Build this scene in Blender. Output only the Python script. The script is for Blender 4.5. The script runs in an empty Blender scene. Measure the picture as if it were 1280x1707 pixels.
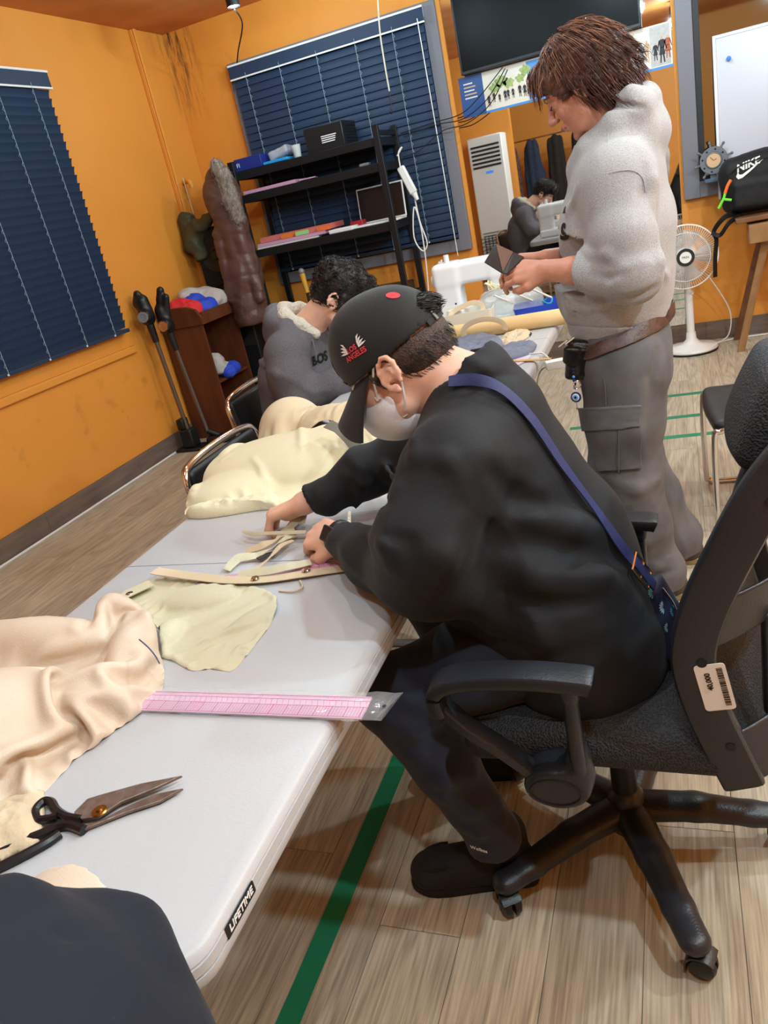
import bpy, bmesh, math, random
import numpy as np
from mathutils import Matrix, Vector
random.seed(7); np.random.seed(7)
PI = math.pi
SC = bpy.context.scene
COL = SC.collection
# ------------------------------------------------------------------ camera
CAM = np.array([0.0, 0.0, 1.42]); FPX = 1278.07
YAW, PITCH, ROLL = -0.410556, 0.382997, -0.221842
_f = np.array([math.sin(YAW)*math.cos(PITCH), math.cos(YAW)*math.cos(PITCH), -math.sin(PITCH)])
_r = np.array([math.cos(YAW), -math.sin(YAW), 0.0]); _u = np.cross(_r, _f)
_c, _s = math.cos(ROLL), math.sin(ROLL)
CM = np.array([_c*_r + _s*_u, -_s*_r + _c*_u, _f])
cd = bpy.data.cameras.new('camera'); cam = bpy.data.objects.new('camera', cd); COL.objects.link(cam)
cd.sensor_fit = 'HORIZONTAL'; cd.sensor_width = 36.0; cd.lens = 36.0*FPX/1280.0; cd.clip_start = 0.02
mw = np.eye(4); mw[:3, 0] = CM[0]; mw[:3, 1] = CM[1]; mw[:3, 2] = -CM[2]; mw[:3, 3] = CAM
cam.matrix_world = Matrix(mw.tolist())
SC.camera = cam
# where a line of sight from the camera's place meets a plane of the room: used to read real positions off the photograph
def ray(x, y): return np.array([(x-640)/FPX, -(y-853.5)/FPX, 1.0]) @ CM
def onz(x, y, z): d = ray(x, y); return CAM + d*((z-CAM[2])/d[2])
def ony(x, y, Y): d = ray(x, y); return CAM + d*((Y-CAM[1])/d[1])
def onx(x, y, X): d = ray(x, y); return CAM + d*((X-CAM[0])/d[0])
# ------------------------------------------------------------------ world, exposure
w = bpy.data.worlds.new('world'); SC.world = w; w.use_nodes = True
w.node_tree.nodes['Background'].inputs[0].default_value = (0.9, 0.92, 1.0, 1)
w.node_tree.nodes['Background'].inputs[1].default_value = 0.05
vs = SC.view_settings; vs.view_transform = 'Standard'; vs.look = 'None'; vs.gamma = 1.0; vs.use_curve_mapping = False
vs.exposure = 0.0
LAMP_W = 62.0
LAMPS = [(-2.47, 5.12, 0.14), (-2.12, 5.08, 0.16), (-1.25, 2.6, 0.55), (-1.5, 4.1, 0.35), (-1.2, 0.9, 0.5), (-0.2, 2.2, 0.35), (0.15, 0.1, 0.9), (0.95, 3.1, 1.6), (-0.25, 4.75, 1.0), (1.2, 0.9, 2.0), (1.9, 2.2, 2.2)]  # last two are added fill lamps with no known fixture behind them
# ------------------------------------------------------------------ helpers
def lin(c):
    if isinstance(c, str): c = tuple(int(c[i:i+2], 16) for i in (0, 2, 4))
    out = []
    for v in c[:3]:
        v = v/255.0
        out.append(v/12.92 if v <= 0.04045 else ((v+0.055)/1.055)**2.4)
    return (*out, 1.0)
MATS = {}
def mat(name, col, rough=0.6, metal=0.0, bump=None, var=None, spec=0.5, trans=0.0, emit=None, sheen=0.0, coord='Object', ior=1.45, alpha=1.0, sss=0.0):
    """bump = (scale, strength[, (sx,sy,sz)]) ; var = (scale, colour2[, contrast])"""
    m = bpy.data.materials.new(name); m.use_nodes = True
    nt = m.node_tree; N = nt.nodes; L = nt.links; b = N['Principled BSDF']
    b.inputs['Base Color'].default_value = lin(col); b.inputs['Roughness'].default_value = rough
    b.inputs['Metallic'].default_value = metal; b.inputs['Specular IOR Level'].default_value = spec
    b.inputs['Transmission Weight'].default_value = trans; b.inputs['IOR'].default_value = ior
    b.inputs['Alpha'].default_value = alpha
    if sheen: b.inputs['Sheen Weight'].default_value = sheen; b.inputs['Sheen Roughness'].default_value = 0.5
    if sss: b.inputs['Subsurface Weight'].default_value = sss; b.inputs['Subsurface Radius'].default_value = (0.012, 0.005, 0.003)
    if emit: b.inputs['Emission Color'].default_value = lin(emit[0]); b.inputs['Emission Strength'].default_value = emit[1]
    if bump or var: tc = N.new('ShaderNodeTexCoord')
    if bump:
        mp = N.new('ShaderNodeMapping'); L.new(tc.outputs[coord], mp.inputs[0])
        if len(bump) > 2: mp.inputs['Scale'].default_value = bump[2]
        n = N.new('ShaderNodeTexNoise'); n.inputs['Scale'].default_value = bump[0]; n.inputs['Detail'].default_value = 3
        L.new(mp.outputs[0], n.inputs['Vector'])
        bp = N.new('ShaderNodeBump'); bp.inputs['Strength'].default_value = bump[1]; bp.inputs['Distance'].default_value = 0.01
        L.new(n.outputs['Fac'], bp.inputs['Height']); L.new(bp.outputs[0], b.inputs['Normal'])
    if var:
        mp2 = N.new('ShaderNodeMapping'); L.new(tc.outputs[coord], mp2.inputs[0])
        if len(var) > 3: mp2.inputs['Scale'].default_value = var[3]
        n2 = N.new('ShaderNodeTexNoise'); n2.inputs['Scale'].default_value = var[0]; n2.inputs['Detail'].default_value = 4
        L.new(mp2.outputs[0], n2.inputs['Vector'])
        rp = N.new('ShaderNodeValToRGB'); ct = var[2] if len(var) > 2 else 0.25
        rp.color_ramp.elements[0].position = 0.5-ct; rp.color_ramp.elements[1].position = 0.5+ct
        rp.color_ramp.elements[0].color = lin(col); rp.color_ramp.elements[1].color = lin(var[1])
        L.new(n2.outputs['Fac'], rp.inputs[0]); L.new(rp.outputs[0], b.inputs['Base Color'])
    MATS[name] = m
    return m
def place(o, parent):
    COL.objects.link(o)
    if parent is not None:
        o.parent = parent
        if parent.parent is None and parent.type == 'EMPTY':
            o.matrix_parent_inverse = Matrix.Translation(-parent.location)
def tag(o, label=None, cat=None, group=None, kind=None):
    if label: o['label'] = label
    if cat: o['category'] = cat
    if group: o['group'] = group
    if kind: o['kind'] = kind
    return o
def thing(name, label, cat, loc=(0, 0, 0), group=None):
    o = bpy.data.objects.new(name, None); COL.objects.link(o); o.location = loc; o.empty_display_size = 0.05
    return tag(o, label, cat, group)
def copy_tree(o, parent=None):
    c = o.copy(); COL.objects.link(c); c.parent = parent
    for ch in list(o.children): copy_tree(ch, c)
    return c
def mesh_obj(name, V, Fc, m, parent=None, smooth=True, ang=40, bevel=0, seg=2, sub=0, solid=0):
    me = bpy.data.meshes.new(name)
    me.from_pydata([tuple(map(float, p)) for p in V], [], [tuple(map(int, q)) for q in Fc]); me.validate(); me.update()
    o = bpy.data.objects.new(name, me)
    if m: me.materials.append(m)
    if smooth:
        me.polygons.foreach_set('use_smooth', [True]*len(me.polygons))
        if ang < 180: me.set_sharp_from_angle(angle=math.radians(ang))
    place(o, parent)
    if solid: md = o.modifiers.new('s', 'SOLIDIFY'); md.thickness = solid; md.offset = 0
    if bevel:
        md = o.modifiers.new('b', 'BEVEL'); md.width = bevel; md.segments = seg; md.limit_method = 'ANGLE'; md.angle_limit = math.radians(35); md.harden_normals = False
    if sub: md = o.modifiers.new('u', 'SUBSURF'); md.levels = sub; md.render_levels = sub
    return o
def rotz(a): c, s = math.cos(a), math.sin(a); return np.array([[c, -s, 0], [s, c, 0], [0, 0, 1.0]])
def rotx(a): c, s = math.cos(a), math.sin(a); return np.array([[1.0, 0, 0], [0, c, -s], [0, s, c]])
def roty(a): c, s = math.cos(a), math.sin(a); return np.array([[c, 0, s], [0, 1.0, 0], [-s, 0, c]])
def unit(v): v = np.asarray(v, float); return v/(np.linalg.norm(v)+1e-12)
def frame(z, x=(1, 0, 0)):
    z = unit(z); x = np.asarray(x, float); x = x-z*(x@z)
    if np.linalg.norm(x) < 1e-4: x = np.array([0, 1.0, 0]); x = x-z*(x@z)
    x = unit(x); return np.array([x, np.cross(z, x), z]).T
def smoothpts(P, n=60, closed=False):
    """Catmull-Rom through the points"""
    P = np.asarray(P, float); k = len(P); out = []
    segs = k if closed else k-1
    per = max(2, int(math.ceil(n/segs)))
    for i in range(segs):
        if closed: p0, p1, p2, p3 = P[(i-1) % k], P[i], P[(i+1) % k], P[(i+2) % k]
        else: p0, p1, p2, p3 = P[max(i-1, 0)], P[i], P[i+1], P[min(i+2, k-1)]
        for t in np.arange(per)/per:
            out.append(0.5*((2*p1)+(-p0+p2)*t+(2*p0-5*p1+4*p2-p3)*t*t+(-p0+3*p1-3*p2+p3)*t**3))
    if not closed: out.append(P[-1])
    return np.array(out)
class MB:
    def __init__(s): s.v = []; s.f = []
    def add(s, V, Fc):
        k = len(s.v); s.v += [tuple(map(float, p)) for p in V]; s.f += [tuple(int(i)+k for i in q) for q in Fc]; return s
    def box(s, c, d, R=None):
        h = np.array(d)/2; V = np.array([[x, y, z] for x in (-1, 1) for y in (-1, 1) for z in (-1, 1)])*h
        if R is not None: V = V @ np.asarray(R).T
        return s.add(V+np.array(c), [(0, 1, 3, 2), (4, 6, 7, 5), (0, 4, 5, 1), (2, 3, 7, 6), (0, 2, 6, 4), (1, 5, 7, 3)])
    def bx(s, x0, x1, y0, y1, z0, z1): return s.box(((x0+x1)/2, (y0+y1)/2, (z0+z1)/2), (x1-x0, y1-y0, z1-z0))
    def cyl(s, a, b, r, r2=None, n=14):
        a = np.array(a, float); b = np.array(b, float); r2 = r if r2 is None else r2; R = frame(b-a)
        t = np.arange(n)*2*PI/n; C = np.stack([np.cos(t), np.sin(t), 0*t], 1)
        V = list(a+(C*r) @ R.T)+list(b+(C*r2) @ R.T)
        return s.add(V, [(i, (i+1) % n, n+(i+1) % n, n+i) for i in range(n)]+[tuple(range(n))[::-1], tuple(range(n, 2*n))])
    def tube(s, P, r, n=8, closed=False, flat=None, up=(0, 0, 1), cap=True):
        """flat=(a,b): half sizes along side and up of a rounded strip instead of a round tube"""
        P = np.asarray(P, float); k = len(P)
        rr = np.full(k, r) if np.isscalar(r) else np.asarray(r, float)
        V = []; X = None
        for i in range(k):
            if closed: T = unit(P[(i+1) % k]-P[i-1])
            else: T = unit(P[min(i+1, k-1)]-P[max(i-1, 0)])
            if flat is not None:
                U = np.asarray(up[i] if np.ndim(up) == 2 else up, float); U = unit(U-T*(U@T)); X = np.cross(T, U)
            else:
                if X is None: X = frame(T)[:, 0]
                X = unit(X-T*(X@T)); U = np.cross(T, X)
            for j in range(n):
                a = 2*PI*(j+0.5)/n; ca, sa = math.cos(a), math.sin(a)
                if flat is not None:
                    e = 0.35; ca = math.copysign(abs(ca)**e, ca); sa = math.copysign(abs(sa)**e, sa)
                    V.append(P[i]+X*(ca*flat[0]*rr[i])+U*(sa*flat[1]*rr[i]))
                else: V.append(P[i]+(X*ca+U*sa)*rr[i])
        m = k if closed else k-1
        Fc = [(i*n+j, i*n+(j+1) % n, ((i+1) % k)*n+(j+1) % n, ((i+1) % k)*n+j) for i in range(m) for j in range(n)]
        if not closed and cap: Fc += [tuple(range(n))[::-1], tuple(range((k-1)*n, k*n))]
        return s.add(V, Fc)
    def lathe(s, prof, o=(0, 0, 0), R=None, n=24, arc=2*PI):
        """prof: (radius, height) list, axis = local z"""
        V = []; full = abs(arc-2*PI) < 1e-6; m = n if full else n+1
        for (r, h) in prof:
            for j in range(m):
                a = arc*j/n; V.append((r*math.cos(a), r*math.sin(a), h))
        V = np.array(V)
        if R is not None: V = V @ np.asarray(R).T
        k = len(prof)
        Fc = [(i*m+j, i*m+(j+1) % m, (i+1)*m+(j+1) % m, (i+1)*m+j) for i in range(k-1) for j in range(n)]
        if full and prof[0][0] > 1e-6: Fc.append(tuple(range(m))[::-1])
        if full and prof[-1][0] > 1e-6: Fc.append(tuple(range((k-1)*m, k*m)))
        return s.add(V+np.array(o), Fc)
    def prism(s, out, z0, z1, o=(0, 0, 0), R=None):
        out = np.asarray(out, float); n = len(out)
        V = np.array([(x, y, z0) for x, y in out]+[(x, y, z1) for x, y in out])
        if R is not None: V = V @ np.asarray(R).T
        return s.add(V+np.array(o), [tuple(range(n))[::-1], tuple(range(n, 2*n))]+[(i, (i+1) % n, n+(i+1) % n, n+i) for i in range(n)])
    def ball(s, c, r, n=14, m=8, R=None):
        r = np.array([r]*3 if np.isscalar(r) else r, float); prof = [(math.sin(PI*i/m), -math.cos(PI*i/m)) for i in range(m+1)]
        V = []
        for (q, h) in prof:
            for j in range(n): a = 2*PI*j/n; V.append((q*math.cos(a), q*math.sin(a), h))
        V = np.array(V)*r
        if R is not None: V = V @ np.asarray(R).T
        return s.add(V+np.array(c), [(i*n+j, i*n+(j+1) % n, (i+1)*n+(j+1) % n, (i+1)*n+j) for i in range(m) for j in range(n)])
    def build(s, name, m, parent=None, **k): return mesh_obj(name, s.v, s.f, m, parent, **k)
def rrect(w, h, r, n=5):
    o = []
    for (cx, cy, a0) in ((w/2-r, h/2-r, 0), (-w/2+r, h/2-r, PI/2), (-w/2+r, -h/2+r, PI), (w/2-r, -h/2+r, 1.5*PI)):
        for i in range(n+1): a = a0+PI/2*i/n; o.append((cx+r*math.cos(a), cy+r*math.sin(a)))
    return o
def text_mesh(name, txt, size, m, parent, o, R, extrude=0.0004, shear=0.0, align='CENTER', bold=0.0, sx=1.0):
    cu = bpy.data.curves.new(name, 'FONT'); cu.body = txt; cu.size = size; cu.extrude = extrude; cu.shear = shear
    cu.align_x = align; cu.align_y = 'CENTER'; cu.offset = bold; cu.resolution_u = 3
    t = bpy.data.objects.new(name+'_c', cu); COL.objects.link(t)
    dg = bpy.context.evaluated_depsgraph_get(); me = bpy.data.meshes.new_from_object(t.evaluated_get(dg))
    bpy.data.objects.remove(t); bpy.data.curves.remove(cu)
    V = np.array([v.co[:] for v in me.vertices]); V[:, 0] *= sx
    V = V @ np.asarray(R).T+np.array(o)
    for v, p in zip(me.vertices, V): v.co = p
    me.materials.clear(); me.materials.append(m)
    ob = bpy.data.objects.new(name, me); place(ob, parent); return ob
# ------------------------------------------------------------------ implicit surfaces: blended limbs and cloth volumes, meshed as one continuous skin
def noise3(P, s, seed=0, octv=2):
    r = np.random.RandomState(seed); out = np.zeros(len(P)); a = 1.0
    for o in range(octv):
        for i in range(4):
            d = r.normal(size=3); d /= np.linalg.norm(d); e = r.normal(size=3); e /= np.linalg.norm(e); ph = r.uniform(0, 6.28, 2)
            out += a*np.sin(P @ d*s+ph[0]+1.3*np.sin(P @ e*s*0.7+ph[1]))/4
        s *= 2.1; a *= 0.5
    return out
class SDF:
    def __init__(s): s.p = []; s.disp = None
    def cap(s, a, b, ra, rb=None, k=0.02, op=1, flat=None):
        s.p.append(('c', k, op, np.array(a, float), np.array(b, float), float(ra), float(ra if rb is None else rb), flat)); return s
    def chain(s, P, r, k=0.02, op=1, flat=None):
        r = [r]*len(P) if np.isscalar(r) else r
        for i in range(len(P)-1): s.cap(P[i], P[i+1], r[i], r[i+1], k, op, flat)
        return s
    def ell(s, c, r, R=None, k=0.02, op=1):
        s.p.append(('e', k, op, np.array(c, float), np.array([r]*3 if np.isscalar(r) else r, float), np.eye(3) if R is None else np.asarray(R))); return s
    def box(s, c, h, R=None, rad=0.01, k=0.02, op=1):
        s.p.append(('b', k, op, np.array(c, float), np.array(h, float), np.eye(3) if R is None else np.asarray(R), rad)); return s
    def plane(s, o, n, k=0.002, op=-1):
        s.p.append(('p', k, op, np.array(o, float), unit(n))); return s
    @staticmethod
    def dist(q, P):
        t = q[0]
        if t == 'c':
            a, b, ra, rb, fl = q[3:8]
            if fl is not None:
                u = unit(fl[0]); c = (a+b)/2
                P = P+np.outer((P-c) @ u, u)*(1/fl[1]-1); a = a+u*((a-c) @ u)*(1/fl[1]-1); b = b+u*((b-c) @ u)*(1/fl[1]-1)
            ab = b-a; L = ab @ ab+1e-12; h = np.clip((P-a) @ ab/L, 0, 1)
            return np.linalg.norm(P-a-h[:, None]*ab, axis=1)-(ra+(rb-ra)*h)
        if t == 'e':
            c, r, R = q[3:6]; X = (P-c) @ R; k0 = np.linalg.norm(X/r, axis=1); k1 = np.linalg.norm(X/(r*r), axis=1)+1e-9
            return np.where(k0 < 1e-3, -r.min(), k0*(k0-1)/k1)
        if t == 'b':
            c, h, R, rad = q[3:7]; X = np.abs((P-c) @ R)-h+rad
            return np.linalg.norm(np.maximum(X, 0), axis=1)+np.minimum(X.max(1), 0)-rad
        if t == 'p': return (P-q[3]) @ q[4]
    @staticmethod
    def comb(d, e, k, op):
        if op > 0: h = np.clip(0.5+0.5*(d-e)/k, 0, 1); return e*h+d*(1-h)-k*h*(1-h)
        h = np.clip(0.5-0.5*(d+e)/k, 0, 1); return d*(1-h)+(-e)*h+k*h*(1-h)
    def mesh(s, vox):
        lo = np.full(3, 1e9); hi = -lo
        for q in s.p:
            if q[2] < 0 or q[0] == 'p': continue
            if q[0] == 'c':
                fl = q[7]; r = max(q[5], q[6])*(max(1, fl[1]) if fl is not None else 1); lo = np.minimum(lo, np.minimum(q[3], q[4])-r); hi = np.maximum(hi, np.maximum(q[3], q[4])+r)
            else:
                r = np.abs(q[5]) @ q[4]; lo = np.minimum(lo, q[3]-r); hi = np.maximum(hi, q[3]+r)
        lo -= 0.02+vox; hi += 0.02+vox; B = 8; bs = B*vox
        nb = np.ceil((hi-lo)/bs).astype(int)
        ii = np.stack(np.meshgrid(*[np.arange(k) for k in nb], indexing='ij'), -1).reshape(-1, 3)
        Cc = lo+(ii+0.5-0.5/B)*bs
        D = [SDF.dist(q, Cc) for q in s.p]; d = np.full(len(Cc), 9.0)
        for q, e in zip(s.p, D): d = SDF.comb(d, e, q[1], q[2])
        brad = bs*0.87
        act = np.abs(d) < brad*1.7+0.012
        dims = nb*B; G = np.repeat(np.repeat(np.repeat(d.reshape(nb), B, 0), B, 1), B, 2).astype(np.float32)
        ai = np.where(act)[0]
        off = np.stack(np.meshgrid(*[np.arange(B)]*3, indexing='ij'), -1).reshape(-1, 3)
        PP = (lo+(ii[ai][:, None, :]*B+off[None])*vox)
        f = np.full((len(ai), B**3), 9.0)
        for q, e in zip(s.p, D):
            rel = np.where(e[ai] < (np.maximum(d[ai], 0)+2.6*brad+q[1]+0.01) if q[2] > 0 else e[ai] < 2.2*brad+q[1]+0.01)[0]
            if len(rel) == 0: continue
            e2 = SDF.dist(q, PP[rel].reshape(-1, 3)).reshape(len(rel), -1)
            f[rel] = SDF.comb(f[rel], e2, q[1], q[2])
        if s.disp is not None: f = f+s.disp(PP.reshape(-1, 3)).reshape(f.shape)
        idx = ii[ai][:, None, :]*B+off[None]
        G[idx[..., 0], idx[..., 1], idx[..., 2]] = f
        return surface_nets(G, lo, vox)
    def build(s, name, vox, m, parent=None, keep=True):
        V, Fc = s.mesh(vox)
        me = bpy.data.meshes.new(name); me.vertices.add(len(V)); me.vertices.foreach_set('co', V.astype(np.float32).ravel())
        n = len(Fc); me.loops.add(n*4); me.loops.foreach_set('vertex_index', Fc.astype(np.int32).ravel())
        me.polygons.add(n); me.polygons.foreach_set('loop_start', np.arange(n, dtype=np.int32)*4)
        me.polygons.foreach_set('use_smooth', np.ones(n, bool)); me.update(calc_edges=True); me.validate()
        if m: me.materials.append(m)
        o = bpy.data.objects.new(name, me); place(o, parent); return o
def surface_nets(G, lo, vox):
    S = G < 0; n = np.array(G.shape)-1
    cs = [S[a:a+n[0], b:b+n[1], c:c+n[2]] for a in (0, 1) for b in (0, 1) for c in (0, 1)]
    anyc = cs[0].copy(); allc = cs[0].copy()
    for q in cs[1:]: anyc |= q; allc &= q
    cell = np.argwhere(anyc & ~allc)
    vid = np.full(n, -1, np.int64); vid[cell[:, 0], cell[:, 1], cell[:, 2]] = np.arange(len(cell))
    acc = np.zeros((len(cell), 3)); cnt = np.zeros(len(cell))
    cor = [np.array([a, b, c]) for a in (0, 1) for b in (0, 1) for c in (0, 1)]
    g = [G[cell[:, 0]+c[0], cell[:, 1]+c[1], cell[:, 2]+c[2]] for c in cor]
    for i in range(8):
        for j in range(i+1, 8):
            if np.abs(cor[i]-cor[j]).sum() != 1: continue
            mk = (g[i] < 0) != (g[j] < 0); t = np.where(mk, g[i]/np.where(mk, g[i]-g[j], 1), 0)
            acc += np.where(mk[:, None], cor[i]+t[:, None]*(cor[j]-cor[i]), 0); cnt += mk
    V = lo+(cell+acc/cnt[:, None])*vox
    quads = []
    for ax in range(3):
        b, c = (ax+1) % 3, (ax+2) % 3
        sl0 = [slice(None)]*3; sl1 = [slice(None)]*3; sl0[ax] = slice(0, -1); sl1[ax] = slice(1, None)
        A = S[tuple(sl0)]; Bq = S[tuple(sl1)]; e = np.argwhere(A != Bq)
        e = e[(e[:, b] > 0) & (e[:, c] > 0) & (e[:, b] < n[b]) & (e[:, c] < n[c])]
        if len(e) == 0: continue
        o = []
        for (db, dc) in ((-1, -1), (0, -1), (0, 0), (-1, 0)):
            q = e.copy(); q[:, b] += db; q[:, c] += dc; o.append(vid[q[:, 0], q[:, 1], q[:, 2]])
        o = np.stack(o, 1); fl = ~A[e[:, 0], e[:, 1], e[:, 2]]
        o[fl] = o[fl][:, ::-1]; quads.append(o)
    Q = np.concatenate(quads); Q = Q[(Q >= 0).all(1)]
    # one light relaxation that keeps the volume
    for lam in (0.5, -0.45):
        s = np.zeros_like(V); c = np.zeros(len(V))
        for i in range(4):
            np.add.at(s, Q[:, i], V[Q[:, (i+1) % 4]]+V[Q[:, (i+3) % 4]]); np.add.at(c, Q[:, i], 2)
        V = V+lam*(s/np.maximum(c, 1)[:, None]-V)
    return V, Q
# ------------------------------------------------------------------ materials
WALLC = (222, 146, 58)
def wall_mat():
    m = mat('orange_wall_paint', WALLC, 0.55, bump=(35, 0.12), var=(2.2, (216, 139, 50), 0.3), coord='Object')
    nt = m.node_tree; N = nt.nodes; L = nt.links; b = N['Principled BSDF']
    src = b.inputs['Base Color'].links[0].from_socket
    tc = N.new('ShaderNodeTexCoord'); sp = N.new('ShaderNodeSeparateXYZ'); L.new(tc.outputs['Object'], sp.inputs[0])
    # mould streaks running down from the ceiling next to the corner: a stain with a shape of its own
    mp = N.new('ShaderNodeMapping'); mp.inputs['Scale'].default_value = (9, 9, 1.1); mp.inputs['Rotation'].default_value = (0, 0.10, 0); L.new(tc.outputs['Object'], mp.inputs[0])
    n = N.new('ShaderNodeTexNoise'); n.inputs['Scale'].default_value = 3.2; n.inputs['Detail'].default_value = 9; n.inputs['Roughness'].default_value = 0.72; L.new(mp.outputs[0], n.inputs['Vector'])
    def rng(sock, a, b_, c, d):
        q = N.new('ShaderNodeMapRange'); q.inputs['From Min'].default_value = a; q.inputs['From Max'].default_value = b_
        q.inputs['To Min'].default_value = c; q.inputs['To Max'].default_value = d; L.new(sock, q.inputs[0]); return q.outputs[0]
    def mul(a, b_):
        q = N.new('ShaderNodeMath'); q.operation = 'MULTIPLY'; L.new(a, q.inputs[0]); L.new(b_, q.inputs[1]); return q.outputs[0]
    hz = mul(rng(sp.outputs['Z'], 2.15, 2.8, 0, 1), rng(sp.outputs['X'], -3.56, -3.50, 0, 1))
    hz = mul(hz, rng(sp.outputs['X'], -3.40, -3.24, 1, 0)); hz = mul(hz, rng(sp.outputs['Y'], 5.85, 5.9, 0, 1))
    k = mul(hz, rng(n.outputs['Fac'], 0.47, 0.60, 0, 1))
    # scuffs low on the left wall
    n2 = N.new('ShaderNodeTexNoise'); n2.inputs['Scale'].default_value = 7; n2.inputs['Detail'].default_value = 6; L.new(tc.outputs['Object'], n2.inputs['Vector'])
    sc = mul(rng(n2.outputs['Fac'], 0.60, 0.75, 0, 0.35), mul(rng(sp.outputs['Z'], 0.25, 0.4, 0, 1), rng(sp.outputs['Z'], 0.55, 0.8, 1, 0)))
    ad = N.new('ShaderNodeMath'); ad.operation = 'MAXIMUM'; L.new(k, ad.inputs[0]); L.new(sc, ad.inputs[1])
    mx = N.new('ShaderNodeMix'); mx.data_type = 'RGBA'; L.new(ad.outputs[0], mx.inputs['Factor']); L.new(src, mx.inputs['A']); mx.inputs['B'].default_value = lin((52, 36, 26))
    L.new(mx.outputs['Result'], b.inputs['Base Color'])
    return m
M_WALL = wall_mat()
M_CEIL = mat("orange_ceiling_plaster", (212, 136, 74), 0.6, bump=(9, 0.25), var=(3, (182, 104, 44), 0.3))
def wood_floor():
    m = bpy.data.materials.new('oak_vinyl_plank'); m.use_nodes = True; nt = m.node_tree; N = nt.nodes; L = nt.links; b = N['Principled BSDF']
    tc = N.new('ShaderNodeTexCoord'); oi = N.new('ShaderNodeObjectInfo')
    va = N.new('ShaderNodeVectorMath'); va.operation = 'ADD'; L.new(tc.outputs['Object'], va.inputs[0])
    cv = N.new('ShaderNodeCombineXYZ'); ml = N.new('ShaderNodeMath'); ml.operation = 'MULTIPLY'; ml.inputs[1].default_value = 37.0; L.new(oi.outputs['Random'], ml.inputs[0])
    for i in range(3): L.new(ml.outputs[0], cv.inputs[i])
    L.new(cv.outputs[0], va.inputs[1])
    mp = N.new('ShaderNodeMapping'); mp.inputs['Scale'].default_value = (1, 0.13, 1); L.new(va.outputs[0], mp.inputs[0])
    n1 = N.new('ShaderNodeTexNoise'); n1.inputs['Scale'].default_value = 7; n1.inputs['Detail'].default_value = 2; n1.inputs['Distortion'].default_value = 0.6; L.new(mp.outputs[0], n1.inputs['Vector'])
    # cathedral rings: bands of a smooth field
    mm = N.new('ShaderNodeMath'); mm.operation = 'MULTIPLY'; mm.inputs[1].default_value = 60; L.new(n1.outputs['Fac'], mm.inputs[0])
    sn = N.new('ShaderNodeMath'); sn.operation = 'SINE'; L.new(mm.outputs[0], sn.inputs[0])
    mp2 = N.new('ShaderNodeMapping'); mp2.inputs['Scale'].default_value = (1, 0.035, 1); L.new(va.outputs[0], mp2.inputs[0])
    n2 = N.new('ShaderNodeTexNoise'); n2.inputs['Scale'].default_value = 190; n2.inputs['Detail'].default_value = 3; L.new(mp2.outputs[0], n2.inputs['Vector'])
    a = N.new('ShaderNodeMath'); a.operation = 'MULTIPLY_ADD'; a.inputs[1].default_value = 0.10; L.new(sn.outputs[0], a.inputs[0]); L.new(n2.outputs['Fac'], a.inputs[2])
    rp = N.new('ShaderNodeValToRGB'); e = rp.color_ramp.elements; e[0].position = 0.22; e[0].color = lin((148, 136, 117)); e[1].position = 0.74; e[1].color = lin((200, 188, 165))
    e2 = rp.color_ramp.elements.new(0.48); e2.color = lin((179, 166, 144)); L.new(a.outputs[0], rp.inputs[0])
    hs = N.new('ShaderNodeHueSaturation'); L.new(rp.outputs[0], hs.inputs['Color'])
    vr = N.new('ShaderNodeMapRange'); vr.inputs['To Min'].default_value = 0.84; vr.inputs['To Max'].default_value = 1.12; L.new(oi.outputs['Random'], vr.inputs[0]); L.new(vr.outputs[0], hs.inputs['Value'])
    L.new(hs.outputs[0], b.inputs['Base Color']); b.inputs['Roughness'].default_value = 0.42; b.inputs['Specular IOR Level'].default_value = 0.35
    bp = N.new('ShaderNodeBump'); bp.inputs['Strength'].default_value = 0.12; bp.inputs['Distance'].default_value = 0.004; L.new(a.outputs[0], bp.inputs['Height']); L.new(bp.outputs[0], b.inputs['Normal'])
    return m
M_FLOOR = wood_floor()
M_SKIRT = mat('grey_wood_skirting', (122, 104, 92), 0.5, bump=(30, 0.2, (1, 1, 6)), var=(4, (92, 78, 70), 0.25, (1, 1, 9)))
M_FRAME = mat('grey_window_frame', (112, 112, 120), 0.5)
M_BLK = mat('matt_black', (16, 16, 18), 0.5)
M_BLKPL = mat('black_plastic', (24, 25, 28), 0.38, bump=(160, 0.08))
M_DGLASS = mat('night_window_glass', (14, 18, 24), 0.06, spec=0.8)
M_NAVY = mat('navy_blind_slat', (33, 52, 78), 0.52, spec=0.4, bump=(60, 0.04))
M_WHITEPL = mat('white_plastic', (226, 226, 224), 0.4)
M_CORD = mat('pale_blue_cord', (150, 172, 182), 0.7)
M_CHROME = mat('chrome', (215, 215, 218), 0.12, metal=1.0)
M_BLKLEA = mat('black_leatherette', (20, 22, 25), 0.42, bump=(220, 0.1))
M_TABLE = mat('white_table_plastic', (184, 186, 190), 0.36, bump=(260, 0.05), spec=0.4)
M_GREYMET = mat('grey_powder_metal', (128, 130, 134), 0.45, metal=0.3)
M_MIRROR = mat('mirror_silver', (226, 228, 226), 0.015, metal=1.0)
M_WHITE = mat('white_paint', (235, 235, 233), 0.5)
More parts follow.
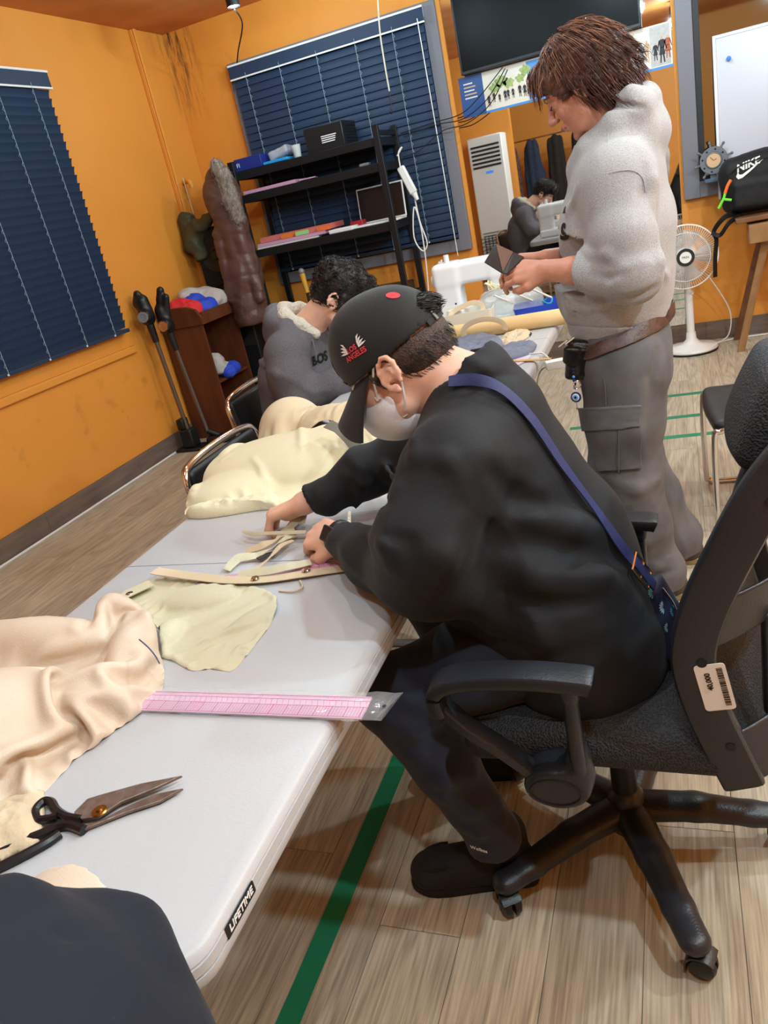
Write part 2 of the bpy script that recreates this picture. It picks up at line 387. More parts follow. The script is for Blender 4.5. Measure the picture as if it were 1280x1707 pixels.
# ------------------------------------------------------------------ setting
XL, XR, YB, YR, ZC = -3.55, 2.6, 5.97, -2.2, 2.87
def struct(name, mb, m, parent=None, **k):
    o = mb.build(name, m, parent, **k)
    if parent is None: o['kind'] = 'structure'
    return o
fl = struct('floor', MB().bx(XL, XR, YR, YB, -0.12, -0.006), M_FLOOR, smooth=False)
PW, PL = 0.18, 1.2
pm = MB().bx(-PW/2+0.0008, PW/2-0.0008, -PL/2+0.0008, PL/2-0.0008, -0.006, 0.0)
p0 = pm.build('plank', M_FLOOR, fl, smooth=False)
first = True; ix = 0
x = XL+PW/2
while x < 1.75:
    y = YB-PL/2+((ix*0.43) % 1.0)*PL
    while y > 0.1:
        if y+PL/2 > YB: y0, y1 = y-PL/2, YB
        o = p0 if first else p0.copy()
        if not first: COL.objects.link(o)
        first = False
        if y+PL/2 > YB:      # end board cut at the wall
            o.scale = (1, (YB-(y-PL/2))/PL, 1); o.location = (x, (YB+y-PL/2)/2, 0)
        else: o.location = (x, y, 0)
        y -= PL
    x += PW; ix += 1
struct('ceiling', MB().bx(XL-0.1, XR+0.1, YR-0.1, YB+0.1, ZC, ZC+0.1), M_CEIL, smooth=False)
struct('wall_left', MB().bx(XL-0.12, XL, YR-0.1, YB+0.1, -0.1, ZC), M_WALL, smooth=False)
struct('wall_back', MB().bx(XL-0.1, XR+0.1, YB, YB+0.12, -0.1, ZC), M_WALL, smooth=False)
struct('wall_right', MB().bx(XR, XR+0.12, YR-0.1, YB+0.1, -0.1, ZC), M_WALL, smooth=False)
struct('wall_rear', MB().bx(XL-0.1, XR+0.1, YR-0.12, YR, -0.1, ZC), M_WALL, smooth=False)
struct('wall_partition', MB().bx(XL, -1.95, 0.33, 0.45, 0, ZC), M_WALL, smooth=False)
struct('trim_1', MB().bx(XL, XL+0.035, 5.56, YB, 0, ZC).bx(XL+0.035, XL+0.05, 5.56, 5.60, 0, ZC), M_WALL, smooth=False, bevel=0.008)   # boxed-in riser in the corner
bl = struct('baseboard_left', MB().bx(XL, XL+0.004, 0.45, 5.56, 0, 0.128), M_SKIRT, smooth=False)
bb = struct('baseboard_back', MB().bx(XL, XR, YB-0.004, YB, 0, 0.128), M_SKIRT, smooth=False)
y = 0.46
while y < 5.5:
    y1 = min(y+0.92, 5.556); MB().bx(XL+0.004, XL+0.014, y, y1-0.002, 0, 0.13).build('board', M_SKIRT, bl, smooth=False); y = y1
x = XL+0.05
while x < XR-0.1:
    x1 = min(x+0.92, XR-0.01)
    MB().bx(x, x1-0.002, YB-0.014, YB-0.004, 0, 0.13).build('board', M_SKIRT, bb, smooth=False); x = x1
# sill moulding below the left blind
struct('trim_2', MB().bx(XL, XL+0.03, 1.5, 4.5, 0.78, 0.83), M_WALL, smooth=False, bevel=0.008)
# windows
def window_frame(name, x0, x1, z0, z1, fw=0.085, y=YB, depth=0.05, pane=M_DGLASS):
    fr = struct(name, MB().bx(x0, x0+fw, y-depth, y, z0, z1).bx(x1-fw, x1, y-depth, y, z0, z1).bx(x0+fw, x1-fw, y-depth, y, z0, z0+fw).bx(x0+fw, x1-fw, y-depth, y, z1-fw, z1), M_FRAME, smooth=False, bevel=0.003)
    MB().bx(x0+fw, x1-fw, y-0.012, y-0.002, z0+fw, z1-fw).build('pane', pane, fr, smooth=False)
    return fr
window_frame('window_2', -3.03, -1.405, 0.925, 2.545)
w3 = window_frame('window_3', 0.085, 1.9, 0.975, 2.55, fw=0.098, pane=mat('dark_reflective_glass', (150, 152, 152), 0.03, metal=1.0))
MB().bx(0.183, 0.222, YB-0.035, YB-0.012, 1.073, 2.452).bx(0.222, 1.8, YB-0.035, YB-0.012, 1.073, 1.10).build('sash', M_BLK, w3, smooth=False, bevel=0.002)
w1 = struct('window_1', MB().bx(XL, XL+0.03, 1.9, 2.0, 0.95, 2.5).bx(XL, XL+0.03, 4.28, 4.36, 0.95, 2.5).bx(XL, XL+0.03, 2.0, 4.28, 0.95, 1.03).bx(XL, XL+0.03, 2.0, 4.28, 2.42, 2.5), M_FRAME, smooth=False)
MB().bx(XL+0.002, XL+0.012, 2.0, 4.28, 1.03, 2.42).build('pane', M_DGLASS, w1, smooth=False)
# ------------------------------------------------------------------ venetian blinds
def blind(label, O, U, Nn, width, ztop, nsl, pitch, tilt, cords, zval, lowopen=0, wand=None):
    """O: wall-side point at one end (z ignored), U: along the slats, Nn: out of the wall"""
    O = np.array(O, float); U = np.array(U, float); Nn = np.array(Nn, float); Z = np.array([0, 0, 1.0])
    root = thing('venetian_blind', label, 'blind', tuple(O+U*width/2+Nn*0.05+Z*(ztop-nsl*pitch)))
    def P(u, n, z): return O+U*u+Nn*n+Z*z
    def bxp(u0, u1, n0, n1, z0, z1, mb): 
        R = np.array([U, Nn, Z]).T; return mb.box(P((u0+u1)/2, (n0+n1)/2, (z0+z1)/2), (u1-u0, n1-n0, z1-z0), R)
    bxp(0, width, 0.0, 0.055, zval+0.01, zval+0.07, MB()).build('headrail', M_WHITEPL, root, smooth=False)
    v = bxp(-0.01, width+0.01, 0.055, 0.062, zval-0.02, zval+0.06, MB()).build('valance', M_NAVY, root, smooth=False)
    bxp(-0.012, width+0.012, 0.054, 0.066, zval+0.06, zval+0.072, MB()).build('edge_strip', M_WHITEPL, v, smooth=False)
    bxp(-0.012, width+0.012, 0.054, 0.066, zval-0.03, zval-0.02, MB()).build('edge_strip', M_WHITEPL, v, smooth=False)
    # slat: shallow arc, tilted nearly shut
    hw = 0.0265; prof = [(-hw, 0), (-hw*0.5, 0.0028), (0, 0.0037), (hw*0.5, 0.0028), (hw, 0)]
    ct, st = math.cos(tilt), math.sin(tilt); mb = MB(); V = []
    for u in (0, width):
        for off in (0, -0.0012):
            for a, h in prof:
                h += off; V.append(U*u+Nn*(a*ct+h*st)+Z*(-a*st+h*ct))
    n = 5; Fc = []
    for i in range(n-1): Fc += [(i, i+1, 2*n+i+1, 2*n+i), (n+i+1, n+i, 3*n+i, 3*n+i+1), (i+1, i, n+i, n+i+1), (2*n+i, 2*n+i+1, 3*n+i+1, 3*n+i)]
    Fc += [(0, 2*n, 3*n, n), (n-1, 2*n-1, 4*n-1, 3*n-1)]
    s0 = None
    for k in range(nsl):
        c = P(0, 0.034, ztop-pitch*(k+0.5))
        if s0 is None: s0 = mb.add(V, Fc).build('slat', M_NAVY, root, ang=60); o = s0
        else: o = s0.copy(); COL.objects.link(o); o.parent = root; o.matrix_parent_inverse = s0.matrix_parent_inverse
        o.location = c
    zb = ztop-pitch*nsl-0.02
    rail = bxp(0, width, 0.01, 0.056, zb-0.012, zb+0.012, MB()).build('bottom_rail', M_NAVY, root, smooth=False, bevel=0.004)
    for u in cords:
        mb = MB().tube([P(u, 0.066, zval), P(u, 0.066, zb)], 0.0016, n=5)
        for k in range(nsl): mb.tube([P(u, 0.066, ztop-pitch*(k+0.2)), P(u+0.012, 0.064, ztop-pitch*(k+0.55)), P(u, 0.066, ztop-pitch*(k+0.75))], 0.0012, n=4)
        mb.build('ladder_cord', M_CORD, root)
        MB().ball(P(u, 0.06, zb-0.004), 0.007, 8, 5).build('cord_button', M_WHITEPL, rail)
    if wand is not None:
        MB().tube([P(wand, 0.075, zval), P(wand+0.01, 0.075, zval-0.9), P(wand+0.015, 0.075, zval-1.55)], 0.0035, n=6).build('wand', M_WHITEPL, root)
    return root
blind('dark navy slatted blind on the left orange wall', (XL+0.02, 4.43, 0), (0, -1, 0), (1, 0, 0), 2.5, 2.42, 30, 0.0485, math.radians(-70), [0.17, 0.46, 0.80, 1.14, 1.5, 1.9, 2.3], 2.45)
blind('wide navy slatted blind behind the black metal rack', (-2.985, YB-0.045, 0), (1, 0, 0), (0, -1, 0), 1.50, 2.42, 26, 0.0525, math.radians(77), [0.12, 0.40, 0.70, 1.0, 1.28], 2.45, wand=1.47)
# ------------------------------------------------------------------ folding tables
TZ = 0.74
def table(label, x0, x1, y0, y1, sign):
    cx, cy = (x0+x1)/2, (y0+y1)/2; W = x1-x0; Lh = (y1-y0)/2
    root = thing('folding_table', label, 'table', (cx, cy, 0), 'white folding tables')
    def outline(ins, s):
        r = 0.055-ins*0.5; hw = W/2-ins; o = [(-hw, 0.0015), (hw, 0.0015)]
        ye = Lh-ins
        for i in range(8): a = PI/2*i/7; o.append((hw-r+r*math.cos(a), ye-r+r*math.sin(a)))
        for i in range(8): a = PI/2+PI/2*i/7; o.append((-hw+r+r*math.cos(a), ye-r+r*math.sin(a)))
        o = np.array(o); 
        if s < 0: o = o*[1, -1]; o = o[::-1]
        return o
    prof = [(0.690, 0.012), (0.690, 0.003), (0.697, 0.0), (0.706, 0.0), (0.7065, 0.0025), (0.709, 0.0025), (0.7095, 0.0), (0.722, 0.0), (0.7225, 0.002), (0.7245, 0.002), (0.725, 0.001), (0.733, 0.004), (0.738, 0.010), (0.740, 0.020)]
    for s in (-1, 1):
        V = []; Fc = []
        n = 18
        for (z, ins) in prof:
            for (a, b) in outline(ins, s): V.append((cx+a, cy+b, z))
        for k in range(len(prof)-1):
            for i in range(n): Fc.append((k*n+i, k*n+(i+1) % n, (k+1)*n+(i+1) % n, (k+1)*n+i))
        Fc.append(tuple(range(n))[::-1]); Fc.append(tuple(range((len(prof)-1)*n, len(prof)*n)))
        MB().add(V, Fc).build('tabletop_panel', M_TABLE, root, ang=50)
    for s in (-1, 1):
        yy = cy+s*(Lh-0.22)
        mb = MB().tube(smoothpts([(cx-W/2+0.26, yy, 0.69), (cx-W/2+0.24, yy+s*0.04, 0.35), (cx-W/2+0.20, yy+s*0.06, 0.012)], 8), 0.0127)
        mb.tube(smoothpts([(cx+W/2-0.36, yy, 0.69), (cx+W/2-0.35, yy+s*0.04, 0.35), (cx+W/2-0.34, yy+s*0.06, 0.012)], 8), 0.0127)
        mb.tube([(cx-W/2+0.24, yy+s*0.04, 0.35), (cx+W/2-0.35, yy+s*0.04, 0.35)], 0.01)
        mb.tube([(cx-W/2+0.20, yy+s*0.06, 0.014), (cx+W/2-0.34, yy+s*0.06, 0.014)], 0.0127)
        mb.build('leg_frame', M_GREYMET, root)
        MB().tube([(cx, yy+s*0.04, 0.35), (cx, yy-s*0.4, 0.68)], 0.008).build('brace', M_GREYMET, root)
    return root
TX0, TX1 = -1.272, -0.502
t1 = table('near white folding table covered with beige cloth and shears', TX0, TX1, 0.395, 2.235, 1)
t2 = table('far white folding table holding the sewing machine', TX0, TX1, 2.27, 4.24, 1)
# maker's plate on the near table's edge
c = onx(402, 1516, TX1+0.001); R = np.array([[0, 0, 1.0], [1, 0, 0], [0, 1, 0]])   # local x along +Y, y along +Z, normal +X
pl = MB().prism(rrect(0.066, 0.017, 0.002), 0, 0.0012, (TX1-0.0003, c[1], 0.7155), R).build('maker_plate', M_BLK, t1, smooth=False)
text_mesh('lettering', 'LIFETIME', 0.0135, M_WHITE, pl, (TX1+0.0013, c[1], 0.7155), R, bold=0.0002, shear=0.15, sx=1.05)
# ------------------------------------------------------------------ chrome chairs (local: faces +X, origin on floor under the seat)
def chrome_chair():
    root = thing('chrome_chair', 'black padded chair', 'chair')
    for s in (-1, 1):
        y = s*0.235
        P = [(0.17, y, 0.435), (0.215, y, 0.425), (0.235, y, 0.39), (0.235, y, 0.06), (0.22, y, 0.02), (0.18, y, 0.012), (-0.17, y, 0.012), (-0.215, y, 0.02), (-0.225, y, 0.06), (-0.215, y, 0.42), (-0.24, y, 0.56)]
        MB().tube(smoothpts(P, 60), 0.0115, n=10).build('side_frame', M_CHROME, root)
        for xx in (0.1, -0.14): MB().bx(xx-0.02, xx+0.02, y-0.013, y+0.013, 0.0, 0.012).build('foot_pad', M_BLK, root, smooth=False)
    MB().tube([(0.12, -0.235, 0.42), (0.12, 0.235, 0.42)], 0.009).build('crossbar', M_CHROME, root)
    P = [(-0.24, -0.235, 0.54), (-0.262, -0.238, 0.72), (-0.274, -0.225, 0.80), (-0.28, -0.17, 0.825), (-0.284, 0, 0.833), (-0.28, 0.17, 0.825), (-0.274, 0.225, 0.80), (-0.262, 0.238, 0.72), (-0.24, 0.235, 0.54)]
    MB().tube(smoothpts(P, 60), 0.0125, n=10).build('back_frame', M_CHROME, root)
    # padded back: rounded slab, slightly curved
    S = SDF(); R = roty(math.radians(-7))
    S.box((-0.258, 0, 0.665), (0.016, 0.217, 0.148), R, rad=0.015); S.build('backrest', 0.009, M_BLKLEA, root)
    S = SDF(); S.box((0.0, 0, 0.446), (0.235, 0.235, 0.026), roty(math.radians(3)), rad=0.025); S.ell((0.0, 0, 0.452), (0.20, 0.2, 0.035), k=0.02); S.ell((0.2, 0, 0.442), (0.05, 0.225, 0.024), k=0.03); S.build('seat', 0.009, M_BLKLEA, root)
    return root
ch = chrome_chair(); ch.scale = (1, 1, 0.945); ch.location = (-1.17, 2.10, 0); ch.rotation_euler.z = 0.0
tag(ch, 'empty black chair with chrome frame pushed under the left side of the near table', 'chair', 'black chrome-framed chairs')
c2 = copy_tree(ch); c2.location = (-1.50, 2.94, 0); c2.rotation_euler.z = 0.06
tag(c2, 'black chrome-framed chair in which the man with the sherpa-lined hoodie sits', 'chair', 'black chrome-framed chairs')
c3 = copy_tree(ch); c3.location = (0.32, 3.10, 0); c3.rotation_euler.z = PI+0.05
tag(c3, 'black chair with chrome legs beyond the office chair at the right edge', 'chair', 'black chrome-framed chairs')
# ------------------------------------------------------------------ green tape on the floor
M_TAPE = mat('green_floor_tape', (14, 132, 92), 0.55, var=(9, (10, 112, 78), 0.3), bump=(40, 0.1))
def tape(x0, y0, x1, y1, wd, label, g=None):
    a = np.array([x0, y0]); b = np.array([x1, y1]); d = (b-a)/np.linalg.norm(b-a); n = np.array([-d[1], d[0]])*wd/2
    N = 12; V = []
    for z in (0.0002, 0.0012):
        for i in range(N+1):
            p = a+(b-a)*i/N; j = n*(1+0.03*math.sin(i*2.7))
            V += [(*(p-j), z), (*(p+j), z)]
    m = 2*(N+1); Fc = []
    for i in range(N): Fc += [(m+2*i, m+2*i+1, m+2*i+3, m+2*i+2), (2*i+1, 2*i, 2*i+2, 2*i+3), (2*i, m+2*i, m+2*i+2, 2*i+2), (2*i+1, 2*i+3, m+2*i+3, m+2*i+1)]
    Fc += [(0, 1, m+1, m), (2*N, m+2*N, m+2*N+1, 2*N+1)]
    tag(MB().add(V, Fc).build('floor_tape', M_TAPE, smooth=False), label, 'tape', g)
tape(-0.782, 0.2, -0.782, 2.2, 0.05, 'long green tape line on the floor beside the table')
G = 'short green tape strips on the floor'
for (q0, q1, lb) in (((1050, 668), (1215, 649), 'short green floor tape strip farthest from the camera, by the fan'), ((950, 715), (1215, 686), 'short green floor tape strip in the middle of the three by the chrome chair'), ((1040, 737), (1225, 718), 'short green floor tape strip nearest the camera of the three by the chrome chair')):
    a = onz(*q0, 0); b = onz(*q1, 0); tape(a[0], a[1], b[0], b[1], 0.045, lb, G)
# ------------------------------------------------------------------ ceiling spotlights
M_BULB = mat('lit_spot_lens', (255, 250, 240), 0.5, emit=((255, 246, 232), 18.0))
def spot(x, y, label, pw=1.0, z=ZC):
    root = thing('ceiling_spotlight', label, 'spotlight', (x, y, z-0.2), 'black ceiling spotlights')
    MB().cyl((x, y, z-0.004), (x, y, z), 0.045).build('mount', M_BLK, root)
    MB().cyl((x, y, z-0.06), (x, y, z-0.004), 0.009).build('stem', M_BLK, root)
    MB().lathe([(0.0, 0.0), (0.034, 0.0), (0.042, -0.008), (0.042, -0.135), (0.039, -0.135), (0.036, -0.125)], (x, y, z-0.055)).build('can', M_BLK, root)
    MB().cyl((x, y, z-0.178), (x, y, z-0.182), 0.036).build('lens', M_BULB, root)
    ld = bpy.data.lights.new('spot_light', 'POINT'); ld.shadow_soft_size = 0.05; ld.energy = LAMP_W*pw; ld.color = (0.62, 0.885, 1.0)
    lo = bpy.data.objects.new('spot_light', ld); place(lo, root); lo.location = (x, y, z-0.235)
names = ['black cylinder ceiling spotlight above the brown coat', 'lit ceiling spotlight just above the wide blind', 'ceiling spotlight over the left aisle', 'ceiling spotlight between rack and far table',
         'ceiling spotlight by the partition wall', 'ceiling spotlight above the standing person', 'ceiling spotlight above the camera', 'ceiling spotlight over the right aisle', 'ceiling spotlight near the mirror', 'unseen fill spotlight added to the right of the office chair', 'unseen fill spotlight added by the right wall']  # last two: invented lamps brightening chair and floor, and the left wall
for (x, y, pw), n in zip(LAMPS, names): spot(x, y, n, pw)
# ------------------------------------------------------------------ people
def sdf_eval(S, P):
    d = np.full(len(P), 9.0)
    for q in S.p: d = SDF.comb(d, SDF.dist(q, P), q[1], q[2])
    return d
def hit(S, x, y, t0=0.6, t1=4.5, n=900):
    """first point of a surface along a line of sight"""
    d = unit(ray(x, y)); T = np.linspace(t0, t1, n); v = sdf_eval(S, CAM+T[:, None]*d)
    i = np.where(v < 0)[0]
    i = i[0] if len(i) else int(np.argmin(v))
    return CAM+T[i]*d
def grad(S, p, e=0.004):
    P = np.array([p+np.eye(3)[i]*s*e for i in range(3) for s in (1, -1)]); v = sdf_eval(S, P)
    return unit([v[0]-v[1], v[2]-v[3], v[4]-v[5]])
def fold(S, pts, r=0.012, sink=0.5, k=0.02, op=1, t0=0.6, t1=4.5):
    """a fold laid along the cloth: a ridge (op 1) or a crease (op -1)"""
    H = []
    for (x, y) in pts:
        h = hit(S, x, y, t0, t1); g = grad(S, h); H.append(h-g*r*(min(sink*1.25, 0.95) if op > 0 else -min(sink*1.5+0.1, 0.9)))
    return H, r, k, op
def folds(S, specs, t0=0.6, t1=4.5):
    out = [fold(S, *sp, t0=t0, t1=t1) if not isinstance(sp, dict) else fold(S, **sp, t0=t0, t1=t1) for sp in specs]
    for H, r, k, op in out:
        n = len(H); S.chain(H, [r*(0.35 if i in (0, n-1) else 1) for i in range(n)], k=k, op=op)
def conform(S, V, o, R, lift=0.0008):
    """drop points given in a tangent frame onto a surface"""
    V = np.asarray(V, float); P = np.array(o)+V[:, :1]*R[:, 0]+V[:, 1:2]*R[:, 1]+R[:, 2]*0.03
    for _ in range(24): P = P-R[:, 2]*(sdf_eval(S, P)*0.7)[:, None]
    return P+R[:, 2]*(lift+V[:, 2:3] if V.shape[1] > 2 else lift)
def text_on(S, name, txt, size, m, parent, o, R, lift=0.001, **k):
    ob = text_mesh(name, txt, size, m, None, (0, 0, 0), np.eye(3), extrude=0.0, **k)
    bm = bmesh.new(); bm.from_mesh(ob.data); bmesh.ops.subdivide_edges(bm, edges=bm.edges, cuts=1); bm.to_mesh(ob.data); bm.free()
    V = np.array([v.co[:] for v in ob.data.vertices]); V[:, 2] = 0
    P = conform(S, V, o, R, lift)
    for v, p in zip(ob.data.vertices, P): v.co = p
    ob.parent = parent
    if parent is not None and parent.type == 'EMPTY': ob.matrix_parent_inverse = Matrix.Translation(-parent.location)
    return ob
def ridge(P, s, seed, A=(1, 1, 1)):
    """soft raised folds: stretched along the small entries of A"""
    return np.clip(1-np.abs(noise3(P*np.array(A), s, seed, 1))*2.4, 0, 1)**1.4
def headframe(fwd, up=(0, 0, 1)):
    f = unit(fwd); u = np.array(up, float); u = unit(u-f*(u@f)); return np.array([f, np.cross(u, f), u]).T
def head(S, o, R, ears=(1, -1), slim=1.0):
    o = np.array(o); T = lambda x, y, z: o+R @ np.array([x, y*slim, z])
    S.ell(T(-0.014, 0, 0.032), (0.094, 0.074*slim, 0.083), R, k=0.02)
    S.ell(T(0.026, 0, -0.03), (0.064, 0.060*slim, 0.084), R, k=0.03)
    S.ell(T(0.040, 0, -0.082), (0.044, 0.044*slim, 0.034), R, k=0.03)
    S.ell(T(0.074, 0, -0.108), (0.017, 0.022, 0.015), R, k=0.018)
    for s in (1, -1):
        S.cap(T(0.085, s*0.014, 0.022), T(0.066, s*0.052, 0.020), 0.010, 0.009, k=0.016)
        S.ell(T(0.064, s*0.036, -0.032), (0.028, 0.026, 0.026), R, k=0.02)
        S.cap(T(0.02, s*0.052, -0.075), T(0.05, s*0.036, -0.098), 0.016, 0.014, k=0.025)
        S.ell(T(0.096, s*0.033, 0.000), (0.013, 0.017, 0.011), R, k=0.012, op=-1)
        S.ell(T(0.081, s*0.033, -0.001), (0.014, 0.015, 0.012), R, k=0.006)
    S.cap(T(0.089, 0, 0.016), T(0.114, 0, -0.030), 0.0065, 0.010, k=0.012)
    S.ell(T(0.116, 0, -0.034), (0.011, 0.011, 0.009), R, k=0.008)
    for s in (1, -1): S.ell(T(0.104, s*0.012, -0.037), (0.010, 0.007, 0.007), R, k=0.006)
    S.cap(T(0.094, -0.016, -0.064), T(0.094, 0.016, -0.064), 0.0072, k=0.009); S.ell(T(0.099, 0, -0.0625), (0.007, 0.014, 0.005), R, k=0.005)
    S.cap(T(0.091, -0.013, -0.0765), T(0.091, 0.013, -0.0765), 0.0075, k=0.007)
    S.cap(T(0.107, -0.020, -0.0705), T(0.107, 0.020, -0.0705), 0.0022, k=0.003, op=-1)
    S.cap(T(0.092, -0.02, -0.09), T(0.092, 0.02, -0.09), 0.006, k=0.008, op=-1)
    for s in ears:
        y = s*0.076
        ring = [T(-0.004+0.019*math.cos(a)-0.010*math.sin(a)*0.4, y+s*(0.010+0.004*math.cos(a+2.6)), -0.010+0.031*math.sin(a)) for a in np.linspace(-0.9, 3.9, 9)]
        S.cap(T(-0.002, y-s*0.004, -0.012), T(-0.006, y+s*0.004, -0.012), 0.017, 0.015, k=0.008)
        S.ell(T(0.001, y+s*0.016, -0.010), (0.010, 0.010, 0.016), R, k=0.005, op=-1)
        S.chain(ring, [0.0045]*9, k=0.005)
        S.ell(T(0.002, y+s*0.006, -0.040), (0.008, 0.006, 0.010), R, k=0.007)
        S.cap(T(0.010, y+s*0.004, -0.018), T(0.008, y+s*0.004, -0.008), 0.005, k=0.005)
    return T
def hand(S, w, f, n, side, curls, thumb=None, spread=0.0, sc=1.0, ext=None):
    """wrist point, direction of the fingers, back-of-hand normal, side of the thumb; curls: bend in degrees of the three joints for each finger"""
    f = unit(f); n = np.array(n, float); n = unit(n-f*(n@f)); t = np.cross(f, n)*side; w = np.array(w, float)
    offs = (0.031, 0.0105, -0.0105, -0.030); kl = (0.086, 0.090, 0.086, 0.078)
    lens = ((0.042, 0.025, 0.020), (0.046, 0.029, 0.021), (0.043, 0.027, 0.020), (0.034, 0.020, 0.018))
    rad = (0.0098, 0.0100, 0.0094, 0.0084); tips = []
    for i in range(4):
        kn = w+(f*kl[i]+t*offs[i])*sc+n*(0.004 if i in (1, 2) else 0.0)*sc
        S.cap(w+t*offs[i]*0.55*sc+f*0.008, kn, 0.0150*sc, 0.0118*sc, k=0.012, flat=None)
        a = 0.0; p = kn; sp = spread*(1.5-i)*0.12; d0 = unit(f+t*sp)
        for j in range(3):
            a += math.radians(curls[i][j]); d = d0*math.cos(a)-n*math.sin(a); q = p+d*lens[i][j]*sc
            S.cap(p, q, rad[i]*(1-0.09*j)*sc, rad[i]*(1-0.09*(j+1))*sc, k=0.0035); p = q
        tips.append(p)
    S.cap(w+t*0.012*sc-n*0.006*sc, w+f*0.05*sc-n*0.008*sc, 0.018*sc, 0.020*sc, k=0.015)
    th = thumb or [(0.022, 0.030, -0.006), (0.052, 0.050, -0.014), (0.082, 0.056, -0.020), (0.106, 0.052, -0.026)]
    P = [w+(f*a+t*b+n*c)*sc for a, b, c in th]
    S.chain(P, [0.0165*sc, 0.0125*sc, 0.0105*sc, 0.0085*sc], k=0.008)
    return tips
def strands(V, Q, N, length, r, m, name, parent, flow, seed=1, keep=None, lift=0.004, wave=0.0, seg=5, jitter=0.25):
    """locks lying on a hair volume; each follows flow(p) along the surface"""
    rs = np.random.RandomState(seed)
    fn = np.cross(V[Q[:, 1]]-V[Q[:, 0]], V[Q[:, 2]]-V[Q[:, 0]]); fn /= np.linalg.norm(fn, axis=1)[:, None]+1e-12; fc = V[Q].mean(1)
    if keep is not None: kk = np.where(keep(fc))[0]
    else: kk = np.arange(len(fc))
    pick = rs.choice(kk, N); P = fc[pick]+fn[pick]*rs.uniform(-0.2, 1.0, (N, 1))*lift; L = length*rs.uniform(0.6, 1.3, N)
    d = flow(P)+rs.normal(size=(N, 3))*jitter; pts = [P]; ph = rs.uniform(0, 6.3, N); side = rs.normal(size=(N, 3))
    cur = P.copy(); nn = fn[pick].copy()
    for j in range(seg):
        # nearest surface sample for the tangent plane
        sub = fc[::max(1, len(fc)//1400)]; sn = fn[::max(1, len(fc)//1400)]
        ix = np.argmin((sub*sub).sum(1)[None]-2*(cur @ sub.T), axis=1); nn = sn[ix]
        dd = flow(cur)+d*jitter
        if wave: dd = dd+wave*(np.sin(ph+j*2.1)[:, None]*side+np.cos(ph*1.7+j*2.4)[:, None]*nn)
        dd = dd-nn*np.clip((dd*nn).sum(1), None, 0.0)[:, None]; dd /= np.linalg.norm(dd, axis=1)[:, None]+1e-9
        h = ((cur-sub[ix])*nn).sum(1); cur = cur+dd*(L/seg)[:, None]-nn*np.clip(h-lift*0.8, -0.01, 0.01)[:, None]*0.5; pts.append(cur.copy())
    mb_v = []; mb_f = []
    for i in range(N):
        base = len(mb_v); X = None
        for j in range(seg+1):
            T = unit(pts[min(j+1, seg)][i]-pts[max(j-1, 0)][i]); 
            if X is None: X = unit(np.cross(T, nn[i])+1e-6)
            X = unit(X-T*(X@T)); U = np.cross(T, X); rr = r*(1-0.85*(j/seg)**2)*(0.5 if j == 0 else 1)
            for a in (0, 2.094, 4.189): mb_v.append(pts[j][i]+(X*math.cos(a)*1.6+U*math.sin(a)*0.7)*rr)
        for j in range(seg):
            for a in range(3): mb_f.append((base+j*3+a, base+j*3+(a+1) % 3, base+j*3+3+(a+1) % 3, base+j*3+3+a))
    return mesh_obj(name, mb_v, mb_f, m, parent, ang=180)
def build_sdf_from(V, Q, name, m, parent):
    me = bpy.data.meshes.new(name); me.vertices.add(len(V)); me.vertices.foreach_set('co', V.astype(np.float32).ravel())
    n = len(Q); me.loops.add(n*4); me.loops.foreach_set('vertex_index', Q.astype(np.int32).ravel())
    me.polygons.add(n); me.polygons.foreach_set('loop_start', np.arange(n, dtype=np.int32)*4)
    me.polygons.foreach_set('use_smooth', np.ones(n, bool)); me.update(calc_edges=True); me.materials.append(m)
    o = bpy.data.objects.new(name, me); place(o, parent); return o
SKIN = mat('skin', (232, 188, 164), 0.5, sss=0.06, bump=(180, 0.05), var=(26, (224, 170, 146), 0.3))
SKIN2 = mat('skin_tan', (206, 150, 126), 0.5, sss=0.06, bump=(180, 0.05), var=(26, (196, 132, 108), 0.3))
HAIRBLK = mat('black_hair', (30, 25, 24), 0.42, bump=(200, 0.3))
HAIRSHORT = mat('cropped_dark_hair', (52, 42, 38), 0.6, bump=(320, 0.4), var=(260, (86, 70, 62), 0.2))
HAIRBRN = mat('brown_dyed_hair', (62, 36, 29), 0.40, var=(34, (104, 64, 47), 0.2, (1, 1, 1)), bump=(150, 0.25))
SWEAT = mat('black_sweatshirt_fleece', (23, 25, 30), 0.72, bump=(420, 0.12), sheen=0.04, spec=0.35)
NAVYPANT = mat('navy_cotton_trousers', (20, 28, 48), 0.72, bump=(500, 0.12), sheen=0.1)
CAPBLK = mat('black_cap_twill', (15, 16, 19), 0.72, bump=(600, 0.15), sheen=0.1)
MASKW = mat('white_mask_nonwoven', (232, 232, 234), 0.75, bump=(350, 0.1))
HOODGREY = mat('heather_grey_fleece', (177, 177, 178), 0.85, bump=(330, 0.25), var=(330, (146, 146, 149), 0.2), sheen=0.1)
CARGO = mat('faded_charcoal_cotton', (78, 78, 82), 0.8, bump=(420, 0.2), var=(8, (106, 106, 110), 0.2))
HOODDK = mat('dark_grey_marl_fleece', (78, 76, 82), 0.85, bump=(380, 0.25), var=(420, (108, 105, 111), 0.15))
SHERPA = mat('cream_sherpa', (206, 200, 184), 0.95, bump=(90, 0.9))
SHOEBLK = mat('black_suede_shoe', (21, 20, 22), 0.75, bump=(300, 0.2))
DKBELT = mat('dark_brown_leather', (62, 44, 40), 0.4, bump=(120, 0.15), var=(40, (90, 66, 60), 0.2))
REDTH = mat('red_embroidery', (214, 58, 66), 0.7, bump=(900, 0.3)); WHTTH = mat('white_embroidery', (226, 222, 218), 0.7)
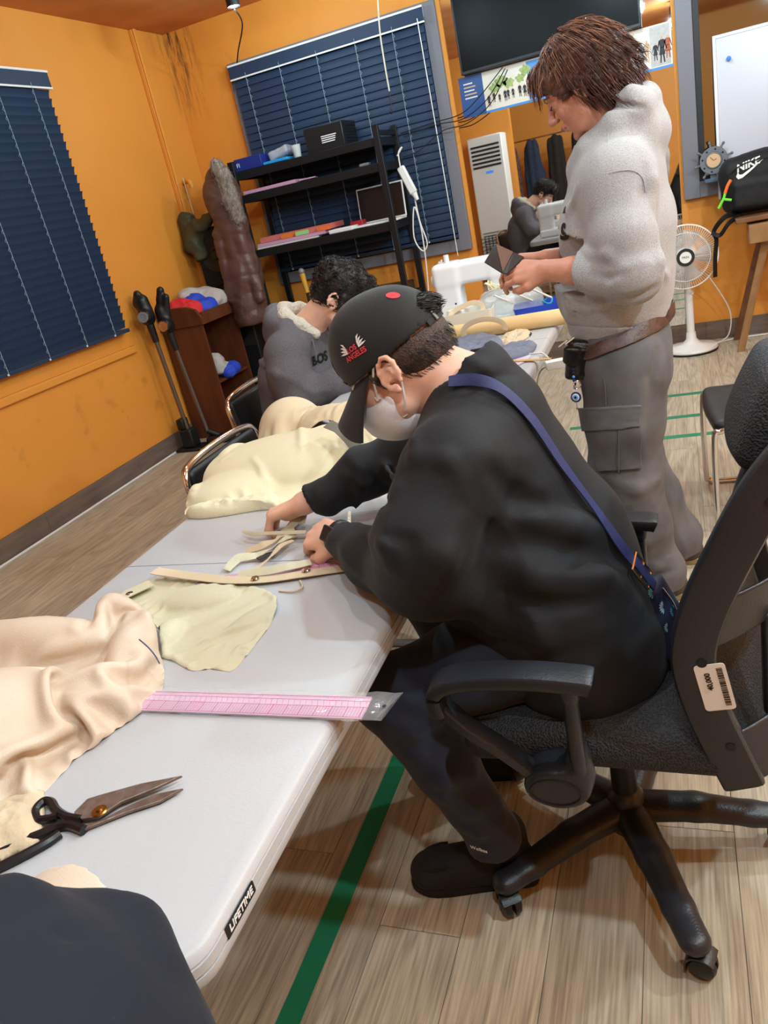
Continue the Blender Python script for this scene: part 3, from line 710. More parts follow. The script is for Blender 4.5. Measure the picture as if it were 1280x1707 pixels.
def shoe(toe, heel, h, name, m, parent, solem=None, wd=0.048):
    toe = np.array(toe, float); heel = np.array(heel, float); d = unit(toe-heel); L = np.linalg.norm(toe-heel); R = frame((0, 0, 1), d)
    S = SDF(); sd = R[:, 1]
    S.cap(heel+d*0.045, toe-d*0.05, 0.042, 0.046, k=0.02, flat=((0, 0, 1), 0.85)); S.p[-1] = (*S.p[-1][:3], S.p[-1][3]+[0, 0, 0.045], S.p[-1][4]+[0, 0, 0.042], *S.p[-1][5:])
    S.cap(heel+d*0.05+[0, 0, 0.05], heel+d*0.055+[0, 0, h], 0.042, 0.046, k=0.03)
    S.cap(heel+d*0.09+[0, 0, 0.065], toe-d*0.08+[0, 0, 0.050], 0.042, 0.034, k=0.03)
    S.plane((0, 0, 0.012), (0, 0, 1), op=1) if False else None
    S.box(heel+d*L/2+[0, 0, -0.1], (0.3, 0.2, 0.112), R, rad=0.002, k=0.004, op=-1)
    S.build(name, 0.005, m, parent)
    cc = [heel+d*(L-0.012-0.085*math.cos(t)**2*0+(-0.062+0.05*math.cos(t)))+sd*(0.036*math.sin(t))+np.array([0, 0, 0.0775-0.010*math.cos(t)]) for t in np.linspace(-2.0, 2.0, 15)]
    MB().tube(smoothpts(cc, 30), 0.0028, n=6).build('toe_seam', m, parent)
    out = [(0.012, -0.034), (0.10, -0.036), (L-0.09, -0.046), (L-0.03, -0.036), (L-0.004, -0.008), (L-0.01, 0.02), (L-0.06, 0.043), (0.10, 0.037), (0.012, 0.034), (-0.003, 0.0)]
    out = smoothpts(out, 40, True)
    return MB().prism(out, 0.0, 0.024, heel*[1, 1, 0], R).build('sole', solem or m, parent, bevel=0.004)
# ---- the man in cap and mask on the office chair (faces the table, -X)
def man_cap():
    root = thing('person', 'seated person in black sweatshirt, black cap and white face mask leaning over the table', 'person', (-0.2, 1.33, 0))
    Y0 = 1.335
    hf = headframe((-0.895, -0.03, -0.445)); ho = np.array([-0.487, Y0, 1.142])
    B = SDF(); T = head(B, ho, hf)
    B.cap(T(-0.035, 0, -0.05), (-0.335, Y0, 1.05), 0.058, 0.066, k=0.03)
    B.chain([(-0.34, Y0, 1.02), (-0.30, Y0, 0.88), (-0.22, Y0, 0.66), (-0.21, Y0, 0.56)], [0.085, 0.10, 0.10, 0.10], k=0.04)
    wl = np.array([-0.676, 1.298, 0.798]); wr = np.array([-0.838, 1.478, 0.806])
    el = np.array([-0.462, 1.12, 0.808]); er = np.array([-0.60, 1.585, 0.862]); sl = np.array([-0.37, 1.17, 0.985]); sr = np.array([-0.37, 1.50, 0.985])
    B.chain([sl, el, wl], [0.05, 0.04, 0.028], k=0.02); B.chain([sr, er, wr], [0.05, 0.04, 0.028], k=0.02)
    B.cap((-0.35, Y0, 1.0), sl, 0.06, 0.05, k=0.04); B.cap((-0.35, Y0, 1.0), sr, 0.06, 0.05, k=0.04)
    # near (left) hand: loosely closed over the cloth, back of the hand up and towards the viewer
    hand(B, wl, (-0.90, 0.52, -0.10), (-0.12, -0.45, 0.88), -1, [(38, 62, 40), (42, 66, 40), (46, 68, 42), (52, 68, 42)], thumb=[(0.020, 0.026, -0.010), (0.048, 0.046, -0.020), (0.078, 0.044, -0.030), (0.098, 0.034, -0.040)])
    # far (right) hand: fingers pointing down, pinching a narrow strip
    hand(B, wr, (-0.88, -0.10, -0.22), (-0.28, 0.10, 0.94), 1, [(52, 38, 26), (48, 42, 30), (52, 52, 34), (58, 54, 36)], thumb=[(0.020, 0.026, -0.010), (0.050, 0.040, -0.030), (0.076, 0.036, -0.050), (0.094, 0.026, -0.066)])
    B.build('body', 0.0042, SKIN, root)
    # cropped hair under the cap
    H = SDF(); H.ell(T(-0.016, 0, 0.032), (0.0965, 0.0765, 0.0855), hf, k=0.01); H.ell(T(-0.046, 0, -0.012), (0.062, 0.064, 0.058), hf, k=0.03)
    H.cap(T(0.03, 0.070, 0.0), T(0.022, 0.0695, -0.022), 0.009, 0.006, k=0.015); H.cap(T(0.03, -0.070, 0.0), T(0.022, -0.0695, -0.022), 0.009, 0.006, k=0.015)
    H.ell(T(0.10, 0, -0.05), (0.085, 0.11, 0.095), hf, k=0.01, op=-1); H.ell(T(0.004, 0.086, -0.028), (0.020, 0.026, 0.042), hf, k=0.01, op=-1); H.ell(T(0.004, -0.086, -0.028), (0.020, 0.026, 0.042), hf, k=0.01, op=-1)
    H.plane(T(-0.010, 0, 0.020), hf @ np.array([0.05, 0, -1.0])); H.disp = lambda P: 0.0012*noise3(P, 260, 3)
    V, Q = H.mesh(0.0045); build_sdf_from(V, Q, 'hair', HAIRSHORT, root)
    bk = hf[:, 0]*-1; dn = -hf[:, 2]
    strands(V, Q, 900, 0.014, 0.0006, HAIRBLK, 'hair_strands', root, lambda P: np.tile(dn+0.6*bk, (len(P), 1)), lift=0.002, seg=3, keep=lambda c: (((c-ho) @ hf[:, 2]) > -0.05) & (((c-ho) @ hf[:, 2]) < 0.0))
    # cap: crown, sweatband edge, brim, button, rear strap, embroidery
    cf = headframe(hf[:, 0]*math.cos(0.05)-hf[:, 2]*math.sin(0.05), hf[:, 2]); co = T(-0.010, 0, 0.010)
    K = SDF(); K.ell(co+cf @ np.array([0.0, 0, 0.014]), (0.1085, 0.0875, 0.106), cf, k=0.01); K.ell(co+cf @ np.array([0.034, 0, 0.036]), (0.076, 0.074, 0.086), cf, k=0.03)
    K2 = SDF(); K2.p = list(K.p)
    K.ell(co+cf @ np.array([0.0, 0, 0.002]), (0.1025, 0.0815, 0.105), cf, k=0.003, op=-1)
    K.box(co+cf @ np.array([0, 0, -0.12]), (0.2, 0.2, 0.125), cf, rad=0.001, k=0.002, op=-1)
    K.ell(co+cf @ np.array([-0.118, 0, 0.034]), (0.036, 0.038, 0.026), cf, k=0.003, op=-1)
    kap = K.build('cap', 0.0040, CAPBLK, root)
    kap['label'] = 'black baseball cap with red and white embroidery'
    br = MB(); Vb = []; Fb = []; na, nr = 25, 9
    for top in (0, 1):
        for i in range(na):
            a = math.radians(-66+132*i/(na-1))
            for j in range(nr):
                s = j/(nr-1); rx, ry = 0.103, 0.082
                base = np.array([rx*math.cos(a), ry*math.sin(a), 0.004])
                tip = np.array([0.186*(math.cos(a*0.86)**0.55), 0.088*math.sin(a)/math.sin(math.radians(66))*0.97, 0.0])
                p = base*(1-s)+tip*s; p[2] = 0.004-8.5*p[1]**2*(0.12+0.88*s)-0.34*max(0, np.linalg.norm(p[:2])-0.098)-0.010*s+(0.0035 if top else 0)
                Vb.append(co+cf @ p)
    for top in (0, 1):
        o = top*na*nr
        for i in range(na-1):
            for j in range(nr-1):
                q = (o+i*nr+j, o+i*nr+j+1, o+(i+1)*nr+j+1, o+(i+1)*nr+j); Fb.append(q if top else q[::-1])
    h = na*nr
    for i in range(na-1): Fb += [(i*nr+nr-1, (i+1)*nr+nr-1, h+(i+1)*nr+nr-1, h+i*nr+nr-1), ((i+1)*nr, i*nr, h+i*nr, h+(i+1)*nr)]
    for j in range(nr-1): Fb += [(j, j+1, h+j+1, h+j), ((na-1)*nr+j+1, (na-1)*nr+j, h+(na-1)*nr+j, h+(na-1)*nr+j+1)]
    br.add(Vb, Fb).build('brim', CAPBLK, kap, ang=60)
    MB().ball(co+cf @ np.array([0.0, 0, 0.120]), (0.008, 0.008, 0.004), 10, 6, R=cf).build('button', CAPBLK, kap)
    # embroidery on the near side: wings over two lines of letters
    p = hit(K2, 590, 586, 1.0, 2.0); nrm = grad(K2, p)
    ex = unit(np.cross(nrm, np.cross(unit(ray(640, 570)*0+ (ony(610, 578, 1.27)-ony(568, 604, 1.27))), nrm))); ER = np.array([ex, np.cross(nrm, ex), nrm]).T
    text_on(K2, 'lettering', 'LOS', 0.0125, REDTH, kap, p+ER @ np.array([-0.002, 0.0055, 0]), ER, bold=0.0004)
    text_on(K2, 'lettering', 'ANGELES', 0.0135, REDTH, kap, p+ER @ np.array([0.0, -0.0065, 0]), ER, bold=0.0004, sx=0.86)
    for s in (-1, 1):
        W = []; Wf = []
        for f in range(4):
            b0 = np.array([s*0.013, 0.003+0.0025*f]); tipx = s*(0.031-0.003*f); tipy = 0.006+0.0058*f
            k0 = len(W); W += [(b0[0], b0[1]-0.0014, 0), (tipx*0.75, tipy*0.72-0.0012, 0), (tipx, tipy, 0), (tipx*0.72, tipy*0.82+0.0016, 0), (b0[0], b0[1]+0.0014, 0)]
            Wf.append((k0, k0+1, k0+2, k0+3, k0+4) if s > 0 else (k0+4, k0+3, k0+2, k0+1, k0))
        mesh_obj('wing', conform(K2, np.array(W), p, ER, 0.0012), Wf, WHTTH, kap, smooth=False)
    fr = co+cf @ np.array([0.11, 0, 0.05])      # front badge
    FR = np.array([-cf[:, 1], cf[:, 2], cf[:, 0]]).T
    dk = smoothpts([(0.026*math.cos(a), 0.026*math.sin(a)) for a in np.linspace(0, 2*PI, 17)[:-1]], 32, True)
    mesh_obj('front_badge', conform(K2, np.array([(a, b, 0) for a, b in dk]+[(0, 0, 0)]), fr, FR, 0.0025), [(i, (i+1) % 32, 32) for i in range(32)], WHTTH, kap)
    tp = hit(K2, 655, 493, 1.0, 2.0); tn = grad(K2, tp); TR = frame(tn, (-1, 0, 0))
    mesh_obj('top_badge', conform(K2, np.array([(0.013*math.cos(a), 0.008*math.sin(a), 0) for a in np.linspace(0, 2*PI, 13)[:-1]]), tp, TR, 0.001), [tuple(range(12))], REDTH, kap)
    st = [co+cf @ np.array([-0.106*math.cos(a), 0.0855*math.sin(a), 0.008]) for a in np.linspace(-0.55, 0.55, 9)]
    MB().tube(st, 1.0, n=8, flat=(0.002, 0.010), up=cf[:, 2]).build('strap', CAPBLK, kap)
    MB().box(co+cf @ np.array([-0.108*math.cos(0.28), 0.088*math.sin(0.28), 0.008]), (0.012, 0.003, 0.019), frame(cf[:, 2], cf[:, 1])).build('buckle', M_GREYMET, kap, bevel=0.001)
    # hair poking out of the cap's rear opening
    tuft = SDF(); tuft.ell(co+cf @ np.array([-0.090, 0, 0.032]), (0.022, 0.034, 0.020), cf); tuft.disp = lambda P: 0.003*noise3(P, 240, 5)
    V, Q = tuft.mesh(0.0045); build_sdf_from(V, Q, 'hair', HAIRBLK, root)
    strands(V, Q, 260, 0.03, 0.0009, HAIRBLK, 'hair_strands', root, lambda P: np.tile(bk*0.9-cf[:, 2]*0.5, (len(P), 1)), lift=0.004)
    # eye, brow
    for s in (1, -1):
        MB().ball(T(0.083, s*0.033, -0.001), 0.0135, 14, 10).build('eye', M_WHITE, root)
        MB().tube([T(0.092, s*0.044, -0.006), T(0.0985, s*0.034, -0.0085), T(0.097, s*0.022, -0.007)], 0.0013, n=5).build('eyelashes', HAIRBLK, root)
        MB().tube([T(0.090, s*0.050, 0.019), T(0.099, s*0.034, 0.024), T(0.101, s*0.016, 0.020)], [0.002, 0.003, 0.002], n=6).build('eyebrow', HAIRBLK, root)
    # face mask: two-panel boat shape with ear loops
    K3 = SDF(); K3.ell(T(0.050, 0, -0.066), (0.078, 0.067, 0.066), hf, k=0.01); K3.cap(T(0.115, 0, -0.03), T(0.108, 0, -0.085), 0.013, 0.016, k=0.035); K3.ell(T(0.052, 0, -0.10), (0.045, 0.045, 0.03), hf, k=0.03)
    K3.box(T(-0.085, 0, -0.08), (0.10, 0.2, 0.2), hf @ roty(0.30), rad=0.001, k=0.004, op=-1); K3.plane(T(0.118, 0, 0.000), hf @ np.array([0.40, 0, -0.917]))
    mk = K3.build('face_mask', 0.0042, MASKW, root); mk['label'] = 'white folded face mask'
    for s in (1, -1):
        for (a, b, c) in ((T(0.050, s*0.066, -0.034), T(0.032, s*0.075, -0.004), T(0.010, s*0.083, 0.020)), (T(0.028, s*0.063, -0.086), T(0.006, s*0.074, -0.064), T(-0.016, s*0.082, -0.026))):
            MB().tube(smoothpts([a, b, c], 12), 0.0021, n=6).build('ear_loop', MASKW, mk)
            MB().box(a, (0.010, 0.002, 0.008), hf).build('loop_weld', MASKW, mk)
    # sweatshirt
    W = SDF(); fy = ((0, 1, 0), 1.32)
    W.chain([(-0.212, Y0, 0.53), (-0.262, Y0, 0.72), (-0.335, Y0, 0.90), (-0.352, Y0, 0.995)], [0.166, 0.152, 0.132, 0.105], k=0.06, flat=fy)
    W.cap((-0.40, Y0, 0.67), (-0.37, Y0, 0.80), 0.095, 0.10, k=0.07, flat=((0, 1, 0), 1.5))
    W.cap((-0.335, Y0, 1.03), (-0.35, Y0, 1.088), 0.090, 0.074, k=0.05)
    W.cap((-0.345, Y0, 0.99), sl+[0.01, 0.01, 0.005], 0.088, 0.082, k=0.05); W.cap((-0.345, Y0, 0.99), sr+[0.01, -0.01, 0.005], 0.088, 0.082, k=0.05)
    W.chain([sl+[0.0, -0.015, -0.01], (-0.415, 1.085, 0.885), el+[0.012, -0.012, 0.012], (-0.56, 1.195, 0.798), wl+[0.035, -0.030, 0.0]], [0.082, 0.080, 0.070, 0.056, 0.043], k=0.035)
    W.chain([sr+[0, 0.01, -0.01], er+[0.0, 0, 0.0], (-0.70, 1.545, 0.842), wr+[0.055, 0.012, 0.004]], [0.080, 0.068, 0.058, 0.044], k=0.035)
    # cuffs
    for (a, b) in ((wl, el), (wr, er)): dd = unit(b-a); W.cap(a+dd*0.022, a+dd*0.055, 0.0385, 0.0400, k=0.006)
    specs = [([(660, 790), (690, 760), (740, 765), (775, 800)], 0.012, 0.7, 0.02),
             ([(770, 870), (745, 930), (720, 985)], 0.016, 0.7, 0.03), ([(600, 870), (640, 905), (650, 950)], 0.011, 0.6, 0.02), ([(640, 890), (680, 905), (690, 960)], 0.010, 0.6, 0.015, -1),
             ([(575, 790), (600, 815), (595, 855)], 0.011, 0.5, 0.02), ([(610, 780), (640, 815), (650, 845)], 0.010, 0.5, 0.015, -1), ([(640, 775), (665, 815)], 0.012, 0.5, 0.02),
             ([(820, 930), (900, 965), (1010, 960), (1060, 1000)], 0.014, 0.6, 0.03), ([(840, 985), (900, 1012), (1000, 1005)], 0.012, 0.4, 0.02, -1), ([(760, 980), (820, 1030), (900, 1060), (1010, 1050)], 0.015, 0.65, 0.035),
             ([(740, 1010), (790, 1065), (870, 1085)], 0.013, 0.65, 0.03), ([(860, 900), (960, 920), (1030, 930)], 0.013, 0.5, 0.035, -1), ([(880, 860), (960, 875), (1010, 880)], 0.013, 0.6, 0.035),
             ([(770, 640), (800, 610), (850, 600)], 0.008, 0.6, 0.015), ([(760, 660), (810, 635), (860, 625)], 0.007, 0.4, 0.012, -1), ([(700, 700), (690, 735), (700, 770)], 0.008, 0.6, 0.015),
             ([(820, 790), (860, 830), (900, 840)], 0.010, 0.3, 0.03, -1)]
    folds(W, specs, 0.8, 2.2)
    W.cap((-0.37, Y0, 1.09), (-0.40, Y0, 1.22), 0.060, 0.07, k=0.01, op=-1)
    for (a, b) in ((wl, el), (wr, er)): dd = unit(b-a); W.cap(a-dd*0.08, a+dd*0.016, 0.029, 0.029, k=0.004, op=-1); W.box(a-dd*0.035, (0.07, 0.07, 0.048), frame(dd), rad=0.001, k=0.002, op=-1)
    W.box((-0.30, Y0, 0.40), (0.4, 0.4, 0.085), roty(math.radians(5)), rad=0.01, k=0.02, op=-1)
    W.cap((-0.41, 1.14, 0.79), (-0.36, 1.22, 0.82), 0.07, 0.07, k=0.06); W.disp = lambda P: 0.0012*noise3(P, 22, 11)-0.0045*ridge(P @ rotz(0.3) @ roty(0.5), 17, 12, (1, 0.6, 1.5))+0.002
    sw = W.build('sweatshirt', 0.0058, SWEAT, root)
    # hem band
    # trousers
    Pn = SDF(); kn = np.array([-0.588, 1.155, 0.520]); an = np.array([-0.425, 1.165, 0.15]); kf = np.array([-0.60, 1.515, 0.55]); af = np.array([-0.50, 1.50, 0.14])
    Pn.chain([(-0.20, Y0-0.07, 0.585), (-0.20, Y0+0.07, 0.585)], [0.108, 0.108], k=0.05)
    Pn.cap((-0.16, Y0-0.06, 0.56), (-0.17, Y0+0.06, 0.56), 0.075, 0.075, k=0.05)
    for (hp, kk, aa) in (((-0.24, 1.245, 0.57), kn, an), ((-0.24, 1.425, 0.57), kf, af)):
        Pn.chain([hp, (np.array(hp)+kk)/2+[0, 0, 0.012], kk], [0.090, 0.086, 0.068], k=0.04); Pn.chain([kk, (kk+aa)/2+[0.012, 0, 0.0], aa], [0.068, 0.064, 0.056], k=0.03)
        Pn.cap(aa, aa+[0.0, 0, -0.035], 0.055, 0.058, k=0.02)
    folds(Pn, [([(660, 1120), (700, 1150), (740, 1190)], 0.012, 0.5, 0.03, -1), ([(650, 1200), (690, 1215), (730, 1200)], 0.012, 0.5, 0.03), ([(700, 1260), (745, 1300), (790, 1290)], 0.010, 0.5, 0.03), ([(740, 1330), (790, 1350), (830, 1335)], 0.010, 0.5, 0.03), ([(760, 1375), (800, 1390), (840, 1370)], 0.009, 0.5, 0.02)], 0.8, 2.2)
    for aa in (an, af): Pn.box(aa+[0, 0, -0.115], (0.12, 0.12, 0.09), None, rad=0.002, k=0.004, op=-1)
    Pn.disp = lambda P: 0.002*noise3(P, 30, 21)
    Pn.build('trousers', 0.0062, NAVYPANT, root)
    s1 = SDF()
    shoe((-0.628, 1.135, 0), (-0.355, 1.205, 0), 0.130, 'shoe', SHOEBLK, root)
    shoe((-0.70, 1.47, 0), (-0.43, 1.52, 0), 0.130, 'shoe', SHOEBLK, root)
    # watch on the near wrist
    dd = unit(el-wl); wc = wl+dd*0.004; nb = unit(np.array([-0.35, -0.75, 0.62])); nb = unit(nb-dd*(nb@dd)); WR = np.array([dd, np.cross(nb, dd), nb]).T
    wt = MB().box(wc+nb*0.033, (0.040, 0.034, 0.009), WR).build('wristwatch', M_BLKPL, root, bevel=0.004, seg=3); wt['label'] = 'dark square smartwatch'
    MB().tube([wc+np.cross(nb, dd)*(0.036*math.sin(a))+nb*(0.031*math.cos(a)) for a in np.linspace(0, 2*PI, 25)[:-1]], 1.0, n=6, closed=True, flat=(0.0018, 0.011), up=dd).build('watch_strap', M_BLKPL, wt)
    text_mesh('shoe_logo', 'Wolbaa', 0.012, M_WHITE, root, ony(798, 1416, 1.096), np.array([unit([0.96, -0.2, 0]), [0, 0, 1.0], unit([-0.2, -0.96, 0])]).T)
    return W, Pn, root
W1, P1, MAN1 = man_cap()
# ------------------------------------------------------------------ office chair under the man in the cap (faces -X)
M_MESHF = None
def mesh_fabric():
    m = mat('black_mesh_fabric', (22, 23, 26), 0.7)
    nt = m.node_tree; N = nt.nodes; L = nt.links; b = N['Principled BSDF']; tc = N.new('ShaderNodeTexCoord')
    v = N.new('ShaderNodeTexVoronoi'); v.inputs['Scale'].default_value = 260; L.new(tc.outputs['Object'], v.inputs['Vector'])
    rp = N.new('ShaderNodeValToRGB'); rp.color_ramp.elements[0].position = 0.15; rp.color_ramp.elements[0].color = lin((8, 8, 9)); rp.color_ramp.elements[1].position = 0.55; rp.color_ramp.elements[1].color = lin((46, 47, 51))
    L.new(v.outputs['Distance'], rp.inputs[0]); L.new(rp.outputs[0], b.inputs['Base Color'])
    bp = N.new('ShaderNodeBump'); bp.inputs['Strength'].default_value = 0.6; bp.inputs['Distance'].default_value = 0.004; L.new(v.outputs['Distance'], bp.inputs['Height']); L.new(bp.outputs[0], b.inputs['Normal'])
    return m
def office_chair():
    MF = mesh_fabric(); PLA = mat('charcoal_moulded_plastic', (33, 36, 43), 0.36, bump=(240, 0.1), var=(6, (40, 43, 50), 0.3))
    CX, CY = -0.165, 1.325
    root = thing('office_chair', 'black mesh office chair on five casters carrying the person in the cap', 'chair', (CX, CY, 0))
    base = SDF(); base.cap((CX, CY, 0.075), (CX, CY, 0.125), 0.048, 0.040, k=0.02); base.build('base_hub', 0.006, PLA, root)
    for k in range(5):
        a = math.radians(-66+72*k); d = np.array([math.cos(a), math.sin(a), 0]); s = np.array([-d[1], d[0], 0]); c0 = np.array([CX, CY, 0])
        S = SDF(); S.chain([c0+d*0.03+[0, 0, 0.102], c0+d*0.14+[0, 0, 0.100], c0+d*0.25+[0, 0, 0.082], c0+d*0.315+[0, 0, 0.074]], [0.040, 0.036, 0.031, 0.030], k=0.01, flat=((0, 0, 1), 0.72))
        leg = S.build('base_leg', 0.006, PLA, root)
        # twin-wheel caster
        wc = c0+d*0.318; ra = a+0.9+k*1.7; wd = np.array([math.cos(ra), math.sin(ra), 0]); wx = np.array([-wd[1], wd[0], 0]); wo = wc+wd*0.012
        cs = thing('x', 'x', 'x'); bpy.data.objects.remove(cs)
        MB().cyl(wc+[0, 0, 0.06], wc+[0, 0, 0.045], 0.007).build('caster_stem', M_BLK, leg)
        for sg in (-1, 1):
            R = frame(wx*sg, (0, 0, 1)); MB().lathe([(0.0, 0.022), (0.012, 0.022), (0.022, 0.017), (0.025, 0.009), (0.025, 0.004), (0.0, 0.004)], wo+[0, 0, 0.0255], R, n=20).build('caster_wheel', M_BLKPL, leg)
        V = []
        hoodp = [wo+[0, 0, 0.0255]+wd*(0.029*math.cos(t))*-1+np.array([0, 0, 0.029*math.sin(t)]) for t in np.linspace(-0.3, 2.4, 10)]
        MB().tube(hoodp, 1.0, n=8, flat=(0.0025, 0.021), up=wx).build('caster_hood', PLA, leg)
    MB().cyl((CX, CY, 0.11), (CX, CY, 0.24), 0.028, 0.026, 18).cyl((CX, CY, 0.24), (CX, CY, 0.40), 0.015, n=14).build('gas_column', M_BLK, root)
    MB().bx(CX-0.09, CX+0.12, CY-0.07, CY+0.07, 0.375, 0.415).build('tilt_mechanism', M_BLK, root, bevel=0.01)
    SE = SDF(); SE.box((-0.185, CY, 0.447), (0.235, 0.245, 0.036), roty(0.02), rad=0.034, k=0.02)
    SE.ell((-0.40, CY, 0.440), (0.05, 0.215, 0.040), k=0.03); SE.ell((-0.17, CY-0.17, 0.468), (0.19, 0.055, 0.026), k=0.03); SE.ell((-0.17, CY+0.17, 0.468), (0.19, 0.055, 0.026), k=0.03)
    SE.cap((0.01, CY-0.12, 0.455), (0.01, CY+0.12, 0.455), 0.035, k=0.04)
    SE.build('seat', 0.0062, MF, root)
    # back: two bent side rails, curved bands between them, mesh stretched on the sitter's side
    prof = [(0.058, 0.400), (0.036, 0.47), (0.008, 0.565), (-0.006, 0.66), (0.012, 0.745), (0.052, 0.84), (0.094, 0.925), (0.137, 0.985), (0.18, 1.03)]
    pr = smoothpts([(x, 0, z) for x, z in prof], 32)
    sh = lambda y: (y-CY+0.225)*0.24
    hwid = lambda z: 0.225+0.012*math.sin((z-0.4)*5)
    for s in (-1, 1):
        P = [(p[0]+sh(CY+s*hwid(p[2])), CY+s*hwid(p[2]), p[2]) for p in pr]
        rl = MB().tube(P, 1.0, n=12, flat=(0.017, 0.034), up=(1, 0, 0.25)).build('side_rail', PLA, root)
        for i in (5, 12, 24): q = np.array(P[i]); MB().cyl(q+[0.012, s*0.0155, 0], q+[0.012, s*0.0185, 0], 0.008, n=12).build('screw', M_BLK, rl)
    def band(z0, z1, bulge, name, x_of, N=20, th=0.012):
        V = []
        for ly in (0, 1):
            for zz in (z0, z1):
                for i in range(N+1):
                    t = -1+2*i/N; x = x_of(zz)+0.028+bulge*(1-abs(t)**2.6)-(th if ly else 0); V.append((x+sh(CY+t*hwid(zz)), CY+t*hwid(zz), zz))
        m = N+1; Fc = []
        for i in range(N): Fc += [(i, i+1, m+i+1, m+i), (2*m+i+1, 2*m+i, 3*m+i, 3*m+i+1), (i+1, i, 2*m+i, 2*m+i+1), (m+i, m+i+1, 3*m+i+1, 3*m+i)]
        Fc += [(0, m, 3*m, 2*m), (m-1, 3*m-1, 4*m-1, 2*m-1)]
        return MB().add(V, Fc).build(name, PLA, root, bevel=0.004)
    xo = lambda z: float(np.interp(z, [p[1] for p in prof], [p[0] for p in prof]))
    band(0.405, 0.505, 0.085, 'lower_band', xo); band(0.675, 0.765, 0.095, 'lumbar_hoop', xo)
    for t in (-0.62, 0.62): 
        y = CY+t*0.23; MB().bx(xo(0.6)+0.075+sh(y), xo(0.6)+0.105+sh(y), y-0.02, y+0.02, 0.49, 0.69).build('back_strut', PLA, root, bevel=0.006)
    N = 14; V = []; Fc = []
    k = len(pr)
    for p in pr:
        for i in range(N+1):
            t = -1+2*i/N; V.append((p[0]-0.004+0.035*(1-t*t)+sh(CY+t*hwid(p[2])), CY+t*hwid(p[2])*0.97, p[2]))
    for a in range(k-1):
        for i in range(N): Fc.append((a*(N+1)+i, a*(N+1)+i+1, (a+1)*(N+1)+i+1, (a+1)*(N+1)+i))
    MB().add(V, Fc).build('back_mesh', MF, root, ang=180, solid=0.004)
    HR = SDF(); Rh = roty(math.radians(24)); HR.box((0.125, CY+0.02, 0.985), (0.034, 0.135, 0.085), Rh, rad=0.033, k=0.02); HR.ell((0.118, CY+0.02, 0.985), (0.036, 0.125, 0.09), Rh, k=0.03)
    hr = HR.build('headrest', 0.006, MF, root)
    MB().tube(smoothpts([(0.175, CY, 0.93), (0.185, CY, 0.97), (0.165, CY, 1.0)], 12), 1.0, n=10, flat=(0.03, 0.007), up=(1, 0, 0)).build('headrest_bracket', PLA, hr)
    # arms: padded loop with diagonal front, rear post and a round pivot cover
    for s in (-1, 1):
        y = CY+s*(0.315 if s < 0 else 0.25); yi = CY+s*(0.268 if s < 0 else 0.23); n0 = len(COL.objects)
        pad = [(-0.415, y, 0.600), (-0.418, y, 0.640), (-0.390, y, 0.662), (-0.33, y, 0.672), (-0.25, y, 0.674), (-0.175, y, 0.668), (-0.160, y, 0.664)]
        arm = MB().tube(smoothpts(pad, 28), 1.0, n=12, flat=(0.028, 0.0135), up=(0, 0, 1) if False else [unit(np.array([0.3 if i < 8 else 0, 0, 1.0])) for i in range(len(smoothpts(pad, 28)))]).build('armrest', PLA, root)
        MB().tube(smoothpts([(-0.415, y, 0.612), (-0.375, y, 0.565), (-0.33, y-s*0.008, 0.52), (-0.285, yi+s*0.02, 0.455)], 14), 1.0, n=10, flat=(0.020, 0.010), up=(1, 0, 1)).build('arm_strut', PLA, arm)
        MB().cyl((-0.195, y, 0.66), (-0.200, yi+s*0.028, 0.445), 0.0125, 0.0145).cyl((-0.195, y, 0.655), (-0.195, y, 0.63), 0.02, 0.015).build('arm_post', PLA, arm)
        S = SDF(); Rr = frame((0, s, 0.0), (1, 0, 0)); S.cap((-0.240, yi, 0.432), (-0.240, yi+s*0.030, 0.432), 0.042, k=0.01, flat=((1, 0, 0), 1.38)); S.cap((-0.20, yi+s*0.015, 0.455), (-0.20, yi+s*0.02, 0.49), 0.023, k=0.02); S.plane((0, yi+s*0.047, 0), (0, -s, 0))
        pv = S.build('arm_pivot', 0.005, PLA, arm); MB().tube([(-0.242+0.043*math.cos(t), yi+s*0.047, 0.430+0.028*math.sin(t)) for t in np.linspace(0, 2*PI, 33)[:-1]], 0.0022, n=6, closed=True).build('cover_ring', M_BLK, arm)
        if s > 0:
            arm.location.x += 0.09
    # price tag on the near rail
    c = np.array([xo(0.615)+0.020, CY-hwid(0.615)-0.0185, 0.615]); R = np.array([unit([-0.18, 0, 1.0]), [-1.0, 0, -0.18], [0, -1.0, 0]]).T; R[:, 1] = np.cross(R[:, 2], R[:, 0])
    tg = MB().prism(rrect(0.088, 0.046, 0.006), 0, 0.0008, c, R).build('price_tag', M_WHITE, root, smooth=False)
    text_mesh('lettering', '40,000', 0.012, M_BLK, tg, c+R @ np.array([0.012, 0.006, 0.0012]), R, bold=0.0002)
    mb = MB(); rr = random.Random(4); x = -0.036
    while x < 0.036:
        wd = rr.choice((0.0008, 0.0012, 0.002)); mb.box(c+R @ np.array([x+wd/2, -0.013, 0.0010]), (wd, 0.009, 0.0006), R); x += wd+rr.choice((0.0008, 0.0014))
    mb.build('barcode', M_BLK, tg, smooth=False)
    return root
CHAIR1 = office_chair()
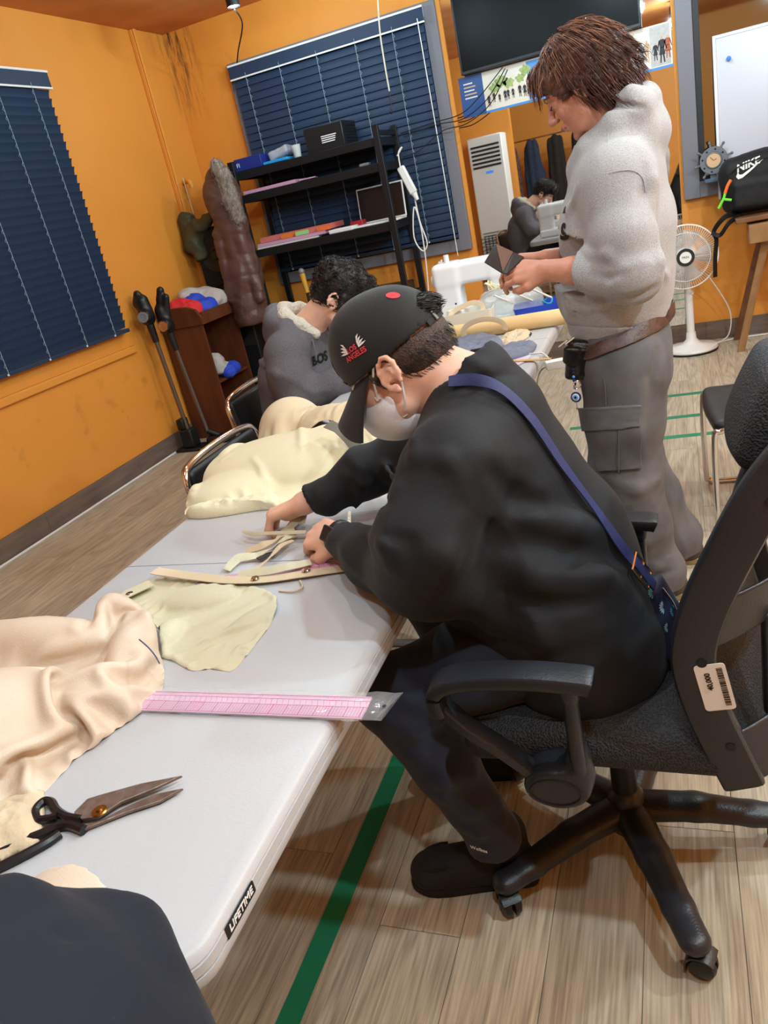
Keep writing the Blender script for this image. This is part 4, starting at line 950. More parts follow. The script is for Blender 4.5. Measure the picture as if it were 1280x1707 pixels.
# ------------------------------------------------------------------ crossbody strap and pouch of the man in the cap
def crossbody():
    NV = mat('navy_webbing', (38, 44, 92), 0.6, bump=(500, 0.2)); root = thing('crossbody_bag', 'navy crossbody pouch with turquoise floral print worn over the black sweatshirt', 'bag', (-0.05, 1.36, 0.62))
    pxs = [(752, 640), (790, 633), (835, 655), (880, 700), (930, 775), (985, 850), (1025, 905), (1050, 940)]
    H = [hit(W1, x, y, 0.8, 2.2) for x, y in pxs]; G = [grad(W1, h) for h in H]
    P = smoothpts([h+g*0.009 for h, g in zip(H, G)], 40); U = smoothpts(G, 40)
    MB().tube(P, 1.0, n=8, flat=(0.0105, 0.0016), up=U).build('strap', NV, root)
    e = P[-1]; g = unit(U[-1]); d = unit(P[-1]-P[-3]); side = np.cross(d, g)
    for k in (0, 1):
        c = e+d*(0.008+0.030*k)+g*0.002; fr = [c+d*a*0.015+side*b*0.018 for a, b in ((-1, -1), (1, -1), (1, 1), (-1, 1))]
        MB().tube(fr, 0.003, n=6, closed=True).build('buckle', mat('pale_gold_metal%d' % k, (226, 200, 160), 0.2, metal=1.0), root)
    MB().tube([e-d*0.005+g*0.003, e+d*0.07+g*0.004], 1.0, n=8, flat=(0.0105, 0.003), up=g).build('strap_tab', NV, root)
    # pouch
    PR = mat('navy_pouch_cloth', (26, 32, 58), 0.6, bump=(400, 0.15)); c = ony(1100, 1018, 1.33); ax = unit(ony(1122, 1060, 1.33)-ony(1078, 955, 1.33))
    S = SDF(); R = frame(ax, (0.9, -0.3, 0.2)); S.cap(c-ax*0.045, c+ax*0.06, 0.022, 0.032, k=0.01, flat=(R[:, 1], 2.2)); S.build('pouch', 0.005, PR, root)
    TQ = mat('turquoise_print', (66, 150, 168), 0.7); PN = mat('pale_print', (150, 190, 205), 0.7)
    for (x, y, m, rr, n) in ((1088, 990, TQ, 0.012, 6), (1106, 1012, PN, 0.014, 7), (1096, 1042, TQ, 0.012, 6), (1112, 1046, PN, 0.010, 6), (1120, 1020, TQ, 0.010, 6), (1082, 968, TQ, 0.009, 5), (1125, 995, TQ, 0.009, 5)):
        p = hit(S, x, y, 0.8, 2.4); g = grad(S, p); Rf = frame(g, (0.3, 0.2, 1)); V = []; Fc = []
        for i in range(n):
            a = -1.2+2.4*i/(n-1); dv = np.array([math.sin(a), math.cos(a)]); nv = np.array([dv[1], -dv[0]]); k0 = len(V)
            for q in (dv*0.2*rr, dv*0.7*rr+nv*0.13*rr, dv*rr, dv*0.7*rr-nv*0.13*rr): V.append((*q, 0))
            Fc.append((k0, k0+1, k0+2, k0+3))
        mesh_obj('print_motif', conform(S, np.array(V), p, Rf, 0.001), Fc, m, root, smooth=False)
    MB().tube(smoothpts([c-ax*0.05+R[:, 0]*0.022, c-ax*0.02+R[:, 0]*0.03, c+ax*0.0+R[:, 0]*0.031], 10), 0.0025, n=6).build('zip', M_CHROME, root)
crossbody()
# ------------------------------------------------------------------ standing person in the pale grey hoodie (faces -X)
def standing():
    root = thing('person', 'standing person with short brown hair in pale grey hoodie and charcoal cargo trousers', 'person', (-0.12, 2.5, 0))
    Y0 = 2.49
    hf = headframe((-0.885, 0.03, -0.465)); ho = np.array([-0.215, Y0-0.01, 1.592])
    B = SDF(); T = head(B, ho, hf, slim=0.98)
    B.cap(T(-0.03, 0, -0.045), (-0.135, Y0, 1.42), 0.052, 0.066, k=0.03)
    B.chain([(-0.135, Y0, 1.36), (-0.15, Y0, 1.2), (-0.17, Y0, 0.98)], [0.08, 0.1, 0.1], k=0.04)
    sl = np.array([-0.125, Y0-0.175, 1.325]); sr = np.array([-0.125, Y0+0.175, 1.325]); el = np.array([-0.122, Y0-0.245, 1.100]); er = np.array([-0.13, Y0+0.22, 1.09])
    wl = np.array([-0.350, Y0-0.145, 1.126]); wr = np.array([-0.362, Y0-0.02, 1.142])
    B.cap((-0.13, Y0, 1.36), sl, 0.05, 0.05, k=0.04); B.cap((-0.13, Y0, 1.36), sr, 0.05, 0.05, k=0.04)
    B.chain([sl, el, (el*0.35+wl*0.65), wl], [0.052, 0.046, 0.036, 0.030], k=0.02); B.chain([sr, er, (er*0.35+wr*0.65), wr], [0.052, 0.046, 0.036, 0.030], k=0.02)
    hand(B, wl, (-0.93, 0.28, 0.06), (-0.05, -0.70, 0.70), -1, [(24, 34, 24), (30, 40, 26), (38, 44, 28), (44, 46, 30)], thumb=[(0.020, 0.026, -0.006), (0.048, 0.046, -0.012), (0.078, 0.050, -0.022), (0.100, 0.044, -0.030)])
    hand(B, wr, (-0.95, -0.12, 0.06), (-0.05, 0.62, 0.76), 1, [(24, 34, 24), (30, 40, 26), (38, 44, 28), (44, 46, 30)], thumb=[(0.020, 0.026, -0.006), (0.048, 0.046, -0.012), (0.078, 0.050, -0.022), (0.100, 0.044, -0.030)])
    B.build('body', 0.0042, SKIN2, root)
    for s in (1, -1):
        MB().ball(T(0.083, s*0.033, -0.001), 0.0133, 14, 10).build('eye', SKIN2, root)
        MB().tube([T(0.090, s*0.046, -0.004), T(0.0975, s*0.036, -0.0085), T(0.097, s*0.022, -0.008)], 0.0016, n=5).build('eyelashes', HAIRBLK, root)
        MB().tube([T(0.082, s*0.056, 0.018), T(0.097, s*0.038, 0.025), T(0.1015, s*0.016, 0.020)], [0.0015, 0.0028, 0.0024], n=6).build('eyebrow', HAIRBRN, root)
    LIP = mat('lips', (176, 100, 92), 0.45)
    MB().tube(smoothpts([T(0.090, -0.023, -0.0695), T(0.1025, -0.010, -0.0655), T(0.1045, 0, -0.067), T(0.1025, 0.010, -0.0655), T(0.090, 0.023, -0.0695)], 14), 1.0, n=8, flat=(0.0032, 0.0028), up=hf[:, 2]).build('lips', LIP, root)
    # layered short hair with a flicked-out back
    H = SDF(); H.ell(T(-0.020, 0, 0.040), (0.112, 0.094, 0.098), hf, k=0.02); H.ell(T(-0.055, 0, -0.010), (0.076, 0.086, 0.078), hf, k=0.04); H.cap(T(-0.10, 0.0, -0.02), T(-0.118, 0.0, -0.002), 0.042, 0.026, k=0.03)
    H.cap(T(-0.085, 0, -0.04), T(-0.085, 0, -0.095), 0.045, 0.030, k=0.03, flat=(hf[:, 1], 1.35))
    for s in (1, -1):
        H.cap(T(0.055, s*0.062, 0.045), T(0.040, s*0.074, -0.010), 0.026, 0.015, k=0.02); H.cap(T(0.01, s*0.076, 0.01), T(-0.012, s*0.076, -0.030), 0.020, 0.014, k=0.02)
        H.cap(T(-0.03, s*0.070, -0.02), T(-0.048, s*0.062, -0.088), 0.026, 0.012, k=0.02)
    H.cap(T(0.075, -0.03, 0.085), T(0.096, -0.025, 0.045), 0.022, 0.010, k=0.02); H.cap(T(0.075, 0.03, 0.085), T(0.098, 0.032, 0.040), 0.024, 0.010, k=0.02)
    H.ell(T(0.105, 0, -0.040), (0.078, 0.095, 0.082), hf, k=0.012, op=-1); H.ell(T(0.030, 0.088, -0.058), (0.046, 0.034, 0.044), hf, k=0.01, op=-1); H.ell(T(0.030, -0.088, -0.058), (0.046, 0.034, 0.044), hf, k=0.01, op=-1)
    def hd(P):
        X = (P-ho) @ hf; a = np.arctan2(X[:, 1], X[:, 2]+0.02); return 0.0030*np.sin(a*34+noise3(P, 24, 8)*4)+0.002*noise3(P, 60, 9)
    H.disp = hd
    V, Q = H.mesh(0.0045); build_sdf_from(V, Q, 'hair', HAIRBRN, root)
    crown = T(0.0, 0.0, 0.14)
    def flow(P): q = P-crown; return q/(np.linalg.norm(q, axis=1)[:, None]+1e-6)+np.array([0.25, 0, -0.5])
    strands(V, Q, 2300, 0.062, 0.0010, HAIRBRN, 'hair_strands', root, flow, lift=0.003, seg=6, jitter=0.13, keep=lambda c: (((c-ho) @ hf[:, 0]) < 0.02) | (((c-ho) @ hf[:, 2]) > 0.075))
    H2 = mat('copper_brown_hair', (140, 92, 64), 0.35)
    strands(V, Q, 380, 0.06, 0.0009, H2, 'hair_strands', root, flow, seed=5, lift=0.006, seg=6, jitter=0.2, keep=lambda c: ((c-ho) @ hf[:, 2]) > 0.05)
    # hoodie
    W = SDF(); fy = ((0, 1, 0), 1.16)
    W.chain([(-0.175, Y0, 0.965), (-0.175, Y0, 1.06), (-0.155, Y0, 1.20), (-0.145, Y0, 1.30)], [0.150, 0.166, 0.158, 0.125], k=0.05, flat=fy)
    W.cap((-0.135, Y0, 1.34), (-0.135, Y0, 1.385), 0.095, 0.085, k=0.05)
    W.cap((-0.138, Y0-0.14, 1.322), (-0.138, Y0+0.14, 1.322), 0.092, k=0.06)
    for sg in (-1, 1): W.cap((-0.135, Y0, 1.405), (-0.132, Y0+sg*0.15, 1.345), 0.078, 0.05, k=0.09)
    for (s_, e_, w_) in ((sl, el, wl), (sr, er, wr)):
        c_ = e_*0.52+w_*0.48
        m_ = e_*0.6+s_*0.4+[0.0, -0.012 if s_ is sl else 0.012, 0]; W.cap(s_+[0, 0, -0.01], m_, 0.078, 0.082, k=0.06); W.chain([m_, e_+[0.012, 0, -0.008], c_], [0.082, 0.078, 0.060], k=0.022)
        W.cap(e_*0.62+w_*0.38, c_, 0.060, 0.058, k=0.006)
    # hood lying on the back and rising behind the neck
    W.chain([(-0.200, Y0-0.075, 1.425), (-0.130, Y0-0.096, 1.468), (-0.075, Y0-0.075, 1.502), (-0.055, Y0, 1.512), (-0.075, Y0+0.075, 1.502), (-0.130, Y0+0.096, 1.468), (-0.200, Y0+0.075, 1.425)], [0.026, 0.032, 0.036, 0.040, 0.036, 0.032, 0.026], k=0.03)
    W.chain([(-0.200, Y0-0.075, 1.425), (-0.236, Y0-0.03, 1.375), (-0.236, Y0+0.03, 1.375), (-0.200, Y0+0.075, 1.425)], [0.028, 0.028, 0.028, 0.028], k=0.025)
    W.chain([(-0.06, Y0-0.055, 1.435), (-0.045, Y0, 1.43), (-0.06, Y0+0.055, 1.435)], [0.042, 0.046, 0.042], k=0.04)
    folds(W, [([(1075, 280), (1072, 320), (1062, 360)], 0.012, 0.6, 0.02, -1),
              ([(1070, 250), (1088, 300), (1090, 340)], 0.010, 0.7, 0.03), ([(970, 420), (1010, 425), (1045, 445)], 0.014, 0.7, 0.02), ([(985, 460), (1015, 465), (1045, 455)], 0.010, 0.5, 0.015, -1),
              ([(960, 400), (950, 350), (965, 310)], 0.010, 0.5, 0.02), ([(945, 480), (955, 515), (1000, 510), (1060, 495)], 0.012, 0.6, 0.02), ([(970, 505), (1040, 500), (1095, 475)], 0.012, 0.5, 0.02, -1), ([(1095, 380), (1100, 430), (1112, 460)], 0.010, 0.6, 0.03),
              ([(1000, 190), (1030, 175), (1075, 180)], 0.010, 0.5, 0.015, -1), ([(1010, 160), (1050, 150), (1090, 165)], 0.012, 0.6, 0.02), ([(935, 475), (945, 500), (965, 525)], 0.004, 0.3, 0.006, -1)], 1.6, 3.2)
    W.cap((-0.16, Y0, 1.42), (-0.22, Y0, 1.56), 0.062, 0.085, k=0.012, op=-1)
    W.ell((-0.115, Y0, 1.515), (0.06, 0.058, 0.055), k=0.02, op=-1)
    for (e_, w_) in ((el, wl), (er, wr)): dd = unit(w_-e_); c_ = e_*0.5+w_*0.5; W.cap(c_-dd*0.02, c_+dd*0.2, 0.043, 0.043, k=0.004, op=-1); W.box(c_+dd*0.112, (0.075, 0.075, 0.105), frame(dd), rad=0.001, k=0.003, op=-1)
    W.box((-0.17, Y0, 0.80), (0.3, 0.35, 0.125), roty(math.radians(8)), rad=0.01, k=0.012, op=-1)
    W.disp = lambda P: 0.0012*noise3(P, 24, 31)-0.0055*ridge(P @ roty(-0.35), 16, 32, (1.3, 1.3, 0.7))+0.002
    hd_ = W.build('hoodie', 0.0058, HOODGREY, root)
    # ribbed hem
    S = SDF(); S.cap((-0.178, Y0, 0.890), (-0.176, Y0, 0.955), 0.143, 0.152, k=0.01, flat=fy); 
    S.box((-0.17, Y0, 0.775), (0.3, 0.35, 0.11), roty(math.radians(8)), rad=0.01, k=0.004, op=-1); S.box((-0.17, Y0, 1.05), (0.3, 0.35, 0.11), roty(math.radians(8)), rad=0.01, k=0.004, op=-1)
    S.build('hem_band', 0.006, HOODGREY, hd_)
    for l in ([(976, 305), (1012, 290), (1050, 284), (1070, 296), (1076, 320)], [(1014, 222), (1013, 250), (1017, 288)]):
        Hh = [hit(W, x, y, 1.6, 3.2) for x, y in l]; MB().tube(smoothpts([h+grad(W, h)*0.0008 for h in Hh], 24), 0.0013, n=6).build('seam', HOODGREY, hd_)
    # lettering across the chest, running out of view
    for (txt, x, y, sz) in (('L', 947, 338, 0.075), ('S', 938, 388, 0.060)):
        p = hit(W, x, y, 1.6, 3.2); g = unit(grad(W, p)+[0, 0, -grad(W, p)[2]]); R = frame(g, (0, 0, 1)); R = np.array([np.cross([0, 0, 1.0], g), [0, 0, 1.0], g]).T
        text_on(W, 'lettering', txt, sz, M_BLK, hd_, p, R, 0.002, bold=0.003)
    # trousers
    Pn = SDF(); 
    Pn.chain([(-0.168, Y0, 0.945), (-0.165, Y0, 0.86), (-0.160, Y0, 0.78)], [0.128, 0.136, 0.140], k=0.04, flat=((0, 1, 0), 1.24))
    for (yk, xa, ya) in ((Y0-0.098, -0.120, 2.385), (Y0+0.09, -0.062, 2.63)):
        Pn.chain([(-0.165, Y0+(yk-Y0)*0.9, 0.80), (-0.172, yk, 0.64), (-0.185, yk, 0.47), ((-0.185+xa)/2, (yk+ya)/2, 0.27), (xa, ya, 0.09)], [0.128, 0.116, 0.106, 0.094, 0.084], k=0.035)
        Pn.cap((xa, ya, 0.10), (xa, ya, 0.055), 0.088, 0.082, k=0.03, flat=((1, 0, 0), 1.15))
    folds(Pn, [([(1095, 590), (1080, 640), (1060, 700)], 0.012, 0.5, 0.03, -1), ([(1075, 640), (1060, 720), (1075, 760)], 0.012, 0.6, 0.03), ([(1020, 800), (1060, 815), (1095, 800)], 0.012, 0.5, 0.03), ([(1030, 900), (1070, 905), (1110, 890)], 0.012, 0.6, 0.025), ([(1060, 935), (1095, 945), (1120, 930)], 0.012, 0.6, 0.02), ([(1060, 955), (1095, 962), (1125, 950)], 0.009, 0.4, 0.015, -1)], 1.6, 3.4)
    for (xa, ya) in ((-0.120, 2.385), (-0.062, 2.63)): Pn.box((xa, ya, -0.04), (0.2, 0.12, 0.085), None, rad=0.003, k=0.006, op=-1)
    Pn.disp = lambda P: 0.0015*noise3(P, 24, 41)-0.005*ridge(P @ roty(0.4), 15, 42, (1.2, 1.2, 0.8))+0.002
    tr = Pn.build('trousers', 0.0062, CARGO, root)
    # cargo pocket: pouch with a buttoned flap
    def patch(name, quad, off, th):
        N = 10; V = []
        for i in range(N+1):
            for j in range(N+1):
                u, v = i/N, j/N; a = np.array(quad[0])*(1-u)+np.array(quad[1])*u; b = np.array(quad[3])*(1-u)+np.array(quad[2])*u; q = a*(1-v)+b*v
                h = hit(Pn, q[0], q[1], 2.0, 3.2, 420); V.append((h, grad(Pn, h)))
        m = (N+1)**2; VV = [h+g*(off+th) for h, g in V]+[h-g*0.004 for h, g in V]; Fc = []
        for i in range(N):
            for j in range(N): k0 = i*(N+1)+j; Fc += [(k0, k0+N+1, k0+N+2, k0+1), (m+k0, m+k0+1, m+k0+N+2, m+k0+N+1)]
        for i in range(N):
            for (a, b) in ((i*(N+1), (i+1)*(N+1)), ((i+1)*(N+1)+N, i*(N+1)+N), (i+1, i), (N*(N+1)+i, N*(N+1)+i+1)): Fc.append((b, a, m+a, m+b))
        return mesh_obj(name, VV, Fc, CARGO, tr, bevel=0.003, ang=50)
    patch('cargo_pocket', [(975, 705), (1066, 690), (1068, 780), (1000, 785)], 0.008, 0.004); patch('pocket_flap', [(972, 680), (1067, 674), (1064, 712), (978, 717)], 0.014, 0.004)
    for l in (([(998, 585), (1008, 640), (1010, 678)]), ([(1032, 715), (1032, 785)])):
        Hh = [hit(Pn, x, y, 1.6, 3.4) for x, y in l]; MB().tube(smoothpts([h+grad(Pn, h)*(0.001 if l[0][1] < 600 else 0.013) for h in Hh], 12), 0.0022, n=6).build('seam', CARGO, tr)
    SOLE = mat('tan_rubber_sole', (150, 130, 92), 0.6); BR = mat('dark_brown_boot', (70, 60, 52), 0.6)
    shoe((-0.30, 2.375, 0), (-0.022, 2.39, 0), 0.09, 'shoe', BR, root, SOLE); shoe((-0.245, 2.62, 0), (0.035, 2.635, 0), 0.09, 'shoe', BR, root, SOLE)
    # belt with hip pouch
    def ringp(x, y): h = hit(Pn, x, y, 1.6, 3.4, 1400); return h+grad(Pn, h)*0.006, grad(Pn, h)
    bpx = [(968, 590), (985, 588), (1010, 578), (1040, 566), (1070, 552), (1092, 540), (1106, 530)]
    R_ = [ringp(*q) for q in bpx]; P = smoothpts([r[0] for r in R_], 30); U = smoothpts([r[1] for r in R_], 30)
    back = [P[-1]+np.array([0.012, 0.03, 0.002]), np.array([-0.02, Y0+0.10, P[-1][2]]), np.array([-0.16, Y0+0.185, 0.90]), np.array([-0.30, Y0+0.10, 0.868]), np.array([-0.325, Y0-0.02, 0.86])]
    P2 = smoothpts([P[-1]]+back, 30)
    bt = MB().tube(P, 1.0, n=8, flat=(0.021, 0.003), up=U).build('belt', DKBELT, root)
    MB().tube(P2[1:], 1.0, n=8, flat=(0.003, 0.021), up=(0, 0, 1)).build('belt_back', DKBELT, bt)
    LE = mat('black_glossy_leather', (26, 22, 24), 0.3, bump=(60, 0.25)); c = ony(965, 600, 2.36)
    S = SDF(); Rp = roty(math.radians(12)); S.box(c, (0.038, 0.024, 0.062), Rp, rad=0.014); S.box(c+[-0.016, -0.01, 0.022], (0.026, 0.026, 0.026), Rp, rad=0.01, k=0.008); S.box(c+[0.018, -0.016, -0.005], (0.020, 0.016, 0.045), Rp, rad=0.008, k=0.006); S.disp = lambda P: 0.002*noise3(P, 70, 4)
    pc = S.build('hip_pouch', 0.005, LE, root); pc['label'] = 'black leather hip pouch'
    MB().tube([c+[-0.05, -0.03, 0.055], c+[-0.02, -0.045, 0.075]], 0.003, n=6).tube([c+[-0.03, -0.03, 0.06], c+[0.0, -0.045, 0.08]], 0.003, n=6).build('metal_clip', M_CHROME, pc)
    MB().tube([c+[-0.01+0.010*math.cos(a), -0.03, -0.068+0.012*math.sin(a)] for a in np.linspace(0, 2*PI, 13)[:-1]], 0.0022, n=6, closed=True).build('key_ring', M_CHROME, pc)
    return W, Pn, root
W2, P2_, STAND = standing()
# evil-eye charm hanging from the hip pouch
def charm():
    c = ony(960, 662, 2.34); top = ony(955, 615, 2.34); BL = mat('cobalt_glass', (24, 40, 120), 0.12); LB = mat('sky_glass', (120, 180, 226), 0.15)
    root = thing('evil_eye_charm', 'blue glass eye charm on beads dangling from the hip pouch', 'charm', tuple(c-[0, 0, 0.03]))
    n = unit(np.array([-0.2, -1, 0.1])); R = frame(n, (1, 0, 0))
    for (r, z, m, nm) in ((0.0165, 0.0, BL, 'disc'), (0.0115, 0.003, M_WHITE, 'white_ring'), (0.0092, 0.0042, LB, 'iris'), (0.0045, 0.0052, M_BLK, 'pupil')): MB().lathe([(0, -0.003), (r*0.8, -0.0025), (r, 0.0), (r*0.8, 0.002), (0, 0.0025)], c+n*z, R, n=20).build(nm, m, root)
    for i in range(6): q = top*(1-i/6)+(c+[0, 0, 0.018])*(i/6); MB().ball(q, 0.0055, 10, 6).build('bead', (BL, M_BLK, LB)[i % 3], root)
    MB().tube([c-[0, 0, 0.015], c-[0, 0, 0.034]], 0.001, n=5).ball(c-[0, 0, 0.036], 0.004, 8, 6).build('tassel', M_GREYMET, root)
charm()
# wallet held in both hands
def wallet():
    BRN = mat('brown_wallet_leather', (118, 82, 64), 0.55, bump=(200, 0.1)); DK = mat('dark_wallet_leather', (48, 42, 38), 0.5, bump=(200, 0.1))
    c = ony(843, 438, 2.385); root = thing('wallet', 'open brown and black patchwork wallet held by the standing person', 'wallet', tuple(c))
    A = ony(808, 436, 2.36); Bp = ony(826, 406, 2.42); Cp = ony(874, 428, 2.42); D = ony(845, 456, 2.36); E = ony(838, 455, 2.37)
    n = unit(np.cross(Cp-A, Bp-A)); 
    if n @ (CAM-c) < 0: n = -n
    def poly(name, pts, m, lift):
        pts = [np.array(p) for p in pts]; k = len(pts); nn = unit(np.cross(pts[1]-pts[0], pts[2]-pts[0])); nn = nn if nn @ (CAM-c) > 0 else -nn
        V = [p+nn*lift for p in pts]+[p-nn*0.006 for p in pts]; MB().add(V, [tuple(range(k)), tuple(range(k, 2*k))[::-1]]+[(i, k+i, k+(i+1) % k, (i+1) % k) for i in range(k)]).build(name, m, root, smooth=False, bevel=0.0015)
    poly('dark_panel', [A, Bp, E], DK, 0.0); poly('brown_panel', [Bp, Cp*0.5+Bp*0.5+(Cp-Bp)*0.12, E], BRN, 0.001); poly('dark_panel', [Cp*0.62+Bp*0.38, Cp, D, E], DK, 0.0)
wallet()
# ------------------------------------------------------------------ man in the sherpa-lined hoodie across the table (faces +X)
def man_hoodie():
    root = thing('person', 'seated person with curly black hair in dark grey sherpa-lined hoodie bent over the far table', 'person', (-1.55, 2.95, 0)); Y0 = 2.95
    hf = headframe((0.76, 0.10, -0.64)); ho = np.array([-1.262, Y0-0.005, 1.088]); B = SDF(); T = head(B, ho, hf)
    B.cap(T(-0.035, 0, -0.05), (-1.44, Y0, 0.985), 0.056, 0.066, k=0.03)
    B.chain([(-1.47, Y0, 0.93), (-1.54, Y0, 0.78), (-1.57, Y0, 0.58)], [0.09, 0.1, 0.1], k=0.04)
    sr = np.array([-1.475, Y0-0.175, 0.925]); sl = np.array([-1.475, Y0+0.175, 0.925]); er = np.array([-1.44, Y0-0.235, 0.745]); el = np.array([-1.40, Y0+0.24, 0.76])
    wr = np.array([-1.165, Y0-0.125, 0.795]); wl = np.array([-1.14, Y0+0.10, 0.795])
    for (a, b, c) in ((sr, er, wr), (sl, el, wl)): B.cap((-1.47, Y0, 0.94), a, 0.06, 0.05, k=0.04); B.chain([a, b, c], [0.05, 0.04, 0.028], k=0.02)
    cu = [(30, 40, 30), (34, 44, 30), (38, 46, 32), (42, 46, 32)]
    hand(B, wr, (0.9, 0.35, -0.12), (0.1, -0.1, 0.98), 1, cu); hand(B, wl, (0.9, -0.3, -0.12), (0.1, 0.1, 0.98), -1, cu)
    B.build('body', 0.0045, SKIN, root)
    H = SDF(); H.ell(T(-0.018, 0, 0.050), (0.106, 0.088, 0.094), hf, k=0.02); H.ell(T(-0.055, 0, 0.0), (0.066, 0.076, 0.062), hf, k=0.03); H.cap(T(0.06, -0.04, 0.10), T(0.085, 0.04, 0.085), 0.03, 0.03, k=0.03)
    for s in (1, -1): H.cap(T(0.025, s*0.072, 0.02), T(0.018, s*0.072, -0.028), 0.014, 0.007, k=0.012)
    H.ell(T(0.10, 0, -0.045), (0.080, 0.11, 0.090), hf, k=0.01, op=-1)
    for s in (1, -1): H.ell(T(-0.004, s*0.094, -0.026), (0.026, 0.028, 0.044), hf, k=0.008, op=-1)
    H.disp = lambda P: 0.0065*np.sin(noise3(P, 48, 8)*3.0)*0.8+0.003*noise3(P, 130, 3)
    V, Q = H.mesh(0.0045); build_sdf_from(V, Q, 'hair', HAIRBLK, root)
    strands(V, Q, 1300, 0.040, 0.0014, HAIRBLK, 'hair_strands', root, lambda P: np.tile(hf[:, 0]*0.6+hf[:, 2]*0.1, (len(P), 1)), lift=0.007, wave=1.4, seg=6, jitter=0.5)
    for s in (1, -1):
        MB().ball(T(0.083, s*0.033, -0.001), 0.0133, 14, 10).build('eye', M_WHITE, root)
        MB().tube([T(0.082, s*0.056, 0.018), T(0.097, s*0.038, 0.025), T(0.1015, s*0.016, 0.020)], 0.0028, n=6).build('eyebrow', HAIRBLK, root)
    W = SDF(); fy = ((0, 1, 0), 1.30)
    W.chain([(-1.55, Y0, 0.545), (-1.55, Y0, 0.68), (-1.53, Y0, 0.80), (-1.49, Y0, 0.885)], [0.150, 0.155, 0.150, 0.120], k=0.05, flat=fy)
    W.cap((-1.48, Y0, 0.92), (-1.455, Y0, 0.965), 0.10, 0.085, k=0.05)
    W.cap((-1.49, Y0, 0.915), sr+[0, 0.01, 0], 0.09, 0.085, k=0.05); W.cap((-1.49, Y0, 0.915), sl+[0, -0.01, 0], 0.09, 0.085, k=0.05)
    W.chain([sr+[0, -0.01, -0.01], er*0.5+sr*0.5+[-0.005, -0.012, 0], er, er*0.45+wr*0.55, wr+[-0.03, 0, 0]], [0.085, 0.082, 0.074, 0.058, 0.044], k=0.035)
    W.chain([sl+[0, 0.01, -0.01], el, wl+[-0.03, 0, 0]], [0.085, 0.074, 0.044], k=0.035)
    W.chain([(-1.40, Y0-0.085, 0.965), (-1.475, Y0-0.105, 1.005), (-1.545, Y0-0.07, 1.045), (-1.568, Y0, 1.055), (-1.545, Y0+0.07, 1.045), (-1.475, Y0+0.105, 1.005), (-1.40, Y0+0.085, 0.965)], [0.026, 0.034, 0.040, 0.042, 0.040, 0.034, 0.026], k=0.03)
    W.chain([(-1.56, Y0-0.05, 0.99), (-1.575, Y0, 0.985), (-1.56, Y0+0.05, 0.99)], [0.05, 0.055, 0.05], k=0.04)
    folds(W, [([(430, 600), (460, 625), (500, 635)], 0.010, 0.6, 0.02), ([(450, 660), (490, 680), (530, 665)], 0.011, 0.6, 0.02), ([(500, 640), (520, 655), (545, 650)], 0.009, 0.5, 0.02)], 2.0, 4.2)
    W.cap((-1.44, Y0, 0.99), (-1.40, Y0, 1.10), 0.066, 0.085, k=0.012, op=-1); W.ell((-1.495, Y0, 1.05), (0.06, 0.066, 0.05), k=0.015, op=-1)
    W.box((-1.55, Y0, 0.42), (0.3, 0.3, 0.08), None, rad=0.01, k=0.01, op=-1)
    for (e_, w_) in ((er, wr), (el, wl)): dd = unit(w_-e_); W.box(w_+dd*0.05, (0.06, 0.06, 0.06), frame(dd), rad=0.001, k=0.003, op=-1)
    W.disp = lambda P: 0.0012*noise3(P, 26, 51)-0.006*ridge(P @ roty(0.5), 17, 52, (1.1, 1.1, 0.9))+0.002
    hd = W.build('hoodie', 0.0062, HOODDK, root)
    L = SDF(); L.chain([(-1.375, Y0-0.075, 0.965), (-1.425, Y0-0.088, 1.010), (-1.49, Y0-0.075, 1.055), (-1.525, Y0, 1.072), (-1.49, Y0+0.075, 1.055), (-1.425, Y0+0.088, 1.010), (-1.375, Y0+0.075, 0.965)], [0.022, 0.026, 0.029, 0.030, 0.029, 0.026, 0.022], k=0.02)
    L.disp = lambda P: 0.003*noise3(P, 150, 6); L.build('hood_lining', 0.0055, SHERPA, hd)
    p = hit(W, 533, 598, 2.0, 4.2); g = grad(W, p); g = unit(g*[1, 1, 0.3]); R = np.array([unit(np.cross([0, 0, 1.0], g)), [0, 0, 1.0], g]).T; R[:, 1] = np.cross(R[:, 2], R[:, 0])
    text_on(W, 'lettering', 'BOS', 0.055, M_BLK, hd, p, R, 0.002, bold=0.002)
    MB().tube(smoothpts([T(0.0, 0, 0)*0+np.array([-1.385, Y0-0.095, 0.955]), np.array([-1.37, Y0-0.125, 0.915]), np.array([-1.372, Y0-0.13, 0.87])], 10), 0.004, n=6).build('drawcord', HOODDK, hd)
    Pn = SDF(); Pn.cap((-1.55, Y0-0.06, 0.54), (-1.55, Y0+0.06, 0.54), 0.11, k=0.04)
    for s in (-1, 1): kn = np.array([-1.13, Y0+s*0.13, 0.53]); Pn.chain([(-1.5, Y0+s*0.1, 0.535), kn, (-1.16, Y0+s*0.13, 0.12)], [0.085, 0.065, 0.05], k=0.03)
    Pn.build('trousers', 0.008, mat('black_trousers', (28, 28, 32), 0.8), root)
    for s in (-1, 1): shoe((-0.98, Y0+s*0.14, 0), (-1.25, Y0+s*0.13, 0), 0.1, 'shoe', SHOEBLK, root)
    return W
W3 = man_hoodie()
